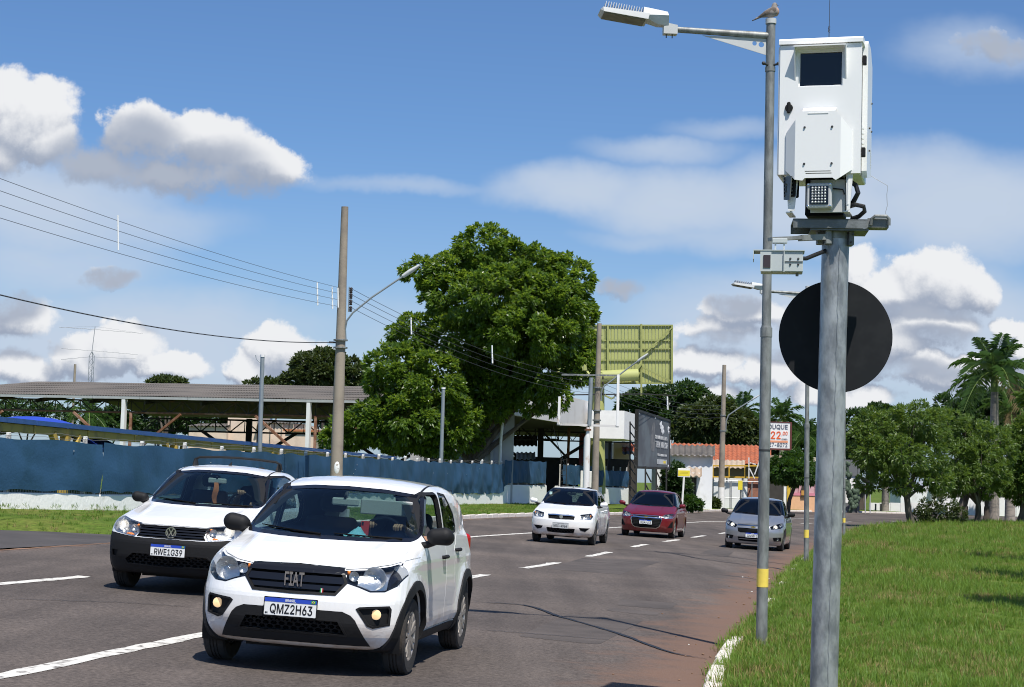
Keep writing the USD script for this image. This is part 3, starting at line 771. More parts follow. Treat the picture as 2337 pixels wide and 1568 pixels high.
    sh.put(t, 'dashboard', ins ^ (mbox(S['dash'][0], c1 - .005, -1, 1, cz + .02, dz) + m3.Manifold.cylinder(2, .06, .06, 24).rotate([90, 0, 0]).translate([S['dash'][0] + .02, 1, dz - .055])), CAR_INTERIOR)
    part(t, 'steering_wheel', xf(trimesh.creation.torus(.175, .014, 36, 10), np.hstack([ry(-1.15), [[S['dash'][0] - .10], [.34], [dz + .02]]])), CAR_GLOSSBLACK)
    for sy in ((1, -1)):
        fx = S['seat']
        q = part(t, 'seat', [m3.Manifold.hull_points(np.vstack([sphere((fx - .42 + a * .02, sy * .34 + b, cz + c_), .05, 1)[0] for a in (-1, 1) for b in (-.18, .18) for c_ in (.10, .55)]) + np.array([0, 0, 0])),
                             bx(fx - .40, fx + .08, sy * .34 - .22, sy * .34 + .22, cz + .02, cz + .14, .04)], CAR_SEAT)
        part(q, 'headrest', bx(fx - .50, fx - .41, sy * .34 - .12, sy * .34 + .12, cz + .64, cz + .80, .035), CAR_SEAT)
    if S.get('rear_seat'): part(t, 'rear_seat', bx(c0 + .12, c0 + .26, -.55, .55, cz + .02, cz + .50, .05), CAR_SEAT)
    ix, iz = S['inner_mirror']
    q = part(t, 'rear_view_mirror', bx(ix - .02, ix + .012, -.115, .115, iz - .032, iz + .032, .012), CAR_LINER)
    part(q, 'mirror_stem', beam((ix, 0, iz + .02), (ix + .02, 0, iz + .055), .018), CAR_BLACK)
    # wipers and cowl
    for (p0, p1) in S['wipers']:
        a = [on_skin(sh, p0[0] + (p1[0] - p0[0]) * k_, p0[1] + (p1[1] - p0[1]) * k_, .012) for k_ in np.linspace(0, 1, 6)]
        q = part(t, 'wiper', tube(a, [.010, .009, .007, .006, .006, .004], 6), WIPER)
    return t, sh, M
def on_skin(sh, y, z, out, lo=-.4, hi=2.4):
    """The foremost point of the skin at (y, z), moved outwards along x."""
    xs = np.linspace(hi, lo, 600)
    c = ((np.stack([xs, np.full(600, y), np.full(600, z)], 1) - sh.o) / sh.h).T
    f = map_coordinates(sh.f, c, order=1, mode='nearest', cval=1.0)
    i = np.argmax((f < 0) & (xs < sh.o[0] + (sh.f.shape[0] - 1) * sh.h))
    return np.array([xs[i] + out, y, z])
def on_side(sh, x, z, sy):
    ys = np.linspace(1.0, .2, 300)
    c = ((np.stack([np.full(300, x), sy * ys, np.full(300, z)], 1) - sh.o) / sh.h).T
    f = map_coordinates(sh.f, c, order=1, mode='nearest'); i = np.argmax(f < 0)
    return np.array([x, sy * ys[i], z])
LAMP_ON = pbr('lamp_lit', (1.0, 0.93, 0.82), 0.3, emit=2.0)
FOG_ON = pbr('fog_lamp_lit', (1.0, 0.66, 0.34), 0.3, emit=0.35)
# ---------------------------------------------------------------- ground, road, kerbs, grass
def pcurve(pts):
    """x as a smooth function of y through (x, y) points."""
    a = np.array(pts, float); p = PchipInterpolator(a[:, 1], a[:, 0], extrapolate=False)
    lo, hi = a[0, 1], a[-1, 1]
    s0, s1 = (a[1, 0] - a[0, 0]) / (a[1, 1] - a[0, 1]), (a[-1, 0] - a[-2, 0]) / (a[-1, 1] - a[-2, 1])
    def f(y):
        y = np.asarray(y, float)
        return np.where(y < lo, a[0, 0] + (y - lo) * s0, np.where(y > hi, a[-1, 0] + (y - hi) * s1, p(np.clip(y, lo, hi))))
    return f
EDGE = pcurve([(0.9, 6), (1.15, 10), (1.47, 13.1), (2.0, 16.5), (3.62, 24.8), (7.2, 43.2), (11.2, 61), (15.2, 78.5), (18.6, 91), (23, 102), (30, 114), (42, 126), (70, 138), (140, 146)])
KERB = pcurve([(-9.3, 15), (-6.35, 32.4), (-1.5, 61.8), (1.4, 75.3), (6.0, 92.5), (11.6, 116), (17.2, 136), (24, 145), (34, 150), (60, 153), (140, 158)])
WALL = pcurve([(-14.5, 20), (-11.3, 36.5), (-9.15, 42), (-1.85, 83), (1.55, 100.6), (8.4, 128.6)])
LINE1 = pcurve([(-4.3, 7.5), (-3.4, 12), (-2.66, 15.7), (-.5, 27.2), (1.0, 33.9), (2.4, 40.8), (3.8, 47.9), (5.3, 54.3), (6.9, 61.3), (12, 82), (16, 97), (21.5, 109), (30, 120), (44, 132), (70, 143)])
LINE2 = pcurve([(-8, 8), (-5.65, 19.7), (-5.2, 21.7), (-1.0, 44.1), (.8, 51.5), (3.8, 63.6), (8.5, 83), (11.1, 92.2), (16.5, 108), (22.5, 120), (31, 129), (44, 138), (70, 147)])
def sheet(poly, step, zf, jitter=0.3, seed=1):
    """A triangulated sheet over a plan polygon."""
    from scipy.spatial import Delaunay
    rg = np.random.default_rng(seed)
    pts = []
    for g in getattr(poly, 'geoms', [poly]):
        for ring in [g.exterior, *g.interiors]:
            n = max(int(ring.length / step), 8)
            pts += [ring.interpolate(k / n, normalized=True).coords[0] for k in range(n)] + list(ring.coords)[:-1]
    x0, y0, x1, y1 = poly.bounds
    gx, gy = np.meshgrid(np.arange(x0, x1, step), np.arange(y0, y1, step)); q = np.stack([gx.ravel(), gy.ravel()], 1)
    q = q + rg.uniform(-jitter, jitter, q.shape) * step
    inner = poly.buffer(-step * .35)
    q = q[shapely.contains_xy(inner, q[:, 0], q[:, 1])]
    P = np.unique(np.round(np.vstack([np.array(pts), q]), 4), axis=0)
    T = Delaunay(P).simplices
    c = P[T].mean(1); T = T[shapely.contains_xy(poly, c[:, 0], c[:, 1])]
    e1, e2 = P[T[:, 1]] - P[T[:, 0]], P[T[:, 2]] - P[T[:, 0]]
    cr = e1[:, 0] * e2[:, 1] - e1[:, 1] * e2[:, 0]
    T[cr < 0] = T[cr < 0][:, ::-1]
    T = T[np.abs(cr) > 1e-7]
    return np.column_stack([P, zf(P[:, 0], P[:, 1])]), T
def mat_asphalt():
    n = {'g': ('geometry', {}), 'a': ('attribute', dict(attribute='dirt')),
         'n1': ('noise_texture', dict(scale=0.22, detail=4.0, roughness=0.6)), 'mp': ('mapping', dict(scale=(1.6, .12, 1.0), rotation=(0, 0, 0.2))), 'n2': ('noise_texture', dict(scale=.9, detail=5.0, roughness=0.6)),
         'n3': ('noise_texture', dict(scale=26.0, detail=6.0, roughness=0.8)), 'v': ('voronoi_texture', dict(scale=85.0)),
         'r1': ('rgb_ramp', dict(ramp=[(0.30, (.066, .055, .049)), (0.50, (.092, .076, .067)), (0.75, (.134, .108, .091))])),
         'm2': ('mix_color', dict(blend_type='multiply', fac=1.0)), 'k2': ('map_range', dict(from_min=.35, from_max=.65, to_min=.80, to_max=1.16)), 'c2': ('combine_xyz', {}),
         'k3': ('map_range', dict(from_min=.3, from_max=.7, to_min=.35, to_max=1.7)), 'm3': ('vector_math', dict(math_type='scale')),
         'dn': ('noise_texture', dict(scale=1.3, detail=6.0, roughness=0.7)), 'dk': ('map_range', dict(from_min=.25, from_max=.75, to_min=-.45, to_max=.45)), 'da': ('math', dict(math_type='add')), 'ds': ('map_range', dict(range_type='smoothstep', from_min=.25, from_max=1.0, to_min=0., to_max=.85, clamp=True)),
         'md': ('mix_color', dict(blend_type='mix', b=(.165, .098, .068))), 'mv': ('mix_color', dict(blend_type='mix')),
         'b': ('bump', dict(strength=.55, distance=.006)), 'p': ('principled_bsdf', dict(roughness=.88, specular_ior_level=.3))}
    L = [('g.position', 'n1.vector'), ('g.position', 'mp.vector'), ('mp.vector', 'n2.vector'), ('g.position', 'n3.vector'), ('g.position', 'v.vector'), ('g.position', 'dn.vector'), ('n1.fac', 'r1.fac'), ('n2.fac', 'k2.value'),
         ('k2.result', 'c2.x'), ('k2.result', 'c2.y'), ('k2.result', 'c2.z'), ('r1.color', 'm2.a'), ('c2.vector', 'm2.b'), ('n3.fac', 'k3.value'), ('m2.result', 'm3.vector1'), ('k3.result', 'm3.scale'),
         ('dn.fac', 'dk.value'), ('dk.result', 'da.value1'), ('a.fac', 'da.value2'), ('da.value', 'ds.value'), ('ds.result', 'md.fac'), ('m3.vector', 'md.a'), ('md.result', 'p.base_color'), ('v.distance', 'b.height'), ('b.normal', 'p.normal')]
    del n['mv']
    return usdkit.material(stage, '/World/Looks/asphalt', n, L, surface='p.BSDF')
def mat_grass_ground():
    n = {'g': ('geometry', {}), 'n1': ('noise_texture', dict(scale=.35, detail=6.0, roughness=.65)), 'n2': ('noise_texture', dict(scale=9.0, detail=5.0, roughness=.7)), 'n3': ('noise_texture', dict(scale=.9, detail=7.0, roughness=.7)),
         'r1': ('rgb_ramp', dict(ramp=[(.30, (.055, .105, .012)), (.5, (.085, .135, .018)), (.62, (.13, .150, .030)), (.75, (.17, .145, .050))])),
         'r3': ('map_range', dict(range_type='smoothstep', from_min=.60, from_max=.74, to_min=0., to_max=.8, clamp=True)), 'm3': ('mix_color', dict(blend_type='mix', b=(.16, .095, .055))),
         'k': ('map_range', dict(from_min=.3, from_max=.7, to_min=.55, to_max=1.35)), 'm': ('vector_math', dict(math_type='scale')), 'b': ('bump', dict(strength=.8, distance=.04)), 'p': ('principled_bsdf', dict(roughness=.95, specular_ior_level=.15))}
    L = [('g.position', 'n1.vector'), ('g.position', 'n2.vector'), ('g.position', 'n3.vector'), ('n1.fac', 'r1.fac'), ('n3.fac', 'r3.value'), ('r3.result', 'm3.fac'), ('r1.color', 'm3.a'), ('n2.fac', 'k.value'), ('m3.result', 'm.vector1'), ('k.result', 'm.scale'), ('m.vector', 'p.base_color'), ('n2.fac', 'b.height'), ('b.normal', 'p.normal')]
    return usdkit.material(stage, '/World/Looks/grass_ground', n, L, surface='p.BSDF')
def leaf_mat(name, cols, trans=(.10, .22, .02), rough=.4, amount=.3, spec=.5):
    """Leaves: each leaf takes its own tone; light shines through."""
    n = {'g': ('geometry', {}), 'r': ('rgb_ramp', dict(ramp=[(i / max(len(cols) - 1, 1), c) for i, c in enumerate(cols)])), 'p': ('principled_bsdf', dict(roughness=rough, specular_ior_level=spec)),
         't': ('translucent_bsdf', dict(color=trans)), 'x': ('mix_closure', dict(fac=amount))}
    return usdkit.material(stage, '/World/Looks/' + name, n, [('g.random_per_island', 'r.fac'), ('r.color', 'p.base_color'), ('p.BSDF', 'x.closure1'), ('t.BSDF', 'x.closure2')], surface='x.closure')
ASPHALT = mat_asphalt(); GRASSG = mat_grass_ground()
ROADPAINT = pbr('road_paint', (.62, .60, .55), .7, color2=(.14, .125, .11), scale=9.0, mixlo=.52, mixhi=.66, detail=8.0, space='world')
TAR = pbr('crack_sealant', (.014, .013, .013), .55, space='world')
PATCH = pbr('asphalt_patch', (.074, .061, .054), .9, var=.3, scale=1.2, bump=.4, bump_scale=90, space='world')
KERBW = pbr('whitewashed_kerb', (.66, .60, .54), .85, color2=(.36, .24, .17), scale=2.2, mixlo=.55, mixhi=.75, bump=.5, bump_scale=12, space='world')
EARTH = pbr('red_earth', (.20, .115, .07), .95, var=.3, scale=2.0, bump=.6, bump_scale=9, space='world')
CONCRETE = pbr('pavement_concrete', (.30, .275, .25), .9, var=.2, scale=1.2, bump=.3, bump_scale=20, space='world')

solo('ground', grid(lambda u, v: (u, v, ground(u) - .06), np.concatenate([[-900, -300, -80], np.linspace(-40, 60, 60), [120, 350, 1200]]), np.array([-60, 0, 60, 120, 200, 600, 2200.0])), GRASSG,
     'dry grassy land reaching to the horizon behind the buildings', 'ground', kind='structure', smooth=True)
# road
ys = np.concatenate([np.linspace(-8, 60, 190), np.linspace(60.6, 152, 120)])
us = np.concatenate([np.linspace(0, .10, 16), np.linspace(.13, 1, 30)])
e, k = EDGE(ys), KERB(ys)
X = e[:, None] + (k - e)[:, None] * us[None]; Yv = np.repeat(ys[:, None], len(us), 1)
slopeE = np.gradient(e, ys); perp = np.abs(X - e[:, None]) / np.sqrt(1 + slopeE[:, None] ** 2); perpk = np.abs(X - k[:, None])
dirt = np.clip(1.15 - perp / 1.35, 0, 1.2) + np.clip(.8 - perpk / .9, 0, 1) * .7
V = np.stack([X, Yv, ground(X) + ROAD_LIFT], -1).reshape(-1, 3); nu = len(us)
i, j = np.meshgrid(np.arange(len(ys) - 1), np.arange(nu - 1), indexing='ij')
Q = np.stack([i * nu + j, (i + 1) * nu + j, (i + 1) * nu + j + 1, i * nu + j + 1], -1).reshape(-1, 4)
road = UsdGeom.Xform.Define(stage, '/World/road'); tag(road, 'dark grey asphalt avenue with red dust along its edge', 'road', kind='structure')
am = raw_mesh('/World/road/asphalt', V, Q, ASPHALT)
UsdGeom.PrimvarsAPI(am).CreatePrimvar('dirt', Sdf.ValueTypeNames.FloatArray, 'vertex').Set(Vt.FloatArray.FromNumpy(dirt.ravel().astype(np.float32)))
apron = Polygon([(-8.05, 24.2), (-7.0, 28.6), (-6.40, 32.0), (-6.55, 33.0), (-7.4, 32.9), (-8.5, 32.4), (-9.2, 31.8), (-12, 31.2), (-30, 29.5), (-30, 21.5), (-14, 22.5)])
solo('driveway', sheet(apron, .8, lambda x, y: ground(x) + .009), pbr('driveway_asphalt', (.062, .055, .053), .9, var=.3, scale=.8, bump=.4, bump_scale=60, space='world'), 'dark asphalt driveway joining the avenue at the left', 'driveway', kind='structure')
LIFT = ROAD_LIFT + .004
def strip(cx, y0, y1, w, lift=LIFT, n=None, ragged=.012, seed=0):
    """A painted line along a centre curve, its edges slightly ragged."""
    n = n or max(int((y1 - y0) / .25), 6); yy = np.linspace(y0, y1, n); xx = cx(yy); dxy = np.gradient(xx, yy)
    nx, ny = 1 / np.sqrt(1 + dxy ** 2), -dxy / np.sqrt(1 + dxy ** 2); rg = np.random.default_rng(seed)
    a = w / 2 + rg.normal(0, ragged, n); b = w / 2 + rg.normal(0, ragged, n)
    L = np.stack([xx - nx * a, yy - ny * a], 1); R = np.stack([xx + nx * b, yy + ny * b], 1)
    P = np.stack([L, R], 1).reshape(-1, 2); Vv = np.column_stack([P, ground(P[:, 0]) + lift]); ii = np.arange(n - 1) * 2
    return Vv, np.vstack([np.stack([ii, ii + 1, ii + 3], 1), np.stack([ii, ii + 3, ii + 2], 1)])
for q, (a, b) in enumerate([(9.0, 17.6), (22.2, 25.0), (25.9, 28.1), (30.9, 33.9), (37.5, 40.8), (45.1, 47.9), (51.4, 54.3), (57.8, 61.2), (65.5, 68.5), (73, 76), (81, 84), (90, 93), (98, 101), (106, 108.5), (114, 116), (121, 123)]):
    part(road, 'lane_dash', strip(LINE1, a, b, .17, seed=q), ROADPAINT)
for q, (a, b) in enumerate([(11, 21.8), (26.2, 120)]):
    part(road, 'lane_line', strip(LINE2, a, b, .17, seed=40 + q), ROADPAINT)
part(road, 'gutter_line', strip(lambda y: KERB(y) + .32, 34, 128, .10, lift=LIFT, ragged=.02, seed=77), pbr('faded_yellow_line', (.22, .15, .085), .8, color2=(.10, .08, .07), scale=3.0, mixlo=.45, mixhi=.6, space='world'))
part(road, 'gutter_seam', strip(lambda y: KERB(y) + .02, 24.6, 33.0, .08, lift=LIFT, ragged=.015, seed=78), EARTH)
def tar(pts, w, seed):
    """A sealed crack: a thin wandering band of tar through pixel-free plan points."""
    P = np.array(pts, float); s = np.r_[0, np.cumsum(np.linalg.norm(np.diff(P, axis=0), axis=1))]; t = np.linspace(0, s[-1], int(s[-1] / .12) + 4)
    x, y = PchipInterpolator(s, P[:, 0])(t), PchipInterpolator(s, P[:, 1])(t); rg = np.random.default_rng(seed)
    wob = np.convolve(rg.normal(0, .05, len(t) + 8), np.ones(9) / 9, 'valid'); tx, ty = np.gradient(x), np.gradient(y); L = np.hypot(tx, ty); nx, ny = -ty / L, tx / L
    x, y = x + nx * wob, y + ny * wob; ww = w / 2 * (1 + .35 * np.convolve(rg.normal(0, 1, len(t) + 4), np.ones(5) / 5, 'valid')); ww[:2] *= .3; ww[-2:] *= .3
    A = np.stack([x + nx * ww, y + ny * ww], 1); B = np.stack([x - nx * ww, y - ny * ww], 1); Pp = np.stack([A, B], 1).reshape(-1, 2); ii = np.arange(len(t) - 1) * 2
    return np.column_stack([Pp, ground(Pp[:, 0]) + LIFT + .004]), np.vstack([np.stack([ii, ii + 3, ii + 1], 1), np.stack([ii, ii + 2, ii + 3], 1)])
def gp(u, v, z=0.0):
    """Where the sight line through a photo point meets the ground plane (near field)."""
    d = ray(u, v); t = (z - EYE) / (d[2] - CROSS * d[0]); return (EYEPOS + t * d)[:2]
for q, (pts, w) in enumerate([([(1085, 1376), (1165, 1380), (1290, 1412), (1420, 1450), (1490, 1475), (1542, 1493), (1612, 1506)], .055),
                              ([(1070, 1437), (1200, 1447), (1320, 1457), (1480, 1470)], .018), ([(1380, 1252), (1500, 1260), (1600, 1276), (1690, 1288), (1740, 1293), (1790, 1302)], .07),
                              ([(1630, 1311), (1690, 1318), (1735, 1325)], .035), ([(0, 1368), (150, 1372), (300, 1378), (450, 1388)], .02)]):
    part(road, 'crack_seal', tar([gp(*p) for p in pts], w, 90 + q), TAR)
for q, pts in enumerate([[(1243.5, 1298.9), (1333.6, 1273.1), (1514, 1281.2), (1414.1, 1311.8)], [(1407.7, 1382.6), (1417.4, 1368.1), (1546.2, 1377.8), (1530.1, 1391.6)], [(1381.9, 1393.9), (1394.8, 1388.4), (1507.5, 1398.7), (1494.6, 1406.8)],
                         [(1182.3, 1453.5), (1298.2, 1402), (1468.9, 1416.5), (1365.9, 1472.8)], [(1597.7, 1263.5), (1620.3, 1253.8), (1678, 1257), (1662, 1269.9)]]):
    g4 = np.array([gp(*p) for p in pts]); pl = Polygon(g4).buffer(-.12).buffer(.12)
    part(road, 'asphalt_patch', sheet(pl, .5, lambda x, y: ground(x) + ROAD_LIFT + .002), PATCH)
# kerbs
def kerb_row(holder, fn, y0, y1, length, side, seed, top=.14, mat=KERBW, skip=0.0):
    rg = np.random.default_rng(seed); y = y0
    while y < y1:
        s = (float(fn(y + .1)) - float(fn(y))) / .1; dy = length / math.sqrt(1 + s * s)
        if rg.random() >= skip:
            p, q = np.array([float(fn(y)), y]), np.array([float(fn(y + dy)), y + dy]); c = (p + q) / 2; a = math.atan2(q[1] - p[1], q[0] - p[0])
            Ln = np.linalg.norm(q - p) - .012; h = top + rg.normal(0, .008)
            b = xf(bx(-Ln / 2, Ln / 2, -.07, .07, -.10, h, .018), np.hstack([rz(a + rg.normal(0, .006)), [[c[0] + side * .07], [c[1]], [ground(c[0]) + ROAD_LIFT]]]))
            part(holder, 'kerb_stone', b, mat)
        y += dy
kf = UsdGeom.Xform.Define(stage, '/World/far_kerb'); tag(kf, 'whitewashed kerb along the far grass verge', 'kerb', kind='structure')
kerb_row(kf, KERB, 39, 150, 1.0, -1, 3)
kn = UsdGeom.Xform.Define(stage, '/World/near_kerb'); tag(kn, 'worn white kerb half buried in the near grass', 'kerb', kind='structure')
kerb_row(kn, EDGE, 8, 17.4, .9, 1, 4, top=.085)
kerb_row(kn, EDGE, 18, 60, .8, 1, 5, top=.06, skip=.72)
# grass bodies
yk = np.linspace(-8, 145, 160)
med = Polygon([(float(EDGE(y)) - .03, y) for y in yk] + [(140, 145.4), (140, -8)])
def med_z(x, y):
    d = np.clip((x - EDGE(y)) / 2.0, 0, 1); P = np.stack([x, y, 0 * x], -1)
    return ground(x) - .015 + .10 * np.clip((x - EDGE(y) + .03) / .3, 0, 1) ** .7 + .05 * d + .05 * (meshkit.noise(P * .45) - .5) * d
near = med & sbox(-5, -8, 30, 70); far = med & sbox(-5, 70, 140.5, 150); side = med & sbox(30, -8, 140.5, 70)
solo('median_grass', [sheet(near, .35, med_z), sheet(far, 2.0, med_z), sheet(side, 3.0, med_z)], GRASSG, 'broad green grass median to the right of the road', 'grass', kind='structure', smooth=True)
yv = np.linspace(33.2, 150, 110)
verge = Polygon([(-40, 28.5), (-12, 31.2), (-9.2, 31.8), (-8.5, 32.4), (-7.4, 32.9)] + [(float(KERB(y)) - .14, y) for y in yv] + [(26, 175), (-60, 175), (-60, 28.5)])
_vfront = LineString([(-40, 28.5), (-12, 31.2), (-9.2, 31.8), (-8.5, 32.4), (-7.4, 32.9), (-6.5, 33.1), (-6.25, 33.6), (-5.2, 39.8)])
def verge_z(x, y):
    d = np.clip(shapely.distance(shapely.points(x, y), _vfront) / 1.6, 0, 1)
    return ground(x) - .055 + .075 * np.sqrt(d) + .12 * d + .03 * np.clip((KERB(y) - x) / 3, 0, 1)
solo('verge_grass', [sheet(verge & sbox(-20, 28, 12, 135), .8, verge_z), sheet(verge - sbox(-20, 28, 12, 135), 4.0, verge_z)], GRASSG, 'mown grass verge between the far kerb and the low white wall', 'grass', kind='structure', smooth=True)
# blades of grass
def tuft(seed, n, hgt, spread, w):
    rg = np.random.default_rng(seed); V, Fc = [], []
    for b in range(n):
        a = rg.uniform(0, 6.283); r = spread * math.sqrt(rg.random()); p = np.array([r * math.cos(a), r * math.sin(a), -.01]); d = np.array([math.cos(a + rg.normal(0, 1.)), math.sin(a + rg.normal(0, 1.)), 0])
        h = hgt * rg.uniform(.45, 1.15); lean = rg.uniform(.1, .8) * h; side = np.array([-d[1], d[0], 0]) * w * rg.uniform(.6, 1.2) / 2
        m = p + d * lean * .35 + [0, 0, h * .6]; tip = p + d * lean + [0, 0, h]; o = len(V)
        V += [p - side, p + side, m - side * .8, m + side * .8, tip]; Fc += [(o, o + 1, o + 3), (o, o + 3, o + 2), (o + 2, o + 3, o + 4)]
    return np.array(V), np.array(Fc)
GRASSB = leaf_mat('grass_blades', [(.10, .18, .020), (.145, .235, .030), (.195, .275, .042), (.26, .30, .07), (.40, .35, .16)], (.36, .46, .07), .5, .35, .3)
GRASSD = leaf_mat('dry_grass_blades', [(.30, .24, .10), (.40, .32, .15), (.18, .17, .05)], (.3, .24, .08), .7, .3, .2)
def scatter(name, protos, P, scale, label, seed, mats):
    pi = UsdGeom.PointInstancer.Define(stage, '/World/' + numbered('/World', name)); tag(pi, label, 'grass', kind='stuff'); rg = np.random.default_rng(seed)
    rel = pi.CreatePrototypesRel()
    for q, (m, mt) in enumerate(zip(protos, mats)):
        pm = usdkit.mesh(stage, str(pi.GetPath()) + '/tuft_%03d' % q, m, mt); rel.AddTarget(pm.GetPath())
    n = len(P); a = rg.uniform(0, 2 * np.pi, n)
    pi.CreatePositionsAttr(Vt.Vec3fArray.FromNumpy(P.astype(np.float32))); dryp = np.clip((meshkit.fbm(P * .35, 3, 14) - .49) * 2.0, .04, .6); pi.CreateProtoIndicesAttr(Vt.IntArray.FromNumpy(np.where(rg.random(n) < dryp, 3, rg.integers(0, 3, n)).astype(np.int32)))
    pi.CreateOrientationsAttr(Vt.QuathArray([Gf.Quath(float(math.cos(q / 2)), 0, 0, float(math.sin(q / 2))) for q in a]))
    sc = scale * rg.uniform(.6, 1.35, n) * (.55 + .9 * meshkit.fbm(P * .55, 3, 9)); pi.CreateScalesAttr(Vt.Vec3fArray.FromNumpy(np.repeat(sc[:, None], 3, 1).astype(np.float32)))
rg = np.random.default_rng(21)
protos = [tuft(1, 26, .085, .075, .006), tuft(2, 26, .11, .08, .006), tuft(3, 30, .065, .09, .006), tuft(4, 18, .10, .08, .005)]
pm = [GRASSB, GRASSB, GRASSB, GRASSD]
def spots(y0, y1, dens, fx0, fx1):
    n = int(dens * (y1 - y0) * 40); y = rg.uniform(y0, y1, n); x = rg.uniform(-15, 50, n); w = 65 * (y1 - y0); k = int(dens * w)
    y, x = rg.uniform(y0, y1, k), rg.uniform(-15, 50, k); ok = (x > fx0(y)) & (x < fx1(y)); return x[ok], y[ok]
rightlim = lambda y: .31 * y + 1.0
bands = [(8.5, 20, 170, 1.0), (20, 32, 90, 1.15), (32, 50, 40, 1.5), (50, 75, 16, 2.1), (75, 115, 7, 3.0)]
PP, SS = [], []
for (y0, y1, dens, sc) in bands:
    x, y = spots(y0, y1, dens, lambda y: EDGE(y) + np.where(y < 17, .12, .0) - .10 * meshkit.noise(np.stack([y * 1.7, 0 * y, 0 * y], -1)), rightlim)
    thin = meshkit.fbm(np.stack([x * .6, y * .6, 0 * x], -1), 3, 5) > rg.uniform(.12, .62, len(x))
    x, y = x[thin], y[thin]; PP.append(np.column_stack([x, y, med_z(x, y) - .004])); SS.append(np.full(len(x), sc))
scatter('median_grass_blades', protos, np.vstack(PP), np.concatenate(SS), 'green grass blades covering the median on the right', 31, pm)
x, y = spots(31, 100, 9, WALL, lambda y: KERB(y) - .16); ok = verge.contains_properly(shapely.points(x, y)) if False else shapely.contains_xy(verge, x, y); x, y = x[ok], y[ok]
scatter('verge_grass_blades', protos, np.column_stack([x, y, verge_z(x, y)]), 0.9 * np.ones(len(x)), 'short grass blades on the far verge by the white wall', 32, pm)

# litter and grit along the gutter
rg = np.random.default_rng(77)
bits = []
for k in range(70):
    y = rg.uniform(11, 34); x = float(EDGE(y)) - abs(rg.normal(0, .45)) - .05; r = rg.uniform(.006, .022)
    bits.append(move(xf(sphere((0, 0, 0), (r, r * rg.uniform(.6, 1.2), r * .45), 1), rz(rg.uniform(0, 3))), (x, y, ground(x) + ROAD_LIFT + r * .4)))
solo('gravel', bits[:58], EARTH, 'scattered grit and clods of red earth along the gutter', 'gravel', kind='stuff', smooth=False)
solo('litter', bits[58:], pbr('white_litter', (.70, .69, .66), .8), 'small white scraps of litter lying by the near kerb', 'litter', kind='stuff', smooth=False)
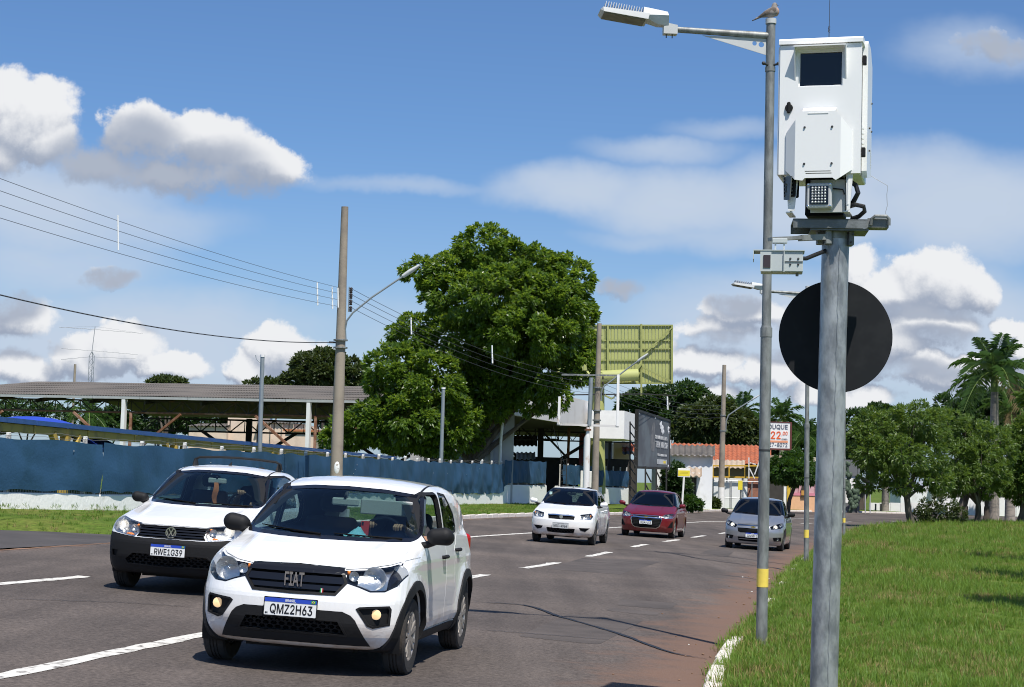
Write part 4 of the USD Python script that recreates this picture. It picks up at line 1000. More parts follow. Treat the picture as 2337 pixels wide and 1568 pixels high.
# ---------------------------------------------------------------- lamp posts, bird, speed camera, sign
GALV = pbr('galvanised_steel', (.44, .45, .45), .42, .5, color2=(.21, .22, .23), scale=11.0, mixlo=.34, mixhi=.66, bump=.2, bump_scale=24, stretch=(1, 1, .45))
GALVD = pbr('weathered_galvanised', (.27, .28, .27), .55, .35, color2=(.155, .16, .155), scale=12.0, mixlo=.36, mixhi=.64, bump=.15, bump_scale=40, stretch=(1, 1, .3))
LAMPGREY = pbr('lamp_grey_paint', (.50, .51, .51), .5, var=.06)
LAMPFACE = pbr('lamp_underside', (.16, .15, .12), .6, var=.3, scale=9)
YELLOWBAND = pbr('yellow_reflective_band', (.80, .60, .10), .5, var=.08, scale=12)
BOLT = pbr('dark_bolt', (.06, .06, .06), .5, .5)
def lamp_post(x, y, lean, label, group, detail=True):
    z0 = ground(x) + .10
    t = thing('street_lamp', label, 'street lamp', (x, y, z0), group=group)
    top = np.array([lean, 0, 6.35])
    P = lambda z: top * (z / 6.22) if z > 2.5 else top * (z / 6.35)
    part(t, 'pole', tube([P(-.3), P(3.05), P(3.06), P(3.10), P(6.10)], [.056, .056, .056, .0465, .0465], 20), GALVD)
    part(t, 'collar', tube([P(2.98), P(3.07)], [.060, .060], 20), GALVD); part(t, 'collar', tube([P(5.62), P(5.665)], [.052, .052], 20), GALVD)
    part(t, 'cap', [tube([P(6.10), P(6.15)], [.055, .055], 20)], LAMPGREY)
    part(t, 'yellow_band', tube([P(.56), P(.74)], [.0585, .0585], 20), YELLOWBAND)
    part(t, 'black_strap', tube([P(1.90), P(1.92)], [.0585, .0585], 20), BOLT)
    for s in (-1, 1):
        part(t, 'clamp_bolt', [tube([P(5.68) + [s * .03, -.03, 0], P(5.68) + [s * .085, -.06, .01]], .012, 8), sphere(P(5.68) + [s * .075, -.055, .01], .020, 1)], BOLT)
    az = math.radians(184); d = np.array([math.cos(az), math.sin(az), 0]); a = P(5.98)
    e = a + d * .98 + [0, 0, .02]
    part(t, 'arm', tube([a + d * .03, e], [.036, .030], 16), GALVD)
    g = Polygon([(0.045, -.03), (.045, -.20), (.70, -.028)]) - Point(.095, -.095).buffer(.028) - Point(.165, -.085).buffer(.023)
    M = np.array([d, [0, 0, 1.0], np.cross(d, [0, 0, 1.0])]).T
    part(t, 'gusset', move(xf(poly3(g, .008), M), a - M[:, 2] * .004), LAMPGREY)
    # luminaire
    def L(s, zz, w): return e + d * s + np.array([0, 0, zz]) + np.cross(d, [0, 0, 1.0]) * w
    q = part(t, 'lamp_socket', m3.Manifold.hull_points(np.array([L(s, zz, w) for s, z_ in ((-.02, (-.055, .035)), (.12, (-.055, .06))) for zz in z_ for w in (-.05, .05)])), LAMPGREY, smooth=False)
    part(q, 'socket_bolt', [tube([L(.03, -.05, -.02), L(.03, -.095, -.02)], .006, 6), tube([L(.09, -.05, -.02), L(.09, -.095, -.02)], .006, 6)], BOLT)
    til = .24
    def H(s, zz, w): return L(.10 + s * math.cos(til) - zz * math.sin(til), .03 + s * math.sin(til) * .55 + zz * math.cos(til), w)
    part(q, 'driver_housing', m3.Manifold.hull_points(np.array([H(s, zz, w) for s, zz, ww in ((-.03, .0, .05), (.02, .13, .075), (.0, .09, .10), (.23, .05, .12), (.27, .13, .10), (.26, .03, .11), (.08, -.01, .06)) for w in (-ww, ww)])), LAMPGREY, smooth=25)
    part(q, 'lamp_head', m3.Manifold.hull_points(np.array([H(s, zz, w) for s, zz, ww in ((.20, .0, .15), (.20, .065, .14), (.66, .0, .15), (.68, .045, .14), (.70, .02, .12)) for w in (-ww, ww)])), LAMPGREY, smooth=25)
    part(q, 'lamp_face', m3.Manifold.hull_points(np.array([H(s, zz, w) for s in (.225, .655) for zz in (-.010, .005) for w in (-.13, .13)])), LAMPFACE, smooth=False)
    for k in range(15 if detail else 8):
        s = .29 + k * (.0265 if detail else .05)
        part(q, 'cooling_fin', m3.Manifold.hull_points(np.array([H(s + ds, zz, w) for ds in (-.003, .003) for zz, ww in ((.05, .13), (.115, .12)) for w in (-ww, ww)])), LAMPGREY, smooth=False)
    return t
p1, p2, p3 = gp(1738, 1470, .10), gp(1840, 1282, .10), gp(1926, 1226, .10)
p2 = p2 * .985
lamp_post(p1[0], p1[1], -.012, 'nearest grey street lamp, a bird perched on its top', 'street lamps along the median')
lamp_post(p2[0], p2[1], -.06, 'second grey street lamp, behind the side camera and black disc', 'street lamps along the median', False)
lamp_post(p3[0], p3[1], -.06, 'far street lamp almost hidden behind the thick camera pole', 'street lamps along the median', False)
# dove on the first lamp
def dove(base):
    t = thing('bird', 'small brown dove perched on top of the nearest street lamp', 'bird', base)
    DB, DP, DG = pbr('dove_brown', (.13, .105, .09), .8, var=.25, scale=40), pbr('dove_breast', (.38, .24, .19), .85, var=.1, scale=30), pbr('dove_grey', (.22, .20, .19), .8)
    B = lambda x, z, y=0: np.array([x, y, z])
    body = [(B(.03, .075), .048), (B(.0, .065), .052), (B(-.05, .05), .035), (B(-.10, .025), .014), (B(-.15, .0), .010)]
    hull = m3.Manifold()
    chain = [(B(.035, .145), .026), (B(.03, .11), .034)] + body
    for (a, r), (b, s) in zip(chain[:-1], chain[1:]):
        hull = hull + m3.Manifold.hull_points(np.vstack([sphere(a, r, 2)[0], sphere(b, s, 2)[0]]))
    tm = trimesh.Trimesh(*arr(hull.refine_to_length(.012))); trimesh.smoothing.filter_taubin(tm, iterations=10)
    part(t, 'body', tm, DG, smooth=True)
    part(t, 'breast', sphere(B(.045, .078), (.038, .040, .050), 2), DP, smooth=True)
    for s in (-1, 1): part(t, 'wing', m3.Manifold.hull_points(np.vstack([sphere(B(.02, .085, s * .040), (.03, .012, .034), 1)[0], sphere(B(-.05, .055, s * .036), (.03, .010, .022), 1)[0], sphere(B(-.125, .015, s * .012), (.012, .005, .006), 1)[0]])), DB, smooth=True)
    part(t, 'tail', m3.Manifold.hull_points(np.vstack([sphere(B(-.10, .02), (.01, .016, .006), 1)[0], sphere(B(-.185, -.02), (.006, .022, .004), 1)[0]])), DB, smooth=True)
    part(t, 'beak', cyl(B(.058, .146), B(.076, .140), .006, .001, 6), BOLT)
    for s in (-1, 1):
        part(t, 'eye', sphere(B(.050, .152, s * .019), .0045, 1), BOLT); part(t, 'foot', cyl(B(.01, .03, s * .015), B(.012, -.002, s * .015), .004, .004, 6), DP)
dove((p1[0] - .012 * .98, p1[1], ground(p1[0]) + .10 + 6.15 * 6.35 / 6.22))
# ---- speed camera
CAMWHITE = pbr('camera_white_paint', (.80, .80, .79), .38, coat=.25)
SCREEN = pbr('dark_camera_window', (.004, .005, .008), .04)
RUBBERC = pbr('black_cable', (.012, .012, .013), .45)
STEELPL = pbr('dark_galvanised_plate', (.13, .14, .14), .5, .4, color2=(.20, .21, .21), scale=8, bump=.1)
DISCB = pbr('sign_back_black', (.009, .010, .012), .6, spec=.25, color2=(.014, .015, .017), scale=5)
POLEB = np.array([2.062, 11.4, 0.0]); POLEZ = ground(2.06) + .08
t = thing('camera_pole', 'thick galvanised pole carrying the white speed camera', 'pole', (POLEB[0], POLEB[1], POLEZ))
ptop = np.array([.040, 0, 3.235 - POLEZ])
part(t, 'pole', tube([(-.004, 0, -.4)] + [ptop * k for k in np.linspace(.02, 1, 12)], .0885, 40), GALV)
wl = [np.array([.010 + .004 * math.sin(k * 2.3), -.0885, 0]) + ptop * k_ for k, k_ in enumerate(np.linspace(.0, .97, 60))]
part(t, 'weld_seam', tube(wl, .0045, 6), GALV)
for z in np.random.default_rng(5).uniform(.2, 2.8, 26):
    pass
part(t, 'pole_clamp', [tube([ptop + [0, 0, -.05], ptop + [0, 0, -.005]], .092, 32), bx(ptop[0] - .125, ptop[0] - .085, -.03, .03, ptop[2] - .085, ptop[2] + .0, .004), bx(ptop[0] + .072, ptop[0] + .105, -.085, .0, ptop[2] - .095, ptop[2] + .0, .004)], GALVD)
for s in (-1, 1): part(t, 'clamp_bolt', cyl((ptop[0] + .09 + s * .006, -.10, ptop[2] - .05 + s * .025), (ptop[0] + .09 + s * .006, .02, ptop[2] - .05 + s * .025), .006, None, 8), BOLT)
# platform on top of the pole
t2 = thing('camera_platform', 'dark steel channel platform between the pole and the white camera', 'bracket', (POLEB[0] + ptop[0], POLEB[1], 3.24), rotz=-math.radians(6))
part(t2, 'channel', [bx(-.285, .19, -.15, .15, .052, .060), bx(-.285, .19, -.15, -.142, 0.0, .060), bx(-.285, .19, .142, .15, 0., .060), bx(-.17, .20, -.135, .135, -.012, .0)], STEELPL)
part(t2, 'outrigger', [bx(.19, .325, -.15, -.142, .008, .068), bx(.19, .325, -.142, -.02, .008, .016), bx(.19, .325, -.028, -.02, .016, .06)], GALVD)
part(t2, 'handle', tube([(.21, -.16, .02), (.215, -.165, .062), (.235, -.17, .078), (.31, -.17, .078), (.325, -.165, .062), (.325, -.16, .02)], .011, 10), GALVD)
# the cabinet
YAW = math.radians(-16)
bc = np.array([1.985, 11.40, 0])
CAM = thing('speed_camera', 'white speed camera cabinet with a dark hooded window on top of the pole', 'speed camera', (bc[0] + .02, bc[1] - .02, 3.58), rotz=YAW)
Wd, Hc, Dp = .262, .885, .20        # half width, height, front depth
part(CAM, 'cabinet', bx(-Wd + .012, Wd - .010, -.165, .36, .015, Hc - .01, .008), CAMWHITE)
sq = sbox(-Wd, .0, Wd, Hc - .035) - sbox(-.142, .575, .142, .808)
part(CAM, 'door', xf(prism(sq, 'y', -.20, -.168), np.eye(4)), CAMWHITE)
part(CAM, 'top_cover', m3.Manifold.hull_points(np.array([(sx * (Wd + .008), yy, zz) for sx in (-1, 1) for yy, zz in ((-.215, Hc - .03), (-.215, Hc - .006), (-.20, Hc + .008), (.38, Hc + .03), (.38, Hc - .02))])), CAMWHITE, smooth=False)
part(CAM, 'side_edge', bx(-Wd - .012, -Wd + .008, -.19, .36, .0, Hc - .04, .003), CAMWHITE)
part(CAM, 'camera_window', bx(-.138, .138, -.173, -.1655, .578, .805), SCREEN)
part(CAM, 'window_frame', prism(sbox(-.146, .571, .146, .812) - sbox(-.134, .583, .134, .800), 'y', -.182, -.1655), CAMWHITE)
hood = [m3.Manifold.hull_points(np.array([(sx * .163 + o, yy, zz) for o in (-.004, .004) for yy, zz in ((-.20, .822), (-.275, .822), (-.20, .615))])) for sx in (-1, 1)]
part(CAM, 'window_hood', [bx(-.167, .167, -.278, -.20, .822, .830), *hood], CAMWHITE, smooth=False)
part(CAM, 'lock', [xf(lathe([(0, .012), (.022, .010), (.026, 0), (.026, -.01)], 24, 'y'), np.hstack([np.diag([1, -1, 1.0]), [[-.20], [-.206], [.437]]])), bx(-.212, -.188, -.222, -.205, .40, .474, .006)], CAR_BLACK)
# raised shield with folded flanks
zt, zb = .42, -.045
c_ = [(-.148, .345), (-.105, .405), (.105, .405), (.148, .350)]
out = np.array([(-.215, .268), (-.155, .33), (-.105, .405), (.105, .405), (.150, .355), (.210, .280), (.205, .02), (.150, -.050), (.112, -.052), (.090, -.036), (-.085, -.036), (-.100, -.052), (-.148, -.052), (-.215, .022)])
face = Polygon([(-.150, .345), (-.105, .400), (.105, .400), (.140, .360), (.140, -.035), (.112, -.052), (.090, -.036), (-.085, -.036), (-.100, -.052), (-.150, -.045)])
part(CAM, 'shield_plate', prism(face - sbox(-.080, -.010, .085, -.004) - sbox(-.085, .004, .080, .010), 'y', -.262, -.250), CAMWHITE, smooth=False)
for sgn, inner, outer_ in ((-1, [(-.150, .345), (-.150, -.045)], [(-.215, .268), (-.215, .022)]), (1, [(.140, .360), (.140, -.035)], [(.208, .280), (.208, .02)])):
    part(CAM, 'shield_flank', m3.Manifold.hull_points(np.array([(x, y, z) for (x, z), yy in ((inner[0], (-.262, -.250)), (inner[1], (-.262, -.250)), (outer_[0], (-.212, -.200)), (outer_[1], (-.212, -.200))) for y in yy])), CAMWHITE, smooth=False)
part(CAM, 'shield_top', m3.Manifold.hull_points(np.array([(x, y, z) for x in (-.105, .105) for y, z in ((-.262, .400), (-.250, .400), (-.205, .432), (-.20, .42))])), CAMWHITE, smooth=False)
part(CAM, 'shield_slot', bx(-.07, .06, -.265, -.261, .382, .388), CAMWHITE)
for xx in (-.090, .085):
    for zz in (.056, .294): part(CAM, 'shield_bolt', xf(lathe([(0, .008), (.006, .008), (.008, 0)], 10, 'y'), np.hstack([np.diag([1, -1, 1.0]), [[xx], [-.262], [zz]]])), BOLT)
for zz in (.14, .74): part(CAM, 'hinge', [bx(Wd + .002, Wd + .028, -.19, -.15, zz - .03, zz + .03, .004)], CAR_BLACK)
for k in range(5): part(CAM, 'vent_fold', m3.Manifold.hull_points(np.array([(Wd + .001, -.14, .17 + k * .033), (Wd + .016, -.12, .17 + k * .033), (Wd + .001, -.14, .195 + k * .033), (Wd + .001, -.08, .17 + k * .033), (Wd + .001, -.08, .195 + k * .033)])), CAMWHITE, smooth=False)
side = Polygon([(-.12, .04), (-.09, .0), (.20, .05), (.24, .10), (.24, .80), (.10, .895), (-.10, .90), (-.12, .88)])
M90 = np.array([[0, 0, 1, Wd - .006], [1, 0, 0, .07], [0, 1, 0, 0]], float)
hs_ = man(poly3(side, .034)); hs_ = hs_.transform(M90)
for k in range(7): hs_ = hs_ - mbox(Wd - .004 + .024, Wd + .05, .20, .29, .11 + k * .018, .117 + k * .018)
part(CAM, 'rear_side_cover', hs_, CAMWHITE, smooth=False)
for (yy, zz) in ((.10, .35), (.27, .36), (.27, .55), (.10, .20)): part(CAM, 'cover_bolt', sphere((Wd + .03, yy, zz), .007, 1), BOLT)
for s, xx in ((-1, -.185), (1, .185)):
    part(CAM, 'leg_bracket', m3.Manifold.hull_points(np.array([(xx + o, y, z) for o in (-.004, .004) for y, z in ((-.19, .01), (.10, .01), (-.155, -.235), (-.10, -.235), (-.19, -.20))])), CAMWHITE, smooth=False)
    part(CAM, 'leg_plate', m3.Manifold.hull_points(np.array([(xx * 1.0 + (a if s < 0 else -a), y, z) for y in (-.186, -.179) for a, z in ((-.03, .01), (.055 if s < 0 else .015, .01), (-.012, -.235), (.028 if s < 0 else .008, -.235))])), CAMWHITE, smooth=False)
    part(CAM, 'leg_foot', bx(xx - .03, xx + .01, -.16, .05, -.245, -.237), CAMWHITE)
part(CAM, 'back_box', bx(-.11, .14, .0, .20, -.24, .01, .006), CAR_BLACK)
t3 = thing('infrared_lamp', 'infrared lamp with a grid of clear lenses under the white cabinet', 'lamp', (bc[0] + .02, bc[1] - .02, 3.58), rotz=YAW)
part(t3, 'backplate', bx(-.06, .165, -.150, -.140, -.245, -.03, .003), LAMPGREY)
part(t3, 'housing', bx(-.075, .085, -.235, -.15, -.225, -.065, .008), LAMPGREY)
part(t3, 'lamp_front', bx(-.055, .065, -.240, -.234, -.205, -.085, .002), SCREEN)
LEDM = pbr('led_lens', (.55, .56, .55), .12, .4)
for r in range(6):
    for c in range(5): part(t3, 'led', sphere((-.036 + c * .020, -.243, -.098 - r * .0185), (.0078, .007, .0078), 1), LEDM, smooth=True)
for (a, b) in ((-.065, -.075), (.075, -.075), (-.065, -.215), (.075, -.215)): part(t3, 'corner_screw', sphere((a, -.236, b), (.009, .005, .009), 1), CHROME)
t3 = thing('infrared_lamp', 'dark infrared lamp with slotted side plate at the left under the cabinet', 'lamp', (bc[0] - .17, bc[1] - .05, 3.58), rotz=YAW - .35)
part(t3, 'housing', bx(-.02, .06, -.11, -.04, -.145, -.012, .006), CAR_BLACK)
part(t3, 'side_plate', prism(Polygon([(-.14, -.02), (-.02, -.01), (-.03, -.16), (-.12, -.175)]) - Point(-.07, -.07).buffer(.012) - sbox(-.078, -.12, -.062, -.07), 'x', -.075, -.068).transform(np.hstack([rz(.9), [[0], [-.02], [0]]])), STEELPL, smooth=False)
for r in range(5):
    for c in range(3): part(t3, 'led', sphere((-.005 + c * .024, -.113, -.035 - r * .024), .006, 1), STEELPL, smooth=True)
# cables, wire, whip aerial
C = lambda x, y, z: np.array([bc[0] + .02, bc[1] - .02, 3.58]) + rz(YAW) @ np.array([x, y, z])
solo('cable', [tube([C(.15, -.02, .0), C(.22, -.03, -.05), C(.235, -.03, -.10), C(.21, 0, -.14), C(.19, .02, -.17)], .016, 10), tube([C(.14, .02, -.19), C(.22, -.05, -.18), C(.275, -.06, -.195), C(.28, -.05, -.225), C(.24, .0, -.25), C(.19, .04, -.26)], .015, 10)], RUBBERC, 'black cable looping beside the bracket under the white cabinet', 'cable')
part(CAM, 'lamp_cable', tube([C(.05, -.14, -.06) - C(0, 0, 0), (.09, -.16, -.09), (.15, -.17, -.10), (.16, -.16, -.13)], .005, 6), RUBBERC)
w = [at(1981, 397, 11.62), at(2005, 412, 11.6), at(2026, 424, 11.58), at(2024, 445, 11.57), at(2025, 470, 11.56), at(2021, 485, 11.55), at(2024, 497, 11.5), at(2019, 512, 11.45)]
solo('loose_wire', tube(w, .0016, 5), GALVD, 'thin loose wire hanging from the cabinet back to the platform', 'wire')
t4 = thing('whip_aerial', 'thin whip aerial rising from the top of the white camera', 'aerial', C(.02, .10, Hc + .02))
part(t4, 'rod', tube([(0, 0, 0), (.0, 0, .10), (.003, 0, .5)], [.004, .0025, .0015], 6), BOLT)
co = [(.006 * math.cos(a), .006 * math.sin(a), .10 + a * .0016) for a in np.linspace(0, 2 * np.pi * 4, 50)]
part(t4, 'coil', tube(co, .0018, 5), BOLT)
# side camera on an arm
t5 = thing('traffic_camera', 'small grey box camera hanging from an arm left of the pole', 'camera', at(1778, 598, 11.15), rotz=math.radians(-8))
sc_ = pbr('camera_pale_grey', (.46, .50, .50), .5)
part(t5, 'body', bx(-.115, .150, -.06, .10, -.068, .066, .004), sc_)
part(t5, 'sun_shield', [bx(-.165, .160, -.07, .105, .064, .070), bx(-.165, -.160, -.07, .105, .01, .066), bx(.028, .034, -.075, -.065, -.072, .06)], sc_)
part(t5, 'front_plate', bx(-.120, -.05, -.066, -.060, -.068, .066), sc_)
part(t5, 'lens_window', bx(-.100, -.055, -.071, -.065, -.045, .035), pbr('brown_lens_window', (.05, .032, .03), .08))
part(t5, 'seam', [bx(.03, .150, -.0655, -.060, -.006, -.001)], STEELPL)
for (a, b) in ((.07, .015), (.12, .015), (.07, -.022), (.12, -.022)): part(t5, 'screw', sphere((a, -.062, b), .007, 1), BOLT)
part(t5, 'bottom_stub', cyl((.115, .0, -.068), (.115, 0, -.09), .010, None, 10), GALVD)
part(t5, 'hanger', [bx(-.03, -.02, -.02, .02, .07, .15), bx(.025, .035, -.02, .02, .07, .15), bx(-.045, .05, -.03, .03, .12, .15, .003)], sc_)
a0, a1 = at(1757, 546, 11.15), at(1893, 541, 11.33)
solo('wall_bracket', [beam(a0, (a0 + a1) / 2 + [0, 0, .002], .05, .022), beam((a0 + a1) / 2, a1, .05, .036), bx(a1[0] - .03, a1[0] + .01, a1[1] - .04, a1[1] + .04, a1[2] - .05, a1[2] + .04, .004)], GALVD, 'pale steel arm reaching left from the pole to the box camera', 'bracket')
solo('cable', tube([at(1818, 590, 11.2), at(1840, 590, 11.24), at(1862, 581, 11.28), at(1885, 572, 11.36)], .014, 10), RUBBERC, 'black cable from the small box camera into the pole', 'cable')
# round sign seen from behind
dc = at(1907, 768, 11.66)
t6 = thing('round_sign', 'black back of a round traffic sign behind the thick pole', 'traffic sign', dc, rotz=math.radians(-3))
part(t6, 'disc', lathe([(0, -.003), (.374, -.003), (.377, 0), (.374, .003), (0, .003)], 96, 'y'), DISCB)
part(t6, 'fixing_clamp', bx(-.06, .06, -.03, -.004, .10, .13), STEELPL)
part(t6, 'fixing_clamp', bx(-.06, .06, -.03, -.004, -.13, -.10), STEELPL)
# ---------------------------------------------------------------- low wall, fence, shade cloth
WALLW = pbr('whitewashed_brick', (.84, .83, .81), .9, color2=(.60, .56, .50), scale=1.6, mixlo=.62, mixhi=.80, bump=.5, bump_scale=14, space='world', stretch=(1, 1, .6))
CLOTH = pbr('blue_shade_cloth', (.026, .080, .158), .8, color2=(.020, .066, .122), scale=.9, mixlo=.42, mixhi=.6, bump=.35, bump_scale=16, space='world', spec=.25)
POSTC = pbr('concrete_fence_post', (.46, .44, .41), .9, var=.15, bump=.3, space='world')
POSTTIP = pbr('white_post_tip', (.72, .71, .69), .8, var=.1)
CONC = pbr('weathered_concrete', (.30, .255, .20), .85, color2=(.22, .185, .15), scale=1.1, mixlo=.4, mixhi=.65, bump=.25, bump_scale=25, space='world')
wy0, wy1 = 20.0, 131.0
def wall_base(y): return verge_z(np.array([float(WALL(y)) + .1]), np.array([float(y)]))[0]
def wall_h(y): return np.interp(y, [20, 38, 46, 80, 91, 92.5, 131], [.33, .36, .40, .60, .68, 1.0, 1.2])       # top of the wall over its foot
def cloth_top(y): return np.interp(y, [20, 38, 58, 78, 92, 131], [1.50, 1.56, 1.74, 1.90, 2.10, 2.62])
def wall_run(y0, y1, label, mat):
    n = max(int((y1 - y0) / .8), 3); yy = np.linspace(y0, y1, n); rg = np.random.default_rng(int(y0))
    x = WALL(yy); z0 = np.array([wall_base(v) for v in yy]) - .15; z1 = z0 + .15 + wall_h(yy) + rg.normal(0, .004, n)
    rows = []
    for dx, z in ((0, z0), (0, z1 - .03), (-.02, z1), (-.14, z1), (-.16, z1 - .03), (-.16, z0)): rows.append(np.stack([x + dx, yy, z], -1))
    A = np.stack(rows, 1); k = 6; V = A.reshape(-1, 3); i, j = np.meshgrid(np.arange(n - 1), np.arange(k - 1), indexing='ij')
    q = np.stack([i * k + j, i * k + j + 1, (i + 1) * k + j + 1, (i + 1) * k + j], -1).reshape(-1, 4)
    caps = [np.array([[b, b + 1, b + 2], [b, b + 2, b + 3], [b, b + 3, b + 5], [b + 3, b + 4, b + 5]]) for b in (0, (n - 1) * k)]
    return V, np.vstack([q[:, [0, 1, 2]], q[:, [0, 2, 3]], caps[0], caps[1]])
wt = thing('low_wall', 'long low whitewashed wall under the blue shade cloth', 'wall')
for a, b in ((20, 60), (60.02, 104.0), (107.2, 131)):
    part(wt, 'wall_section', wall_run(a, b, '', WALLW), WALLW, smooth=20)
fence = thing('mesh_fence', 'wire mesh fence with white tipped concrete posts on the low wall', 'fence')
rg = np.random.default_rng(8)
yy = 21.0
while yy < 131:
    if not 104 < yy < 107:
        x = float(WALL(yy)) - .09; z = wall_base(yy) + wall_h(yy); zt = wall_base(yy) + cloth_top(yy) + .06 + rg.normal(0, .02)
        q = part(fence, 'fence_post', bx(x - .05, x + .05, yy - .05, yy + .05, z - .02, zt, .01), POSTC)
        part(q, 'post_tip', bx(x - .045, x + .05, yy - .045, yy + .045, zt - .03, zt + .05, .012), POSTTIP)
    yy += 2.42 + rg.normal(0, .05)
MESHW = pbr('fence_wire', (.30, .29, .28), .5, .5)
pts, cnt = [], []
for y in np.arange(21, 104, .085):
    for s in (-1, 1):
        x = float(WALL(y)) - .05; z = wall_base(y) + wall_h(y) - .01
        pts += [(x, y - s * .05, z), (x - .002, y + s * .06, z + .17)]; cnt.append(2)
wm = UsdGeom.BasisCurves.Define(stage, '/World/mesh_fence/wire_mesh'); wm.CreateTypeAttr('linear'); wm.CreatePointsAttr(Vt.Vec3fArray.FromNumpy(np.array(pts, np.float32))); wm.CreateCurveVertexCountsAttr(Vt.IntArray(cnt)); wm.CreateWidthsAttr(Vt.FloatArray([.008])); wm.SetWidthsInterpolation('constant')
UsdShade.MaterialBindingAPI.Apply(wm.GetPrim()).Bind(MESHW); wm.GetPrim().SetCustomDataByKey('kind', 'stuff')
for q, (dz, am) in enumerate(((.03, .03), (.10, .05))):
    tw = [(float(WALL(y)) - .03, y, wall_base(y) + cloth_top(y) + dz + rg.normal(0, am * .5)) for y in np.arange(21, 103.5, .6)]
    part(fence, 'barbed_wire', tube(tw, .004, 4), MESHW)
def cloth(y0, y1, low, seed, label, sag=.04, fold=.035, topdrop=0.0, topsag=.05):
    n = int((y1 - y0) / .16); m = 13; rg = np.random.default_rng(seed)
    yv = np.linspace(y0, y1, n); tv = np.linspace(0, 1, m); Y, T = np.meshgrid(yv, tv, indexing='ij')
    zb = np.array([wall_base(v) for v in yv]); zw = zb + wall_h(yv) + low; zt = zb + cloth_top(yv) - topdrop
    ph = (yv - y0) / 2.42; zt = zt - topsag * np.sin(np.pi * (ph % 1)) ** 2 - .02 * meshkit.noise(np.stack([yv * 2.1, 0 * yv, 0 * yv], -1), seed)
    zw = zw + .08 * (meshkit.noise(np.stack([yv * 1.1, 0 * yv + 9, 0 * yv], -1), seed) - .5) + .05 * (meshkit.noise(np.stack([yv * 4., 0 * yv, 0 * yv], -1), seed) - .5)
    Z = zw[:, None] * T + zt[:, None] * (1 - T)
    P = np.stack([Y * 1.3, Z * 1.6 + Y * .5, 0 * Y], -1); f1 = meshkit.fbm(P, 3, seed) - .5; f2 = meshkit.noise(np.stack([Y * 5, Z * 1.2, 0 * Y], -1), seed + 3) - .5
    X = WALL(Y) + .055 + fold * 2.2 * f1 * (0.35 + T) + fold * .35 * f2 + sag * np.sin(np.pi * T) * np.sin(np.pi * ((Y - y0) / 2.42 % 1)) ** 2
    V = np.stack([X, Y, Z], -1).reshape(-1, 3); i, j = np.meshgrid(np.arange(n - 1), np.arange(m - 1), indexing='ij')
    q = np.stack([i * m + j, i * m + j + 1, (i + 1) * m + j + 1, (i + 1) * m + j], -1).reshape(-1, 4); F = np.vstack([q[:, [0, 1, 2]], q[:, [0, 2, 3]]])
    V2 = V - [.006, 0, 0]; F2 = F[:, ::-1] + len(V)
    t = thing('shade_cloth', label, 'shade cloth')
    part(t, 'cloth', (np.vstack([V, V2]), np.vstack([F, F2])), CLOTH, smooth=True)
    for k in range(int((y1 - y0) * .9)):
        y = rg.uniform(y0, y1); tz = rg.uniform(.15, .5) if k % 3 else .94; x = float(WALL(y)) + .075; z = wall_base(y) + wall_h(y) * tz + cloth_top(y) * (1 - tz)
        if k % 3 == 1 and k < 40: part(t, 'tie', bx(x, x + .012, y - .03, y + .03, z - .006, z + .006), POSTTIP)
    return t
cloth(20, 40.9, .05, 1, 'blue shade cloth at the far left, its right edge beside the first seam')
cloth(40.95, 79.0, .045, 2, 'longest blue shade cloth, behind the white cars and the thick concrete pole')
cloth(79.1, 91.5, -.12, 3, 'rumpled blue shade cloth below the big tree trunk', .06, .09)
cloth(91.6, 103.4, .10, 4, 'blue shade cloth with dark shadows between the tree and the white post', .05, .06, -.22)
cloth(108.6, 119.5, .10, 5, 'blue shade cloth right of the second concrete pole', .05, .05, -.1)
cloth(119.6, 130.5, .10, 6, 'blue shade cloth behind the lattice of the torn poster', .05, .05, .15)
# gate in the gap by the white post
IRON = pbr('dark_iron', (.035, .033, .032), .55, .3); RUST = pbr('rusty_steel', (.16, .065, .032), .8, color2=(.28, .16, .11), scale=2.5, mixlo=.45, mixhi=.65, space='world')
gt = thing('lattice_gate', 'narrow black lattice gate post beside the second concrete pole', 'gate')
gx, gy = float(WALL(107.6)) + .1, 107.4
for s in (0, .35): part(gt, 'upright', beam((gx + s, gy, ground(gx)), (gx + s, gy, ground(gx) + 2.95), .045), IRON)
for k in range(9): part(gt, 'rung', beam((gx, gy, ground(gx) + .2 + k * .32), (gx + .35, gy, ground(gx) + .35 + k * .32), .025), IRON)
gt = thing('white_notice', 'white board standing in the gap behind the rusty white post', 'board')
part(gt, 'board', bx(at(1325, 1090, 105.6)[0], at(1366, 1090, 105.6)[0], 105.6, 105.65, ground(3), at(1345, 1075, 105.6)[2], .01), POSTTIP)
# ---------------------------------------------------------------- long open shed
ROOFG = pbr('weathered_fibre_cement', (.130, .114, .099), .9, color2=(.088, .079, .070), scale=.35, mixlo=.4, mixhi=.65, bump=.3, bump_scale=8, space='world')
WHITEST = pbr('white_steel_post', (.75, .75, .75), .5, var=.05)
GUTTER = pbr('grey_gutter', (.42, .43, .43), .5, .2, var=.08)
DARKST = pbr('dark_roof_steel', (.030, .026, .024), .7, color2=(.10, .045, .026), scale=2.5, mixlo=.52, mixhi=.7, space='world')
sh_t = thing('open_shed', 'long open sided shed with grey corrugated roof on white posts', 'shed')
Ax, Ay, Bx_, By = -36.0, 105.5, -7.9, 98.5      # front eave line in plan (left, right)
fd = np.array([Bx_ - Ax, By - Ay]); FL = np.linalg.norm(fd); fd = fd / FL; bd = np.array([-fd[1], fd[0]])
ze, zr_, depth = 5.66, 7.20, 15.0
def SP(s, dpt, z): p = np.array([Ax, Ay]) + fd * s + bd * dpt; return np.array([p[0], p[1], z])
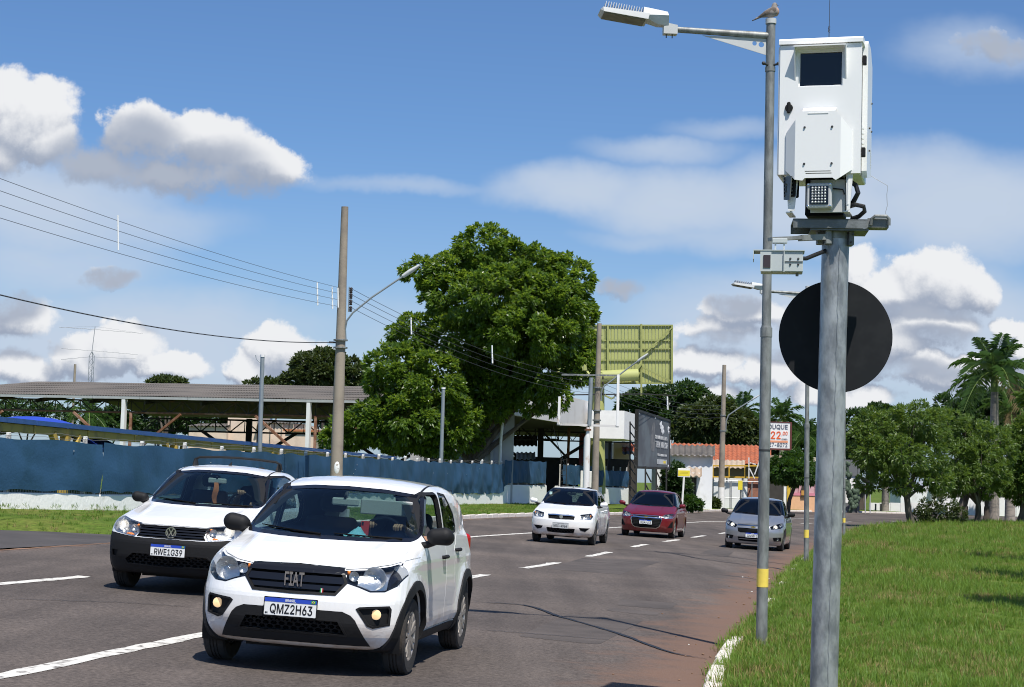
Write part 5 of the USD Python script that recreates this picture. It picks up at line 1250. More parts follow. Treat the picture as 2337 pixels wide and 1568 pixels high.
# corrugated sheets, row by row
ncor = int(FL / .177) * 4
ss = np.linspace(0, FL, ncor)
for r in range(6):
    for half in (0,):
        d0, d1 = r * 2.5, r * 2.5 + 2.62
        V = []
        for dpt in (d0, d1):
            zb = ze + (zr_ - ze) * dpt / depth + (.02 if dpt == d0 else 0) - (.0 if r == 0 else .0)
            V.append(np.stack([Ax + fd[0] * ss + bd[0] * dpt, Ay + fd[1] * ss + bd[1] * dpt, zb + .016 * np.cos(ss / .177 * 2 * np.pi) + .012 * np.sin(ss * .9 + r)], -1))
        V = np.vstack(V); i = np.arange(ncor - 1); F = np.vstack([np.stack([i, i + 1, ncor + i + 1], 1), np.stack([i, ncor + i + 1, ncor + i], 1)])
        part(sh_t, 'roof_sheet', (V, F), ROOFG, smooth=True)
part(sh_t, 'back_roof', (np.array([SP(0, depth, zr_), SP(FL, depth, zr_), SP(FL, 33, ze), SP(0, 33, ze)]), np.array([[0, 1, 2, 3]])), ROOFG)
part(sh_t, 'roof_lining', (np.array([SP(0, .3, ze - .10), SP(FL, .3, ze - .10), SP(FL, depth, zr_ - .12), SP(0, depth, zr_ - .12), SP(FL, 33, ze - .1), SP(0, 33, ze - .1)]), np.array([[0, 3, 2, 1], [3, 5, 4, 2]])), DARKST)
k = 0
while k * 3.0 < FL:
    a, b = k * 3.0, min(k * 3.0 + 2.97, FL)
    part(sh_t, 'gutter_length', beam(SP(a, -.10, ze - .10), SP(b, -.10, ze - .10), .16, .15), GUTTER); k += 1
def truss(dpt, zt, zbm, s0, s1, pitch, mat, w):
    holder = part(sh_t, 'truss', [beam(SP(s0, dpt, zt), SP(s1, dpt, zt), w), beam(SP(s0, dpt, zbm), SP(s1, dpt, zbm), w)], mat)
    m = []; s = s0; up = True
    while s < s1 - .01:
        e = min(s + pitch, s1); m.append(beam(SP(s, dpt, zbm if up else zt), SP(e, dpt, zt if up else zbm), w * .6)); m.append(beam(SP(e, dpt, zbm), SP(e, dpt, zt), w * .5)); up = not up; s = e
    pm_ = part(holder, 'truss_web', m, mat); pm_.SetCustomDataByKey('kind', 'stuff')
truss(.9, ze - .24, ze - .90, 0, FL, .82, DARKST, .09)
part(sh_t, 'rusty_chord', beam(SP(0, .86, ze - .93), SP(FL, .86, ze - .93), .12, .10), RUST)
truss(31.5, ze - .32, ze - 1.25, 0, FL + 4, 1.2, DARKST, .13)
posts = [at(306, 990, 103.5).tolist(), at(707, 990, 99.6).tolist()]
ps = [float((np.array(p[:2]) - [Ax, Ay]) @ fd) for p in posts]; dp_ = ps[1] - ps[0]
for q in range(-2, 3):
    s = ps[0] + dp_ * q
    if not 0 < s < FL: continue
    part(sh_t, 'post', beam(SP(s, -.02, 0), SP(s, -.02, ze - .2), .30, .22, up=(fd[0], fd[1], 0)), WHITEST)
    part(sh_t, 'rusty_upright', beam(SP(s + .32, .25, 0), SP(s + .32, .25, ze - .95), .16), RUST)
    for e in (-1, 1): part(sh_t, 'brace', beam(SP(s + .1, .15, ze - 3.7), SP(s + .1 + e * 3.4, .15, ze - 1.0), .18, .13), RUST)
    for dpt2 in (31.4,):
        s2 = s + dp_ * .55
        part(sh_t, 'back_post', beam(SP(s2, dpt2, 0), SP(s2, dpt2, ze - .2), .42), DARKST)
        for e in (-1, 1): part(sh_t, 'back_brace', beam(SP(s2, dpt2, ze - 3.6), SP(s2 + e * 3.8, dpt2, ze - 1.25), .21), DARKST)
for q in range(9):
    s = q * FL / 8.2 + 1
    part(sh_t, 'rafter', beam(SP(s, .2, ze - .35), SP(s, depth, zr_ - .30), .10, .22), DARKST)
# low blue and yellow canopy running along inside the wall
BLUEP = pbr('blue_painted_steel', (.03, .09, .26), .5, var=.15, scale=3); YELP = pbr('yellow_painted_steel', (.46, .32, .055), .6, color2=(.30, .21, .05), scale=2.0, mixlo=.45, mixhi=.65)
c0_, c1_ = at(-60, 951, 40), at(905, 1045, 84)
lc = thing('parking_canopy', 'low blue and yellow steel canopy just inside the wall', 'canopy')
cd = (c1_ - c0_); 
nseg = 13
for k in range(nseg):
    a, b = c0_ + cd * k / nseg, c0_ + cd * ((k + .985) / nseg)
    part(lc, 'roof_edge', beam(a, b, .05, .12), BLUEP)
    part(lc, 'beam', beam(a + [-.10, 0, -.17], b + [-.10, 0, -.17], .10, .20), YELP)
    part(lc, 'roof_sheet', (np.array([a + [0, 0, .05], b + [0, 0, .05], b + [-5.0, 1.5, .28], a + [-5.0, 1.5, .28], a + [0, 0, .03], b + [0, 0, .03], b + [-5.0, 1.5, .26], a + [-5.0, 1.5, .26]]), np.array([[0, 1, 2, 3], [7, 6, 5, 4]])), BLUEP)
for u in (158, 405, 640, 800):
    k = (u + 60) / 965.0; k = k * .55 + .45 * k ** 2.2 if False else k
    # place by projecting: step along the canopy until it lines up
    ts = np.linspace(0, 1, 400); pp = c0_ + cd * ts[:, None]; dd = pp - EYEPOS; uu = CX + FPX * (dd @ RIGHT) / (dd @ FWD); k = ts[np.argmin(np.abs(uu - u))]
    p = c0_ + cd * k + [-.10, 0, -.27]; dn = cd / np.linalg.norm(cd)
    part(lc, 'post', beam(p, [p[0], p[1], ground(p[0])], .22), YELP)
    for s in (-1, 1): part(lc, 'v_brace', beam(p + dn * s * .30 + [.05, 0, -.60], p + dn * s * .85 + [0, 0, .05], .15), YELP)
# blue tent top
tentm = pbr('blue_tarpaulin', (.018, .055, .42), .55, var=.12, scale=2)
tp = at(70, 985, 52); U = np.linspace(-1, 1, 22)
tv_, tf_ = grid(lambda u, v: (tp[0] + u * 2.6, tp[1] + v * 2.0, tp[2] - .55 + 1.0 * np.clip(1 - np.abs(u) ** 2.2, 0, 1) * (1 - .35 * v ** 2)), U, U)
tt = thing('blue_tent', 'bright blue tarpaulin tent behind the shade cloth at the far left', 'tent')
part(tt, 'tent_roof', (np.vstack([tv_, tv_ - [0, 0, .02]]), np.vstack([tf_, tf_[:, ::-1] + len(tv_)])), tentm, smooth=True)
for sx in (-2.4, 2.4): part(tt, 'leg', beam((tp[0] + sx, tp[1] - 1.9, ground(tp[0])), (tp[0] + sx, tp[1] - 1.9, tp[2] - .45), .06), WHITEST)
# ---------------------------------------------------------------- houses seen under the shed
BEIGE = pbr('beige_render', (.66, .53, .42), .9, color2=(.50, .40, .32), scale=.7, mixlo=.48, mixhi=.70, bump=.25, bump_scale=6, space='world')
PALEB = pbr('pale_blue_wall', (.55, .60, .64), .85, var=.1, scale=.6, space='world')
def block(t, name, u0, u1, v0, v1, Y, dep, mat, z_low=None):
    a, b = at(u0, v1, Y), at(u1, v0, Y); zl = ground(a[0]) - .2 if z_low is None else z_low
    return part(t, name, bx(a[0], b[0], Y, Y + dep, zl, b[2]), mat)
hb = thing('beige_building', 'beige rendered building seen under the grey shed roof', 'building')
block(hb, 'tall_wall', 518, 588, 940, 1010, 152, 8, BEIGE); block(hb, 'long_wall', 588.2, 696, 968, 1010, 151.5, 9, BEIGE); block(hb, 'low_wall', 430, 517.8, 975, 1010, 151, 6, BEIGE); block(hb, 'end_wall', 696.3, 735, 980, 1010, 155, 6, BEIGE)
block(hb, 'white_upper_wall', 577, 606, 936, 968, 163, 5, PALEB)
for u in np.arange(590, 700, 26): block(hb, 'buttress', u, u + 2.2, 969, 1010, 151.2, .28, BEIGE)
def corr_edge(t, u0, u1, v, Y, dep, mat, drop=.35, pitch=.3):
    a, b = at(u0, v, Y), at(u1, v, Y); n = int((b[0] - a[0]) / pitch * 6) + 2; x = np.linspace(a[0], b[0], n); w = .05 * np.cos(x / pitch * 2 * np.pi)
    z = np.linspace(a[2], b[2], n); A = np.stack([x, 0 * x + Y - .25, z + w], -1); B = np.stack([x, 0 * x + Y + dep, z + w + drop], -1); V = np.vstack([A, B, A - [0, 0, .03], B - [0, 0, .03]]); i = np.arange(n - 1)
    F = np.vstack([np.stack([i, i + 1, n + i + 1], 1), np.stack([i, n + i + 1, n + i], 1)]); F = np.vstack([F, F[:, ::-1] + 2 * n, np.stack([i, 2 * n + i, 2 * n + i + 1], 1), np.stack([i, 2 * n + i + 1, i + 1], 1)])
    return part(t, 'corrugated_roof', (V, F), mat, smooth=True)
corr_edge(hb, 430, 520, 972, 151, 6, ROOFG); corr_edge(hb, 586, 698, 965, 151.5, 9, ROOFG)
hw = thing('blue_white_house', 'small pale house with a grey corrugated roof behind the shed posts', 'house')
block(hw, 'wall', 955, 1056, 963, 1050, 108, 8, PALEB) if False else block(hw, 'wall', 598, 663, 960, 1010, 162, 6, PALEB)
block(hw, 'upper_wall', 956, 1018, 960, 1010, 158, 6, PALEB); corr_edge(hw, 950, 1022, 958, 158, 6, ROOFG)
hs2 = thing('stained_wall_house', 'stained pink plaster wall with an orange coping beside the shed', 'house')
block(hs2, 'wall', 650, 720, 985, 1012, 145, 5, BEIGE); block(hs2, 'coping', 646, 724, 981, 985, 144.8, 5.4, pbr('orange_coping', (.42, .16, .07), .8, var=.1), at(685, 985.2, 145)[2])
# ---------------------------------------------------------------- aerial mast, far post, steel pipes
ALU = pbr('aluminium_tube', (.35, .36, .37), .4, .7)
am_ = thing('radio_mast', 'lattice radio mast with beam aerials above the shed roof', 'mast', at(204, 930, 175))
b0 = at(204, 930, 175); zz0 = 0; S_ = 175 / FPX
ht = lambda v: (930 - v) * S_
for dx, dy in ((-.25, 0), (.25, 0), (0, .3)): part(am_, 'leg', tube([(dx, dy, -4), (dx, dy, ht(812)), (0, 0, ht(802))], .03, 5), ALU)
lat = []
for k in range(9):
    z = ht(930 - k * 13); lat += [beam((-.25, 0, z), (.25, 0, z + ht(917) / 1), .025), beam((.25, 0, z), (-.25, 0, z + ht(917)), .025), beam((-.25, 0, z), (.25, 0, z), .02)]
part(am_, 'lattice', lat, ALU).SetCustomDataByKey('kind', 'stuff')
part(am_, 'top_tube', tube([(0, 0, ht(802)), (.2, 0, ht(745))], .03, 6), ALU)
part(am_, 'boom', tube([(-3.4, 0, ht(748)), (.1, 0, ht(751)), (5.0, 0, ht(757))], .022, 5), ALU)
part(am_, 'boom', tube([(-3.1, 0, ht(797)), (.1, 0, ht(800)), (4.6, 0, ht(806))], .022, 5), ALU)
part(am_, 'boom', tube([(-3.3, 1, ht(821)), (-.1, 0, ht(814)), (4.4, 0, ht(816))], .016, 5), ALU)
part(am_, 'guy_wire', tube([(-3.2, 0, ht(749)), (.2, 0, ht(744)), (4.8, 0, ht(757))], .008, 4), ALU)
fp_ = thing('timber_post', 'short brown post end showing above the shed roof by the mast', 'post', at(167, 930, 160)); part(fp_, 'post', tube([(0, 0, -3), (0, 0, (930 - 831) * 160 / FPX)], .11, 12), CONC)
PIPE = pbr('grey_pipe', (.30, .33, .34), .5, .5, var=.12, scale=3)
for (u0, v0, u1, v1, Y, lab) in ((592, 1060, 599, 815, 60, 'bare grey steel pipe pole left of the thick concrete pole'), (1006, 1080, 1012, 888, 85, 'bare grey steel pipe pole in front of the big tree')):
    a, b = at(u0, v0, Y), at(u1, v1, Y); t = thing('pipe_pole', lab, 'pole', a)
    dv = b - a; r = 5.2 * Y / FPX * (1.0 if Y < 70 else .85)
    part(t, 'pole', tube([-dv * .5, dv * 0, dv], [r, r, r * .93], 14), PIPE); part(t, 'cap', tube([dv, dv + [0, 0, .08]], r * 1.12, 14), POSTTIP); part(t, 'hook', tube([dv * .93, dv * .95 + [-.2, 0, .1], dv * .99 + [-.24, 0, .1]], .015, 6), PIPE)
# ---------------------------------------------------------------- concrete utility poles and wires
INS = pbr('dark_insulator', (.03, .022, .02), .3); WHITEPV = pbr('white_spacer', (.80, .80, .78), .5)
def utility(u0, v0, u1, v1, Y, r0, r1, label, paint=None, lamp=True, lsc=1.0):
    a, b = at(u0, v0, Y), at(u1, v1, Y); a = np.array([a[0], Y, ground(a[0])]); dv = b - a
    t = thing('utility_pole', label, 'utility pole', a, group='concrete utility poles along the far verge')
    part(t, 'pole', tube([-dv * .03] + [dv * k for k in np.linspace(0, 1, 9)], [r0] + [r0 + (r1 - r0) * k for k in np.linspace(0, 1, 9)], 24), CONC)
    P = lambda v: dv * ((v0 - v) / (v0 - v1))
    return t, a, dv, P
UP1, ua, ud, PP1 = utility(765, 1168, 787, 472, 52, .200, .105, 'tall thick concrete utility pole behind the white cars')
UP2, ub, ue, PP2 = utility(1356, 1172, 1368, 738, 87, .190, .115, 'concrete utility pole in front of the green billboard')
UP3, uc, uf, PP3 = utility(1645, 1165, 1653, 833, 137, .26, .15, 'white footed concrete utility pole near the orange tiled roof')
part(UP3, 'white_foot', tube([PP3(1168), PP3(1112)], [.272, .258], 20), POSTTIP)
wp = PP1(1055); part(UP1, 'white_paint_patch', sphere(wp + [.02, -.155, 0], (.085, .05, .21), 2), pbr('flaking_white_paint', (.78, .78, .76), .8, color2=(.30, .25, .2), scale=9, mixlo=.56, mixhi=.62), smooth=True)
def street_arm(t, a, P, v0, pts, Y, r=.03):
    w = [at(u, v, Y + k * .0) - a for k, (u, v) in enumerate(pts)]
    w = [w_ + [0, -.3 * i / len(w), 0] for i, w_ in enumerate(w)]
    part(t, 'lamp_arm', tube(w, r, 10), PIPE)
    e = w[-1]; d = (w[-1] - w[-2]); d /= np.linalg.norm(d)
    part(t, 'lamp_head', m3.Manifold.hull_points(np.vstack([sphere(e, .06, 1)[0], sphere(e + d * .25 + [0, 0, .0], (.09, .10, .06), 1)[0], sphere(e + d * .55, (.05, .08, .03), 1)[0]])), LAMPGREY, smooth=40)
street_arm(UP1, ua, PP1, 770, [(789, 775), (788, 752), (792, 733), (806, 715), (850, 680), (922, 632)], 52, .028)
street_arm(UP2, ub, PP2, 880, [(1372, 915), (1372, 895), (1378, 882), (1400, 866), (1430, 843), (1456, 824)], 87, .036)
street_arm(UP3, uc, PP3, 960, [(1656, 985), (1657, 962), (1662, 948), (1685, 932), (1718, 911)], 137, .05)
for (t, P, vs) in ((UP1, PP1, (773, 790)), (UP2, PP2, (886, 938, 960)), (UP3, PP3, (950, 985))):
    for v in vs: part(t, 'steel_band', tube([P(v), P(v - 3)], [.215 if t is not UP3 else .23] * 2, 20), GALVD)
WVS = [655, 668, 682, 697]; WLX0 = [385, 413, 446, 475]
for q, v in enumerate(WVS):
    part(UP1, 'insulator', lathe([(0, -.09), (.035, -.09), (.05, -.06), (.03, -.04), (.055, -.01), (.03, .01), (.055, .04), (.03, .07), (0, .09)], 12)[0:2] if False else move(lathe([(0, -.09), (.035, -.09), (.05, -.06), (.03, -.04), (.055, -.01), (.03, .01), (.055, .04), (.03, .07), (0, .09)], 12), PP1(v + 4) + [.27, -.02, 0]), INS, smooth=True)
    part(UP2, 'insulator', move(lathe([(0, -.09), (.05, -.06), (.03, -.03), (.05, 0), (.03, .03), (.05, .06), (0, .09)], 10), PP2(862 + q * 12) + [.25, -.02, 0]), INS, smooth=True)
part(UP1, 'insulator_bracket', beam(PP1(652) + [.21, -.02, 0], PP1(708) + [.21, -.02, 0], .03), GALVD)
WIREM = pbr('power_wire', (.05, .05, .052), .6)
def wire(name, p, q, sag, r, label, mat=WIREM, n=26):
    k = np.linspace(0, 1, n)[:, None]; P = p + (q - p) * k - np.array([0, 0, 1.0]) * sag * 4 * k * (1 - k)
    solo(name, tube(P, r, 5), mat, label, 'wire'); return P
ORD = ['topmost', 'second highest', 'third highest', 'lowest']
wl = {}
for q in range(4):
    p = ua + PP1(WVS[q]) + [-.05, 0, 0]; e = at(0, WLX0[q], 30); far_ = p + (e - p) * 1.35
    wl[q] = wire('power_wire', far_, p, .22, .0055, ORD[q] + ' of the four thin power wires left of the tall concrete pole')
    e2 = ub + PP2(862 + q * 12) + [.1, 0, 0]
    wire('power_wire', ua + PP1(WVS[q]) + [.25, 0, 0], e2, .55, .0075, ORD[q] + ' of the four thin power wires in front of the big tree')
    wire('power_wire', e2 + [.1, 0, 0], uc + PP3(925 + q * 9), .5, .009, ORD[q] + ' of the four thin power wires right of the green billboard')
p = ua + PP1(777) + [-.2, 0, 0]; e = at(0, 608, 30); wire('telephone_cable', p + (e - p) * 1.5, p, .55, .013, 'thick black cable sagging to the tall concrete pole from the left')
part(UP1, 'cable_clamp', beam(PP1(777) + [-.34, 0, 0], PP1(777) + [-.1, 0, 0], .05), INS)
def spacer(u, v0, v1, Y, label):
    a, b = at(u + 1, v1, Y), at(u, v0, Y); solo('wire_spacer', tube([a, b], .0165 * Y / 40, 8), WHITEPV, label, 'wire spacer', smooth=30)
spacer(269, 491, 571, 35.1, 'white spacer rod between the power wires at upper left'); spacer(724, 645, 697, 50, 'white beaded spacer rod left of the tall concrete pole'); spacer(758, 655, 705, 51.2, 'white spacer rod beside the tall concrete pole'); spacer(771, 657, 702, 51.6, 'white spacer rod in front of the tall concrete pole')
spacer(938, 725, 763, 62, 'grey white spacer rod before the left side of the tree'); spacer(1123, 788, 829, 72, 'white spacer rod hanging before the tree crown'); spacer(1523, 905, 935, 112, 'white spacer rod beside the green billboard foot')
# ---------------------------------------------------------------- old filling station behind the tree
OFFW = pbr('off_white_fascia', (.62, .60, .58), .8, color2=(.50, .47, .44), scale=.5, mixlo=.45, mixhi=.7, space='world')
BRIGHTW = pbr('bright_white_fascia', (.78, .77, .75), .75, var=.05, space='world')
GREYREND = pbr('grey_render', (.40, .40, .41), .9, var=.15, scale=.8, space='world')
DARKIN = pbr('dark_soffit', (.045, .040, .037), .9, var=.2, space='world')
def slab(pl, z0, z1): return poly_slab(pl, z0, z1)
def poly_slab(pl, z0, z1): v, f = poly3(Polygon(pl), z1 - z0); return v + [0, 0, z0], f
fs = thing('filling_station', 'disused filling station with white canopy fascias behind the big tree', 'building')
A, Bq = at(1140, 940, 92), at(1342, 977, 113)
def plan(u, Y): p = at(u, 1000, Y); return (p[0], Y)
v4 = [plan(1140, 92), plan(1341, 113.5), plan(1341, 114), plan(1134, 92.6)]
part(fs, 'canopy_fascia', poly_slab(v4, 4.93, 6.62), OFFW)
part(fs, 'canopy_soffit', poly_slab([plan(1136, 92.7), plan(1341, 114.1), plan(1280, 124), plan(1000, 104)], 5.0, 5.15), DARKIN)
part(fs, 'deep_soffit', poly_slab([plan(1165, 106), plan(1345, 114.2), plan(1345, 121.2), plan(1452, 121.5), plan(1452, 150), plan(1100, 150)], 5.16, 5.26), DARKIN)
part(fs, 'canopy_roof', poly_slab([plan(1136, 92.7), plan(1341, 114.1), plan(1280, 124), plan(1000, 104)], 6.2, 6.3), GREYREND)
part(fs, 'left_fascia', poly_slab([plan(1133.8, 92.4), plan(1139.8, 92.2), plan(1001, 104), plan(994, 104)], 4.93, 6.62), OFFW)
part(fs, 'front_block', poly_slab([plan(1345, 112.5), plan(1423.8, 112.5), plan(1456, 119), plan(1345, 121)], 4.22, 6.02), BRIGHTW)
pz = lambda u, Y: ground(plan(u, Y)[0]) - .1
part(fs, 'pillar', bx(plan(1104, 94)[0], plan(1173, 94)[0], 93.6, 96.5, pz(1140, 94), 4.93), GREYREND)
part(fs, 'pillar_rib', bx(plan(1120, 93)[0], plan(1127, 93)[0], 93.3, 93.6, pz(1140, 94), 4.9), GREYREND)
dp = plan(1143, 93); part(fs, 'downpipe', tube([(dp[0], 93.0, pz(1140, 94)), (dp[0], 93.0, 3.4), (dp[0] + .1, 93.0, 4.9)], .075, 10), BRIGHTW)
part(fs, 'office_wall', bx(plan(940, 100)[0], plan(1098, 100)[0], 99, 100, pz(1000, 100), 4.0), GREYREND)
part(fs, 'office_vent', move(lathe([(0, 0), (.42, 0), (.42, .05), (.36, .08), (0, .08)], 24, 'y'), (plan(985, 98)[0], 98.9, 2.6)), IRON)
back = 128.0
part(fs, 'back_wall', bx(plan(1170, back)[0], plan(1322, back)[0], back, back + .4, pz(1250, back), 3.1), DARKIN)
part(fs, 'back_panel', bx(plan(1322.5, back)[0], plan(1345, back)[0], back - .1, back + .4, 1.9, 4.9), pbr('dark_red_panel', (.22, .05, .05), .8, var=.1))
part(fs, 'side_room', bx(plan(1352, 137)[0], plan(1398, 137)[0], 137, 139, pz(1370, 137), 4.6), GREYREND)
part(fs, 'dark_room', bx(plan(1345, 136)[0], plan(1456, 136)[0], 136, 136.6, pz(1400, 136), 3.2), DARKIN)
corr_edge(fs, 1170, 1226, 1017, 126.5, 2.0, ROOFG, .8); corr_edge(fs, 1178, 1222, 1048, 120, 2.5, BRIGHTW, .5)
part(fs, 'low_white_wall', bx(plan(1172, 120)[0], plan(1222, 120)[0], 119.8, 120, 1.4, 2.6), BRIGHTW)
tz0, tz1 = at(1250, 1005, 124)[2], at(1250, 985, 124)[2]
tm_ = part(fs, 'roof_truss', [beam((plan(1176, 124)[0], 124, z), (plan(1460, 124)[0], 124, z), .10) for z in (tz0, tz1)], IRON)
part(tm_, 'truss_web', [beam((plan(1176, 124)[0] + k * .45, 124, tz0 if k % 2 else tz1), (plan(1176, 124)[0] + (k + 1) * .45, 124, tz1 if k % 2 else tz0), .05) for k in range(19)], IRON).SetCustomDataByKey('kind', 'stuff')
for u, Yc in ((1298, 118), (1392, 130)): part(fs, 'steel_column', bx(plan(u - 3, Yc)[0], plan(u + 3, Yc)[0], Yc, Yc + .3, pz(u, Yc), 5.0), RUST if u == 1298 else IRON)
q = plan(1298, 118); part(fs, 'column_brace', beam((q[0], 117.9, 1.4), (q[0] + 1.0, 117.9, 2.7), .12), RUST); part(fs, 'column_brace', beam((q[0], 117.9, 2.9), (q[0] - 1.7, 117.9, 4.6), .14), IRON)
v_, f_ = text('143', .34, .01, True); part(fs, 'column_number', xf((v_, f_), np.array([[1.0, 0, 0, q[0] - .08], [0, 0, -1, 117.85], [0, 1, 0, 2.0]])), POSTTIP, smooth=False)
part(fs, 'hanging_wire', tube([at(1262, 967, 112), at(1268, 1000, 112), at(1280, 1035, 112), at(1288, 1058, 112)], .02, 5), GALVD)
part(fs, 'flood_light', [bx(at(1296, 870, 112)[0], at(1308, 870, 112)[0], 111.7, 112.1, at(1300, 903, 112)[2], at(1300, 897, 112)[2], .02)], LAMPGREY)
# ---- empty sign frame on a rusty white post
RUSTYW = pbr('rusty_white_paint', (.70, .69, .67), .7, color2=(.38, .20, .10), scale=2.6, mixlo=.55, mixhi=.70, space='world', stretch=(1, 1, .35))
Yf = 82.0
t = thing('sign_post', 'thick white rust streaked post holding an empty square frame', 'post', at(1340, 1160, Yf))
o = at(1340, 1160, Yf); R_ = lambda u, v, dy=0: at(u, v, Yf) - o + [0, dy, 0]
part(t, 'post', tube([R_(1336, 1175), R_(1340, 1000), R_(1341, 992), R_(1342, 975)], [.155, .150, .085, .085], 20), RUSTYW)
part(t, 'post_flange', tube([R_(1341.3, 983), R_(1341.4, 979)], .16, 16), RUST)
part(t, 'frame_side', beam(R_(1411, 1), R_(1411, 971) * 1, .17, .12) if False else beam(R_(1411, 855), R_(1409, 973), .19, .12), BRIGHTW)
part(t, 'frame_side', beam(R_(1277, 905), R_(1275, 969), .18, .12), RUSTYW)
part(t, 'frame_top', beam(R_(1282, 855), R_(1414, 857), .06, .08), GALVD)
part(t, 'frame_bottom', beam(R_(1271, 968), R_(1412, 973), .07, .10), OFFW)
part(t, 'pipe', tube([R_(1345, 972), R_(1349, 862)], .10, 14), PIPE)
# ---- green billboard seen from behind
GREENP = pbr('olive_green_sheet', (.36, .38, .13), .65, var=.08, scale=.5, space='world'); GREEND = pbr('olive_green_frame', (.28, .30, .10), .65, var=.1, space='world')
Yg = 122.0
gb = thing('green_billboard', 'large olive green billboard seen from behind above the filling station', 'billboard', at(1360, 1120, Yg)); o = at(1360, 1120, Yg)
G = lambda u, v, dy=0.0: at(u, v, Yg) - o + [0, dy, 0]
us_ = np.linspace(1262, 1534, 36)
for a, b in zip(us_[:-1], us_[1:]):
    c = np.array([G(a, 876 - (a - 1262) * .0 + .0), G(b - .25, 876), G(b - .25, 744 - 0), G(a, 744)])
    w = (c[1] - c[0]); n = np.array([0, 1.0, 0]); rp = np.array([.0, -.05, 0]); s1, s2 = c[0] + w * .12, c[0] + w * .88; hgt = c[3] - c[0]
    V = np.array([c[0], s1 + rp, s2 + rp, c[1], c[0] + hgt, s1 + rp + hgt, s2 + rp + hgt, c[1] + hgt]); V = np.vstack([V, V + [0, .03, 0]])
    F = [(0, 1, 5, 4), (1, 2, 6, 5), (2, 3, 7, 6), (9, 8, 12, 13), (10, 9, 13, 14), (11, 10, 14, 15), (4, 5, 13, 12), (5, 6, 14, 13), (6, 7, 15, 14), (0, 8, 9, 1), (1, 9, 10, 2), (2, 10, 11, 3), (0, 4, 12, 8), (3, 11, 15, 7)]
    part(gb, 'sheet_panel', (V, np.array(F)), GREENP, smooth=False)
for v in (743, 777, 796, 822, 875): part(gb, 'rail', beam(G(1260, v, -.12), G(1535, v, -.12), .07 if v != 777 else .04, .10), GREEND)
for u in (1463, 1533, 1387): part(gb, 'upright', beam(G(u, 742 if u != 1463 else 740, -.2), G(u, 876 if u != 1463 else 903, -.2), .13), GREEND)
for (p, q) in (((1463, 815), (1533, 748)), ((1465, 838), (1530, 870))): part(gb, 'diagonal', beam(G(*p, -.28), G(*q, -.28), .10), GREEND)
part(gb, 'torsion_tube', tube([G(1262, 866, -.75), G(1455, 857, -.75)], .42, 18), GREENP)
part(gb, 'end_bracket', [beam(G(1446, 850, -.6), G(1463, 830, -.3), .16), beam(G(1446, 868, -.7), G(1455, 850, -.7), .3)], GREEND)
part(gb, 'column', tube([np.array([G(1362, 1120)[0], 0, -.2]), G(1363, 990, 0), G(1366, 870, 0), G(1366, 858, -.3)], [.62, .52, .40, .40], 20), GREENP)
part(gb, 'catwalk', [beam(G(1290, 903, -1.2), G(1480, 901, -1.2), .5, .06), beam(G(1463, 901, -1.2), G(1540, 905, -1.3), .5, .05)], IRON)
part(gb, 'flood_arm', tube([G(1378, 905, -1.6), G(1392, 913, -1.9), G(1398, 909, -2.0)], .06, 8), GREEND); part(gb, 'flood_light', bx(G(1398, 906)[0], G(1408, 906)[0], -2.2, -1.9, G(1400, 908)[2], G(1400, 903)[2], .02), IRON)
# ---- torn poster billboard on a black lattice
GREYP = pbr('faded_dark_poster', (.085, .092, .105), .7, color2=(.13, .15, .165), scale=.55, mixlo=.45, mixhi=.68, space='world')
PALEPR = pbr('poster_pale_print', (.50, .51, .52), .75, color2=(.33, .34, .36), scale=2.0, space='world'); TORN = pbr('torn_white_paper', (.72, .72, .73), .85, var=.1)
pb = thing('poster_board', 'dark weathered poster board with torn white paper, on a black lattice', 'billboard')
c00, c10, c11, c01 = at(1454.5, 1064, 100), at(1527, 1067, 108), at(1528, 961, 108), at(1457, 938, 100)
def PB(s, t_, out=0.0):
    p = (c00 * (1 - s) + c10 * s) * (1 - t_) + (c01 * (1 - s) + c11 * s) * t_
    n = np.cross(c10 - c00, c01 - c00); n /= np.linalg.norm(n); return p + n * out
def PBbox(s0, s1, t0, t1, o0, o1):
    V = np.array([PB(s, t_, o) for o in (o0, o1) for s, t_ in ((s0, t0), (s1, t0), (s1, t1), (s0, t1))]); return V, np.vstack([np.array(q)[[[0, 1, 2], [0, 2, 3]]] for q in ((3, 2, 1, 0), (4, 5, 6, 7), (0, 1, 5, 4), (1, 2, 6, 5), (2, 3, 7, 6), (3, 0, 4, 7))])
part(pb, 'board', PBbox(0, 1, 0, 1, -.12, 0), GREYP)
for (a, b, c, d) in ((-.01, 1.01, -.045, 0), (-.01, 1.01, .985, 1.03), (-.02, .0, 0, 1), (1.0, 1.015, 0, 1)): part(pb, 'frame', PBbox(a, b, c, d, -.16, .04), IRON)
def PBtext(s, sc, tc, width, hgt):
    v, f = text(s, 1.0, .02, True); lo, hi = v.min(0), v.max(0); L = np.linalg.norm(c10 - c00)
    out_ = np.array([PB(sc + x / (hi[0] - lo[0]) * width, tc + (y) / (hi[1] - lo[1]) * hgt, .004 + z) for x, y, z in v]); return out_, f
part(pb, 'poster_line', PBtext('SER MARINHEIRO', .72, .60, .40, .075), PALEPR, smooth=False); part(pb, 'poster_line', PBtext('TEM VALOR', .74, .455, .40, .125), PALEPR, smooth=False)
part(pb, 'poster_line', PBtext('SOU+MARINHA', .76, .245, .30, .05), PALEPR, smooth=False)
part(pb, 'logo_panel', PBbox(.60, .92, .06, .16, .004, .010), PALEPR); part(pb, 'logo_mark', PBbox(.80, .88, .08, .13, .0105, .014), PLATE_YELLOW)
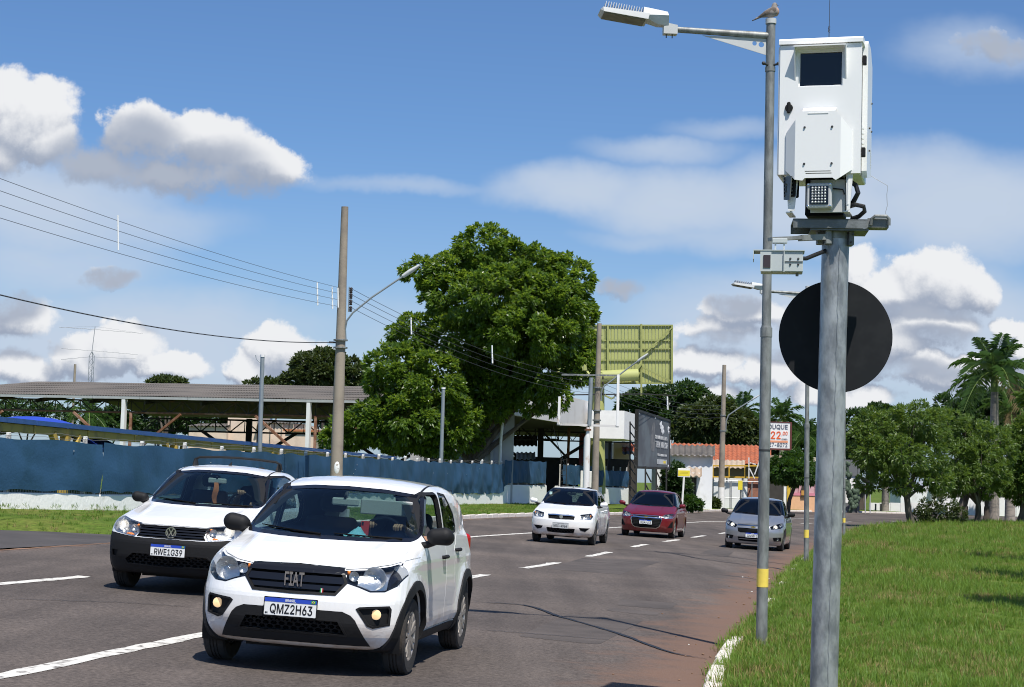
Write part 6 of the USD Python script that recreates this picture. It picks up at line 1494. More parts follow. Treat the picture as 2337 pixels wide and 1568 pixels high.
for k, (s, t_, r) in enumerate(((.72, .86, .07), (.75, .79, .08), (.78, .73, .06), (.96, .84, .05), (.97, .76, .04), (.02, .955, .02), (.965, .03, .03), (.52, .98, .035))):
    rg = np.random.default_rng(60 + k); a = np.linspace(0, 2 * np.pi, 15)[:-1]; rr = r * rg.uniform(.5, 1.2, 14)
    V = np.array([PB(s + rr[i] * math.cos(a[i]) * .7, t_ + rr[i] * math.sin(a[i]) * 1.1, .012) for i in range(14)] + [PB(s, t_, .03)]); part(pb, 'torn_paper', (V, np.array([(i, (i + 1) % 14, 14) for i in range(14)])), TORN, smooth=False)
fig = [(.42, .30), (.38, .45), (.40, .62), (.42, .76), (.45, .86), (.49, .88), (.52, .80), (.51, .62), (.53, .45), (.50, .30)]
V = np.array([PB(s, t_, .004) for s, t_ in fig]); part(pb, 'poster_print', (V, np.array([(0, i, i + 1) for i in range(1, 9)])), pbr('faded_poster_figure', (.17, .17, .175), .8, color2=(.10, .11, .12), scale=2.5, space='world'), smooth=False)
for (u, Y, vt) in ((1438, 100.6, 962), (1452, 99.5, 1062), (1473, 101.4, 1064), (1498, 104, 1066), (1521, 106.8, 1066)):
    b, tp_ = at(u, 1150, Y), at(u, vt, Y); part(pb, 'lattice_post', beam((b[0], Y, ground(b[0]) - .1), tp_, .085), IRON)
lz = [at(1440, v, 100)[2] for v in range(965, 1150, 20)]
lat = []
for k in range(len(lz) - 1): lat.append(beam(np.r_[at(1438, 1000, 100.6)[:2], lz[k]], np.r_[at(1453, 1000, 99.5)[:2], lz[k + 1]], .05))
for (ua_, Ya, ub_, Yb_) in ((1473, 101.4, 1486, 102.5), (1498, 104, 1510, 105.4)):
    for v in (1075, 1105): lat.append(beam(at(ua_, v, Ya), at(ub_, v + 25, Yb_), .06))
part(pb, 'lattice_brace', lat, IRON).SetCustomDataByKey('kind', 'stuff')
# ---- yellow and white bus stop sign
t = thing('bus_stop_sign', 'yellow and white sign on a thin white post beside the red car', 'sign', at(1557, 1152, 108)); o = at(1557, 1152, 108); Bq = lambda u, v: at(u, v, 108) - o
part(t, 'post', tube([Bq(1556, 1160), Bq(1561, 1087)], .065, 10), BRIGHTW)
part(t, 'white_panel', bx(Bq(1546.8, 1078)[0], Bq(1575, 1078)[0], -.05, .0, Bq(1560, 1089)[2], Bq(1560, 1068.5)[2], .01), BRIGHTW)
part(t, 'yellow_panel', bx(Bq(1547.5, 1078)[0], Bq(1574.3, 1078)[0], -.062, -.051, Bq(1560, 1086.5)[2], Bq(1560, 1073.5)[2]), pbr('yellow_sign_panel', (.75, .62, .04), .5, var=.05))
part(t, 'print_line', [bx(Bq(1552, 1078)[0], Bq(1570, 1078)[0], -.066, -.0625, Bq(1560, v + .8)[2], Bq(1560, v)[2]) for v in (1077, 1080.5)], pbr('ochre_print', (.45, .36, .03), .6))
# ---- white house with corrugated roofs, gate and fence
WHW = pbr('white_house_wall', (.72, .73, .74), .85, color2=(.56, .56, .55), scale=.9, mixlo=.5, mixhi=.75, space='world'); ORTILE = pbr('orange_clay_tile', (.40, .115, .048), .85, color2=(.27, .085, .042), scale=1.6, mixlo=.42, mixhi=.65, space='world')
TANW = pbr('tan_render', (.40, .31, .23), .9, var=.15, scale=1., space='world'); BRICK = pbr('bare_brick_wall', (.30, .13, .085), .9, color2=(.22, .11, .08), scale=3, bump=.4, bump_scale=6, space='world')
wh = thing('white_house', 'small white house with grey corrugated roof beside the orange tiles', 'house')
def wb(t, name, u0, u1, v0, v1, Y, dep, mat, low=True):
    a, b = at(u0, v1, Y), at(u1, v0, Y); zl = ground(a[0]) - .2 if low else a[2]; return part(t, name, bx(a[0], b[0], Y, Y + dep, zl, b[2]), mat)
wb(wh, 'main_wall', 1532, 1627, 1040, 1160, 131, 7, WHW); wb(wh, 'porch_wall', 1566, 1598, 1079, 1160, 129, 2.0, WHW)
def croof(t, u0, u1, v_e, v_r, Ye, Yr, mat, pitch, amp, name='roof', over=.3, nrow=1):
    a, b, c, d = at(u0, v_e, Ye), at(u1, v_e, Ye), at(u1, v_r, Yr), at(u0, v_r, Yr); b[2] = a[2]; c[2] = d[2]
    W_ = b[0] - a[0]; n = max(int(W_ / pitch * 6), 8); x = np.linspace(0, 1, n); ph = x * W_ / pitch * 2 * np.pi
    wv = amp * np.cos(ph)
    for r in range(nrow):
        k0, k1 = r / nrow, (r + 1.06) / nrow
        P0 = (a + (b - a) * x[:, None]) * (1 - k0) + (d + (c - d) * x[:, None]) * k0; P1 = (a + (b - a) * x[:, None]) * (1 - k1) + (d + (c - d) * x[:, None]) * k1
        P0 = P0 + np.stack([0 * x, 0 * x, wv + (.03 if nrow > 1 else 0)], -1); P1 = P1 + np.stack([0 * x, 0 * x, wv], -1)
        V = np.vstack([P0, P1, P0 - [0, 0, .03], P1 - [0, 0, .03]]); i = np.arange(n - 1)
        F = np.vstack([np.stack([i, i + 1, n + i + 1], 1), np.stack([i, n + i + 1, n + i], 1)]); F = np.vstack([F, F[:, ::-1] + 2 * n, np.stack([i, 2 * n + i, 2 * n + i + 1], 1), np.stack([i, 2 * n + i + 1, i + 1], 1)])
        part(t, name, (V, F), mat, smooth=30)
croof(wh, 1528, 1632, 1038, 1016, 130.6, 136, ROOFG, .42, .06, 'corrugated_roof'); croof(wh, 1561, 1602, 1086, 1068, 127.8, 130.5, TANW, .45, .07, 'porch_roof')
wb(wh, 'side_gable', 1500, 1532, 1004, 1060, 134, 5, WHW)
wb(wh, 'barred_window', 1571, 1590, 1090, 1135, 128.96, .05, IRON, False)
for k in range(4): wb(wh, 'window_bar', 1573 + k * 5, 1573.8 + k * 5, 1091, 1135, 128.9, .04, WHW, False)
ot = thing('tiled_house', 'house with a long orange clay tile roof behind the utility pole', 'house')
wb(ot, 'wall', 1500, 1745, 1052, 1130, 150, 6, TANW); croof(ot, 1520, 1760, 1054, 1011, 148.5, 158, ORTILE, .38, .055, 'tile_course', nrow=8)
croof(ot, 1420, 1456, 1030, 1012, 146, 152, ORTILE, .38, .055, 'tile_course', nrow=4); croof(ot, 1420, 1450, 1036, 1030, 144, 146, ROOFG, .42, .05, 'lower_roof'); wb(ot, 'pale_wall', 1400, 1440, 1012, 1060, 149, 3, pbr('pale_peach_wall', (.66, .50, .36), .85, space='world'))
croof(ot, 1625, 1700, 1066, 1050, 142, 147, TANW, .42, .05, 'grey_roof')
ys_ = thing('yellow_railing', 'yellow steel railing on a white wall in front of the orange roof', 'railing')
for v in (1063, 1088): a, b = at(1625, v, 140), at(1742, v + (2 if v > 1070 else 0), 140); part(ys_, 'rail', beam(a, b, .11), pbr('yellow_rail_paint', (.55, .33, .03), .6, var=.1))
for u in (1627, 1664, 1700, 1738): part(ys_, 'upright', beam(at(u, 1092, 140), at(u, 1062, 140), .09), _mats['yellow_rail_paint'])
gw = thing('yard_wall', 'white yard wall behind the wire gates, brick at its right end', 'wall')
wb(gw, 'white_wall', 1628, 1706, 1092, 1165, 140.3, .3, WHW); wb(gw, 'brick_wall', 1706.2, 1742, 1092, 1165, 140.35, .3, BRICK)
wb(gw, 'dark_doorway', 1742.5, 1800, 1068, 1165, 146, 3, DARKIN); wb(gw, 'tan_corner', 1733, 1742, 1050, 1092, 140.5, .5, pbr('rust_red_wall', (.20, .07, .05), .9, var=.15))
wb(gw, 'tan_wall', 1736, 1800, 1040, 1075, 150, 1, TANW, False)
gf = thing('wire_gates', 'tall grey wire gates in front of the white yard wall', 'gate')
GP = pbr('grey_gate_pipe', (.33, .34, .35), .5, .4)
for u in (1570, 1584, 1602, 1622, 1640, 1666, 1669, 1690, 1716, 1735): part(gf, 'gate_post', tube([np.r_[at(u, 1160, 138.5)[:2], ground(at(u, 1160, 138.5)[0]) - .1], at(u, 1093 + (u - 1570) * .05, 138.5)], .045, 6), GP)
for v in (1094, 1133): part(gf, 'gate_rail', tube([at(1570, v, 138.5), at(1738, v + 6, 138.5)], .035, 6), GP)
t = thing('notice', 'small yellow notice fixed on the wire gates', 'sign'); a, b = at(1684, 1118, 138.3), at(1694.5, 1097, 138.3); part(t, 'panel', bx(a[0], b[0], 138.2, 138.25, a[2], b[2], .01), _mats['yellow_sign_panel']); part(t, 'post', tube([at(1691.5, 1158, 138.35), at(1691.5, 1100, 138.35)], .06, 6), GP)
t = thing('white_ladder', 'leaning white and rust scaffold tube frame above the railing', 'frame')
for p, q in (((1709, 1092), (1709, 1044)), ((1709, 1066), (1722, 1092)), ((1722, 1083), (1733, 1052)), ((1709, 1055), (1725, 1060))): part(t, 'tube', beam(at(*p, 139.5), at(*q, 139.5), .08), RUSTYW)
# ---- price sign, salmon wall, gateway, grey building
ps_ = thing('price_sign', 'white roof sign reading 22,00 in orange behind the lamp post', 'sign'); Yp = 140
a, b = at(1734, 1022, Yp), at(1803.5, 965.5, Yp); part(ps_, 'panel', bx(a[0], b[0], Yp, Yp + .25, a[2], b[2]), BRIGHTW)
part(ps_, 'frame', [bx(a[0] - .05, b[0] + .14, Yp - .03, Yp + .3, a[2] - .14, a[2]), bx(b[0], b[0] + .14, Yp - .03, Yp + .3, a[2], b[2] + .08), bx(a[0] - .05, b[0], Yp - .03, Yp + .3, b[2], b[2] + .08)], pbr('maroon_frame', (.12, .03, .025), .7))
def sign_text(s, u0, u1, v0, v1, mat, bold=True):
    p, q = at(u0, v1, Yp), at(u1, v0, Yp); v, f = text(s, 1, .02, bold); lo, hi = v.min(0), v.max(0)
    v = (v - lo) / (hi - lo); v = np.stack([p[0] + v[:, 0] * (q[0] - p[0]), Yp - .004 - v[:, 2] * .02, p[2] + v[:, 1] * (q[2] - p[2])], 1); part(ps_, 'sign_lettering', (v, f), mat, smooth=False)
ORANGE = pbr('orange_sign_ink', (.75, .11, .02), .6); GREYINK = pbr('grey_sign_ink', (.10, .11, .15), .6)
sign_text('o DUQUE', 1742, 1798, 969.5, 979.5, GREYINK); sign_text('22', 1759, 1782, 984.5, 1001.5, ORANGE); sign_text(',00', 1784, 1797.5, 985, 995, ORANGE); sign_text('DIARIA', 1784, 1797, 1001, 1004, GREYINK, False)
sign_text('99127-8072', 1737, 1797, 1011, 1019, GREYINK); p, q = at(1756, 1009.5, Yp), at(1798, 1006, Yp); part(ps_, 'orange_strip', bx(p[0], q[0], Yp - .015, Yp - .003, p[2], q[2]), pbr('pale_orange_strip', (.75, .30, .16), .6))
for u in (1752, 1796): part(ps_, 'leg', beam(at(u, 1050, Yp + .2), at(u, 1022, Yp + .2), .12), IRON)
sw = thing('salmon_wall', 'salmon and pink street wall with yellow gate post right of the round tree', 'wall')
wb(sw, 'lower_wall', 1804, 1905, 1130, 1168, 146, .4, pbr('salmon_wall_paint', (.72, .42, .24), .85, var=.06, space='world')); wb(sw, 'upper_wall', 1806, 1905, 1098, 1129.7, 146.05, .3, pbr('pink_wall_paint', (.56, .34, .36), .85, var=.08, space='world'), False); wb(sw, 'pink_band', 1804, 1905, 1127, 1130.5, 145.95, .05, pbr('pink_band_paint', (.60, .22, .28), .8), False)
wb(sw, 'gate_post', 1796, 1803.5, 1098, 1168, 145.8, .5, pbr('yellow_gate_paint', (.62, .40, .04), .7, var=.1)); wb(sw, 'white_pillar', 1788, 1795, 1110, 1168, 145.9, .5, BRIGHTW)
for u in (1822, 1838, 1860): wb(sw, 'pink_rib', u, u + 1, 1098, 1129, 145.98, .06, _mats['pink_band_paint'], False)
bq = at(1834, 1118, 145.9); part(sw, 'bottle_print', prism(Polygon([(-.20, -.62), (.20, -.62), (.20, .15), (.07, .42), (.07, .68), (-.07, .68), (-.07, .42), (-.20, .15)]), 'y', 145.86, 145.94).translate([bq[0], 0, bq[2]]), pbr('dark_bottle_paint', (.04, .03, .02), .6), smooth=False)
part(sw, 'bottle_label', prism(sbox(-.2, -.45, .2, -.05), 'y', 145.83, 145.855).translate([bq[0], 0, bq[2]]), pbr('ochre_label_paint', (.50, .26, .06), .6), smooth=False)
wb(sw, 'cream_parapet', 1838, 1910, 1045, 1098, 152, 5, pbr('cream_wall', (.62, .55, .42), .85, var=.06, space='world'))
gb2 = thing('grey_building', 'small grey and white corner building with a dark awning', 'building')
wb(gb2, 'white_wall', 1905, 1958, 1083, 1170, 148, 7, BRIGHTW); wb(gb2, 'grey_band', 1905, 1962, 1050, 1085, 147.9, 7.2, pbr('dark_grey_band', (.13, .135, .14), .8, var=.06, space='world'), False); wb(gb2, 'grey_pier', 1956, 1963, 1052, 1170, 147.85, 7.3, _mats['dark_grey_band']); wb(gb2, 'grey_base', 1905, 1956, 1148, 1170, 147.95, .2, _mats['dark_grey_band'])
wb(gb2, 'door_joint', 1938, 1940, 1085, 1170, 147.93, .2, GREYREND)
A0, A1 = at(1963, 1094, 147.5), at(1988, 1104, 147.5); U = np.linspace(0, 1, 9)
part(gb2, 'awning', grid(lambda u, v: (A0[0] + (A1[0] - A0[0]) * u, 146.5 + 3 * v, A0[2] + .25 * np.sin(np.pi * (.5 + u * .5)) - .4 * u), U, np.array([0, 1.0])), _mats['dark_grey_band'], smooth=True)
for u in (1975, 1986): part(gb2, 'awning_post', tube([np.r_[at(u, 1160, 146.6)[:2], ground(30) - .1], at(u, 1103, 146.6)], .05, 6), GREYREND)
ww = thing('white_yard_wall', 'low white wall beyond the road behind the median trees', 'wall')
for u in np.arange(1984, 2420, 24): wb(ww, 'wall_panel', u, u + 23.6, 1148 - (12 if u > 2130 else 0), 1172, 157, .25, BRIGHTW)
wb(ww, 'white_building', 2128, 2440, 1105, 1172, 172, 6, BRIGHTW)
for u in range(2140, 2420, 36): wb(ww, 'window', u, u + 14, 1118, 1140, 171.9, .1, DARKIN, False)
wb(ww, 'pink_shopfront', 2055, 2128, 1110, 1172, 173, 5, WHW)
for u in (1998, 2010, 2022): wb(ww, 'bollard', u, u + 2.4, 1150, 1172, 150 + u % 5, .3, IRON)
# ---------------------------------------------------------------- trees
BARK = pbr('dark_bark', (.075, .060, .048), .95, color2=(.13, .11, .09), scale=3.0, bump=.9, bump_scale=14, space='world', stretch=(1, 1, .35))
BARKR = pbr('brown_bark', (.11, .075, .05), .95, color2=(.06, .045, .035), scale=3.0, bump=.8, bump_scale=14, space='world')
LEAF_BIG = leaf_mat('big_tree_leaves', [(.058, .105, .012), (.105, .170, .018), (.165, .240, .028), (.24, .31, .048), (.33, .32, .07)], (.40, .58, .05), .34, .32)
LEAF_MID = leaf_mat('street_tree_leaves', [(.070, .120, .018), (.105, .165, .026), (.155, .205, .038), (.22, .235, .06)], (.32, .46, .05), .45, .28)
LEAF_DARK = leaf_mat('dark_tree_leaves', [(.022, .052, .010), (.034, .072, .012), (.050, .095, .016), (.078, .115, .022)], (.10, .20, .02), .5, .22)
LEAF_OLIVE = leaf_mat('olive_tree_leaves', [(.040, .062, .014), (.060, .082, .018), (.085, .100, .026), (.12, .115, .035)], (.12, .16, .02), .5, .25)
LEAF_SHRUB = leaf_mat('shrub_leaves', [(.030, .075, .012), (.05, .11, .016), (.08, .14, .02)], (.12, .24, .02), .45, .3)
PALMLEAF = leaf_mat('palm_leaves', [(.050, .105, .020), (.075, .145, .026), (.11, .18, .036), (.18, .21, .06)], (.22, .38, .04), .38, .22)
PALMDRY = leaf_mat('dry_palm_leaves', [(.20, .15, .07), (.28, .20, .10), (.14, .11, .05)], (.15, .1, .04), .7, .2)
def frame_of(a):
    a = a / np.linalg.norm(a, axis=-1, keepdims=True); h = np.where(np.abs(a[..., 2:3]) < .9, [0, 0, 1.0], [1.0, 0, 0])
    u = np.cross(a, h); u /= np.linalg.norm(u, axis=-1, keepdims=True); return a, u, np.cross(a, u)
def rosettes(C, A, n, L, W, rg, droop=.25, spread=(.1, 1.15)):
    """Leaves fanned around each centre C along its axis A: four corners each, bent at the middle."""
    A, U, Wv = frame_of(A); k = len(C)
    ang = rg.uniform(0, 2 * np.pi, (k, n)); th = rg.uniform(*spread, (k, n))
    d = np.cos(th)[..., None] * A[:, None] + np.sin(th)[..., None] * (np.cos(ang)[..., None] * U[:, None] + np.sin(ang)[..., None] * Wv[:, None])
    d[..., 2] -= droop * rg.uniform(.3, 1.2, (k, n)); d /= np.linalg.norm(d, axis=-1, keepdims=True)
    ln = L * rg.uniform(.65, 1.25, (k, n))[..., None]
    s = np.cross(d, A[:, None] + rg.normal(0, .35, (k, n, 3))); s /= np.linalg.norm(s, axis=-1, keepdims=True) + 1e-9
    w = W * rg.uniform(.7, 1.2, (k, n))[..., None] / 2
    base = C[:, None] + d * ln * .12 + rg.normal(0, L * .12, (k, n, 3)); mid = base + d * ln * .52 + np.cross(s, d) * ln * -.10; tip = base + d * ln
    tip[..., 2] -= .12 * ln[..., 0]
    V = np.stack([base, mid + s * w, tip, mid - s * w], 2).reshape(-1, 3); o = np.arange(k * n)[:, None] * 4
    return V, np.vstack([o + [0, 1, 2], o + [0, 2, 3]])
def crown(blobs, n, L, W, per, seed, droop=.25, inner=.2, rough=.28):
    """Leaf clumps spread through ellipsoids (centre, radii), most of them near the surface, with an uneven outline."""
    rg = np.random.default_rng(seed); vol = np.array([np.prod(r) ** (2 / 3) for _, r in blobs]); cnt = np.maximum((vol / vol.sum() * n).astype(int), 5)
    C, A = [], []
    for (c, r), m in zip(blobs, cnt):
        d = rg.normal(0, 1, (m, 3)); d /= np.linalg.norm(d, axis=1, keepdims=True)
        # clumps: snap towards sub-lobe directions so that light and dark bunches form
        sub = rg.normal(0, 1, (26, 3)); sub /= np.linalg.norm(sub, axis=1, keepdims=True); near = sub[np.argmax(d @ sub.T, 1)]
        d2 = d * .62 + near * .38; d2 /= np.linalg.norm(d2, axis=1, keepdims=True); al = (d * near).sum(1)
        rad = np.where(rg.random(m) < inner, rg.uniform(.35, .85, m), rg.uniform(.82, 1.0, m)) * (1 - rough + rough * np.clip((al - .55) / .45, 0, 1) * 1.25)
        C.append(np.asarray(c) + d2 * rad[:, None] * np.asarray(r)); A.append(d2 / np.asarray(r) * np.mean(r) + [0, 0, .35] + rg.normal(0, .25, (m, 3)))
    return rosettes(np.vstack(C), np.vstack(A), per, L, W, rg, droop)
def limbs(base, blobs, r0, seed, fork=None, n=7, low_limbs=True):
    """A tapered trunk that forks into limbs reaching the crown's lobes."""
    rg = np.random.default_rng(seed); base = np.asarray(base, float); ctr = np.mean([c for c, _ in blobs], 0); f = base + (ctr - base) * (.35 if fork is None else fork); f[:2] += rg.normal(0, .15, 2)
    zc = np.array([c[2] for c, _ in blobs]); top_ = [b for b in blobs if b[0][2] >= base[2] + .42 * (zc.max() - base[2])] if low_limbs is False else blobs
    m = [tube([base - [0, 0, .3], base + (f - base) * .08, base + (f - base) * .5 + np.r_[rg.normal(0, .06, 2), 0], f], [r0 * 1.45, r0 * 1.1, r0 * .92, r0 * .8], 12)]
    for c, r in top_:
        c = np.asarray(c); mid = f + (c - f) * .5 + rg.normal(0, .12, 3) * np.linalg.norm(c - f) * .4; mid[2] += .1 * np.linalg.norm(c - f)
        m.append(tube([f - (f - base) * .06, f + (mid - f) * .5, mid, c + [0, 0, .3 * r[2]]], [r0 * .55, r0 * .42, r0 * .30, r0 * .10], 7))
        for k in range(2):
            e = c + rg.normal(0, .45, 3) * r; m.append(tube([mid, (mid + e) / 2 + rg.normal(0, .1, 3), e], [r0 * .2, r0 * .13, r0 * .05], 5))
    return m
def px_blobs(lst, Y, dz=1.0):
    out = []
    for b in lst:
        u, v, a, bb = b[:4]; dy = b[4] if len(b) > 4 else 0.0; s = (Y + dy) / FPX
        out.append((at(u, v, Y + dy), np.array([a * s, max(a, bb) * s * .9 * dz, bb * s])))
    return out
def tree(label, Y, base, blobs, n, L, W, per, mat, r0, seed, name='tree', group=None, droop=.25, rough=.28, bark=None, fork=None, inner=.2, cat='tree', limb_back=0.0):
    bl = px_blobs(blobs, Y); b = at(base[0], base[1], Y); b[2] = ground(b[0])
    t = thing(name, label, cat, b, group=group)
    loc = [(c - b, r) for c, r in bl]
    part(t, 'trunk', limbs(np.array([0, limb_back, 0]), [(c + [0, limb_back, 0], r) for c, r in loc], r0, seed, fork, low_limbs=limb_back == 0), bark or BARK, smooth=50)
    part(t, 'crown', crown(loc, n, L, W, per, seed + 1, droop, inner, rough), mat, smooth=False)
    return t
tree('big broad green tree behind the blue shade cloth, tallest thing beside the pole', 92, (1074, 1090), [
    (1105, 575, 70, 58), (1195, 605, 85, 65), (1035, 628, 75, 56), (960, 622, 42, 32), (1285, 640, 70, 55), (1120, 680, 150, 75, -1), (1300, 745, 68, 80, .5), (1200, 760, 120, 75, -2), (1250, 700, 90, 75, -1.5),
    (1040, 770, 80, 60, -1), (942, 765, 52, 48, -1.5), (900, 850, 72, 65, -2.5), (985, 880, 80, 75, -3), (930, 950, 95, 60, -3), (1030, 960, 62, 62, -2.5), (860, 960, 75, 45, -2.5), (795, 985, 58, 36, -2), (1005, 1010, 60, 30, -2),
    (1235, 855, 55, 55, -1), (1262, 905, 36, 38, -1), (1325, 830, 38, 45, -.5), (1110, 900, 55, 65, .5), (760, 1005, 28, 28, -2), (900, 1005, 80, 26, -2), (1150, 830, 60, 60, 0), (1080, 915, 55, 60, .6), (1068, 985, 40, 42, .6), (1130, 915, 42, 40, .3), (1160, 885, 46, 46, .3), (1180, 840, 60, 50, .2), (1090, 840, 60, 60, .6), (1205, 790, 70, 60, -1), (1210, 920, 30, 26, -.5)],
    15500, .28, .145, 9, LEAF_BIG, .38, 101, droop=.45, fork=.30, inner=.22, rough=.34, limb_back=1.8)
tree('round dark olive tree behind the shed roof left of the big tree', 165, (735, 900), [(735, 845, 70, 45), (690, 868, 45, 30), (790, 855, 45, 38), (745, 830, 42, 30), (810, 880, 30, 25)], 2600, .45, .22, 6, LEAF_OLIVE, .4, 111)
tree('low dark treetop behind the shed roof beside the pipe pole', 166, (600, 900), [(585, 878, 26, 10), (615, 878, 24, 12), (640, 880, 24, 14)], 500, .4, .2, 6, LEAF_OLIVE, .25, 113)
tree('small treetop just showing above the middle of the shed roof', 165, (380, 900), [(380, 872, 34, 11), (400, 878, 30, 12), (355, 878, 22, 9)], 450, .4, .2, 6, LEAF_OLIVE, .25, 115)
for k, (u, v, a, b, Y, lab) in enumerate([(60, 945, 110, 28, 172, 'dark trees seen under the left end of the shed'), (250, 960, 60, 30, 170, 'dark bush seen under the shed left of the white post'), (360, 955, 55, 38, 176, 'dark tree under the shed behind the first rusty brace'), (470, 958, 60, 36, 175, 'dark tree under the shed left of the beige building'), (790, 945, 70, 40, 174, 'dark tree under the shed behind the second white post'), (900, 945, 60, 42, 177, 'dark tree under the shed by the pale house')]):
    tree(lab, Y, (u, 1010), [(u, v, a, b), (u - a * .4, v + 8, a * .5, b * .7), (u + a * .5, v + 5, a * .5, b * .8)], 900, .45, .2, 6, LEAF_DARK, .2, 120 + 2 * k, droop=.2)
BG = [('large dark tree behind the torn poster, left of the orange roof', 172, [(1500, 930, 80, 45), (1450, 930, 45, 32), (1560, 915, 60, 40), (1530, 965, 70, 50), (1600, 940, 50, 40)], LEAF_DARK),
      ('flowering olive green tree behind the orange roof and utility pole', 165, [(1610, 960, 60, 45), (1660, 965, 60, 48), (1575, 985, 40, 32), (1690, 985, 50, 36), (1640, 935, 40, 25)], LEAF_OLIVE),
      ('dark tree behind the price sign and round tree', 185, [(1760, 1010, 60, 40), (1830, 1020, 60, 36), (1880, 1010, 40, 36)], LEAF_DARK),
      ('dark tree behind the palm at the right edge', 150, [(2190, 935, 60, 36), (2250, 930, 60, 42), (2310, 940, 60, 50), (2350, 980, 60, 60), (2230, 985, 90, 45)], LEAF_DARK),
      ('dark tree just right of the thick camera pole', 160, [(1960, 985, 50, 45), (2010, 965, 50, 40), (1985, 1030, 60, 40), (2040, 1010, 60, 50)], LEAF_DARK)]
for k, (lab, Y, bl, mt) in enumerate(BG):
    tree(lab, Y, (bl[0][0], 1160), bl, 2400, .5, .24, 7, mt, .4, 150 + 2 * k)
# median trees
tree('leafy tree on the median with a dark forked trunk, right of the camera pole', 97, (2082, 1201), [(2010, 972, 58, 40), (2075, 962, 66, 36), (1990, 1025, 52, 40, -1), (2055, 1035, 62, 42, -1.5), (2125, 975, 46, 40), (2025, 1080, 46, 24, -1), (2115, 1045, 50, 46), (2095, 1092, 44, 24), (1962, 1000, 30, 32), (2145, 1095, 32, 26), (2100, 935, 26, 18), (1985, 1100, 30, 20), (2050, 1110, 30, 14, -1)], 3400, .24, .085, 6, LEAF_MID, .20, 181, droop=.3, bark=BARK, fork=.42, rough=.48)
tree('second leafy tree on the median, right half of the pair', 108, (2230, 1190), [(2160, 970, 50, 36), (2215, 995, 56, 42), (2175, 1045, 52, 40, -1), (2240, 1050, 54, 44, -1), (2205, 1090, 50, 26, -1.5), (2275, 1020, 44, 42), (2272, 1085, 36, 30), (2175, 1110, 34, 20), (2250, 1115, 34, 20)], 2900, .25, .09, 6, LEAF_MID, .20, 183, droop=.3, rough=.40)
tree('third median tree cut off by the right edge of the picture', 112, (2325, 1190), [(2325, 1030, 50, 60), (2350, 1100, 60, 50), (2370, 1000, 60, 60), (2310, 1085, 36, 40)], 2600, .28, .11, 7, LEAF_MID, .22, 185, rough=.35)
for k, (u, lab) in enumerate(((2196, 'short trunk of a small tree left of the royal palm'), (2250, 'leaning dark trunk between the palms'))):
    tree(lab, 118, (u, 1188), [(u - 10, 1090, 40, 30), (u + 25, 1080, 40, 34)], 500, .28, .11, 7, LEAF_MID, .22, 191 + 2 * k)
tree('low scrubby bush with sparse leaves beside the forked tree', 101, (2120, 1200), [(2120, 1165, 28, 25), (2150, 1160, 34, 30), (2180, 1175, 26, 18), (2105, 1180, 20, 16)], 480, .20, .09, 6, LEAF_OLIVE, .05, 197, name='bush', cat='bush', rough=.5)
tree('neatly clipped round street tree in front of the salmon wall', 137, (1797, 1168), [(1790, 1065, 30, 30), (1825, 1058, 32, 30), (1812, 1078, 46, 28, -1), (1845, 1080, 20, 24), (1775, 1080, 22, 22)], 2300, .28, .15, 7, LEAF_SHRUB, .17, 201, rough=.15, fork=.62)
tree('dense green hedge bush between the poster board and the bus stop sign', 118, (1545, 1150), [(1540, 1085, 26, 30), (1552, 1110, 24, 30), (1530, 1125, 22, 24), (1556, 1135, 20, 18)], 1300, .26, .12, 7, LEAF_DARK, .08, 203, name='bush', cat='bush')
tree('small green shrub at the foot of the bus stop sign', 116, (1580, 1160), [(1575, 1147, 14, 14), (1592, 1153, 10, 9)], 300, .25, .1, 7, LEAF_SHRUB, .04, 205, name='bush', cat='bush')
tree('small green shrub at the foot of the white footed pole', 136, (1630, 1162), [(1632, 1150, 8, 11), (1622, 1156, 6, 6)], 160, .28, .1, 7, LEAF_OLIVE, .04, 207, name='bush', cat='bush')
# palms
def frond(rg, az, el, L, droop, leaflet, dry=False):
    n = 13; s = np.linspace(0, 1, n); d0 = np.array([math.cos(az) * math.cos(el), math.sin(az) * math.cos(el), math.sin(el)])
    P = np.outer(s, d0) * L; P[:, 2] -= droop * L * s ** 2.2
    T = np.gradient(P, axis=0); T /= np.linalg.norm(T, axis=1, keepdims=True); S_ = np.cross(T, [0, 0, 1.0]); S_ /= np.linalg.norm(S_, axis=1, keepdims=True) + 1e-9; Nn = np.cross(S_, T)
    V, F = [], []; m = 34
    for k in range(m):
        t = .12 + .88 * k / m; i = t * (n - 1); i0 = int(i); f = i - i0; i1 = min(i0 + 1, n - 1)
        p = P[i0] * (1 - f) + P[i1] * f; tt, ss, nn = T[i0], S_[i0], Nn[i0]
        for sd in (-1, 1):
            ll = leaflet * math.sin(np.pi * (.12 + .80 * t)) ** .7 * rg.uniform(.8, 1.15); d = ss * sd * .9 + tt * .55 + nn * rg.normal(.12, .25); d /= np.linalg.norm(d)
            w = np.cross(d, nn) * .016; tip = p + d * ll + [0, 0, -.35 * ll]; mid = p + d * ll * .5; o = len(V)
            V += [p, mid + w, tip, mid - w]; F += [(o, o + 1, o + 2), (o, o + 2, o + 3)]
    return np.array(V), np.array(F), P
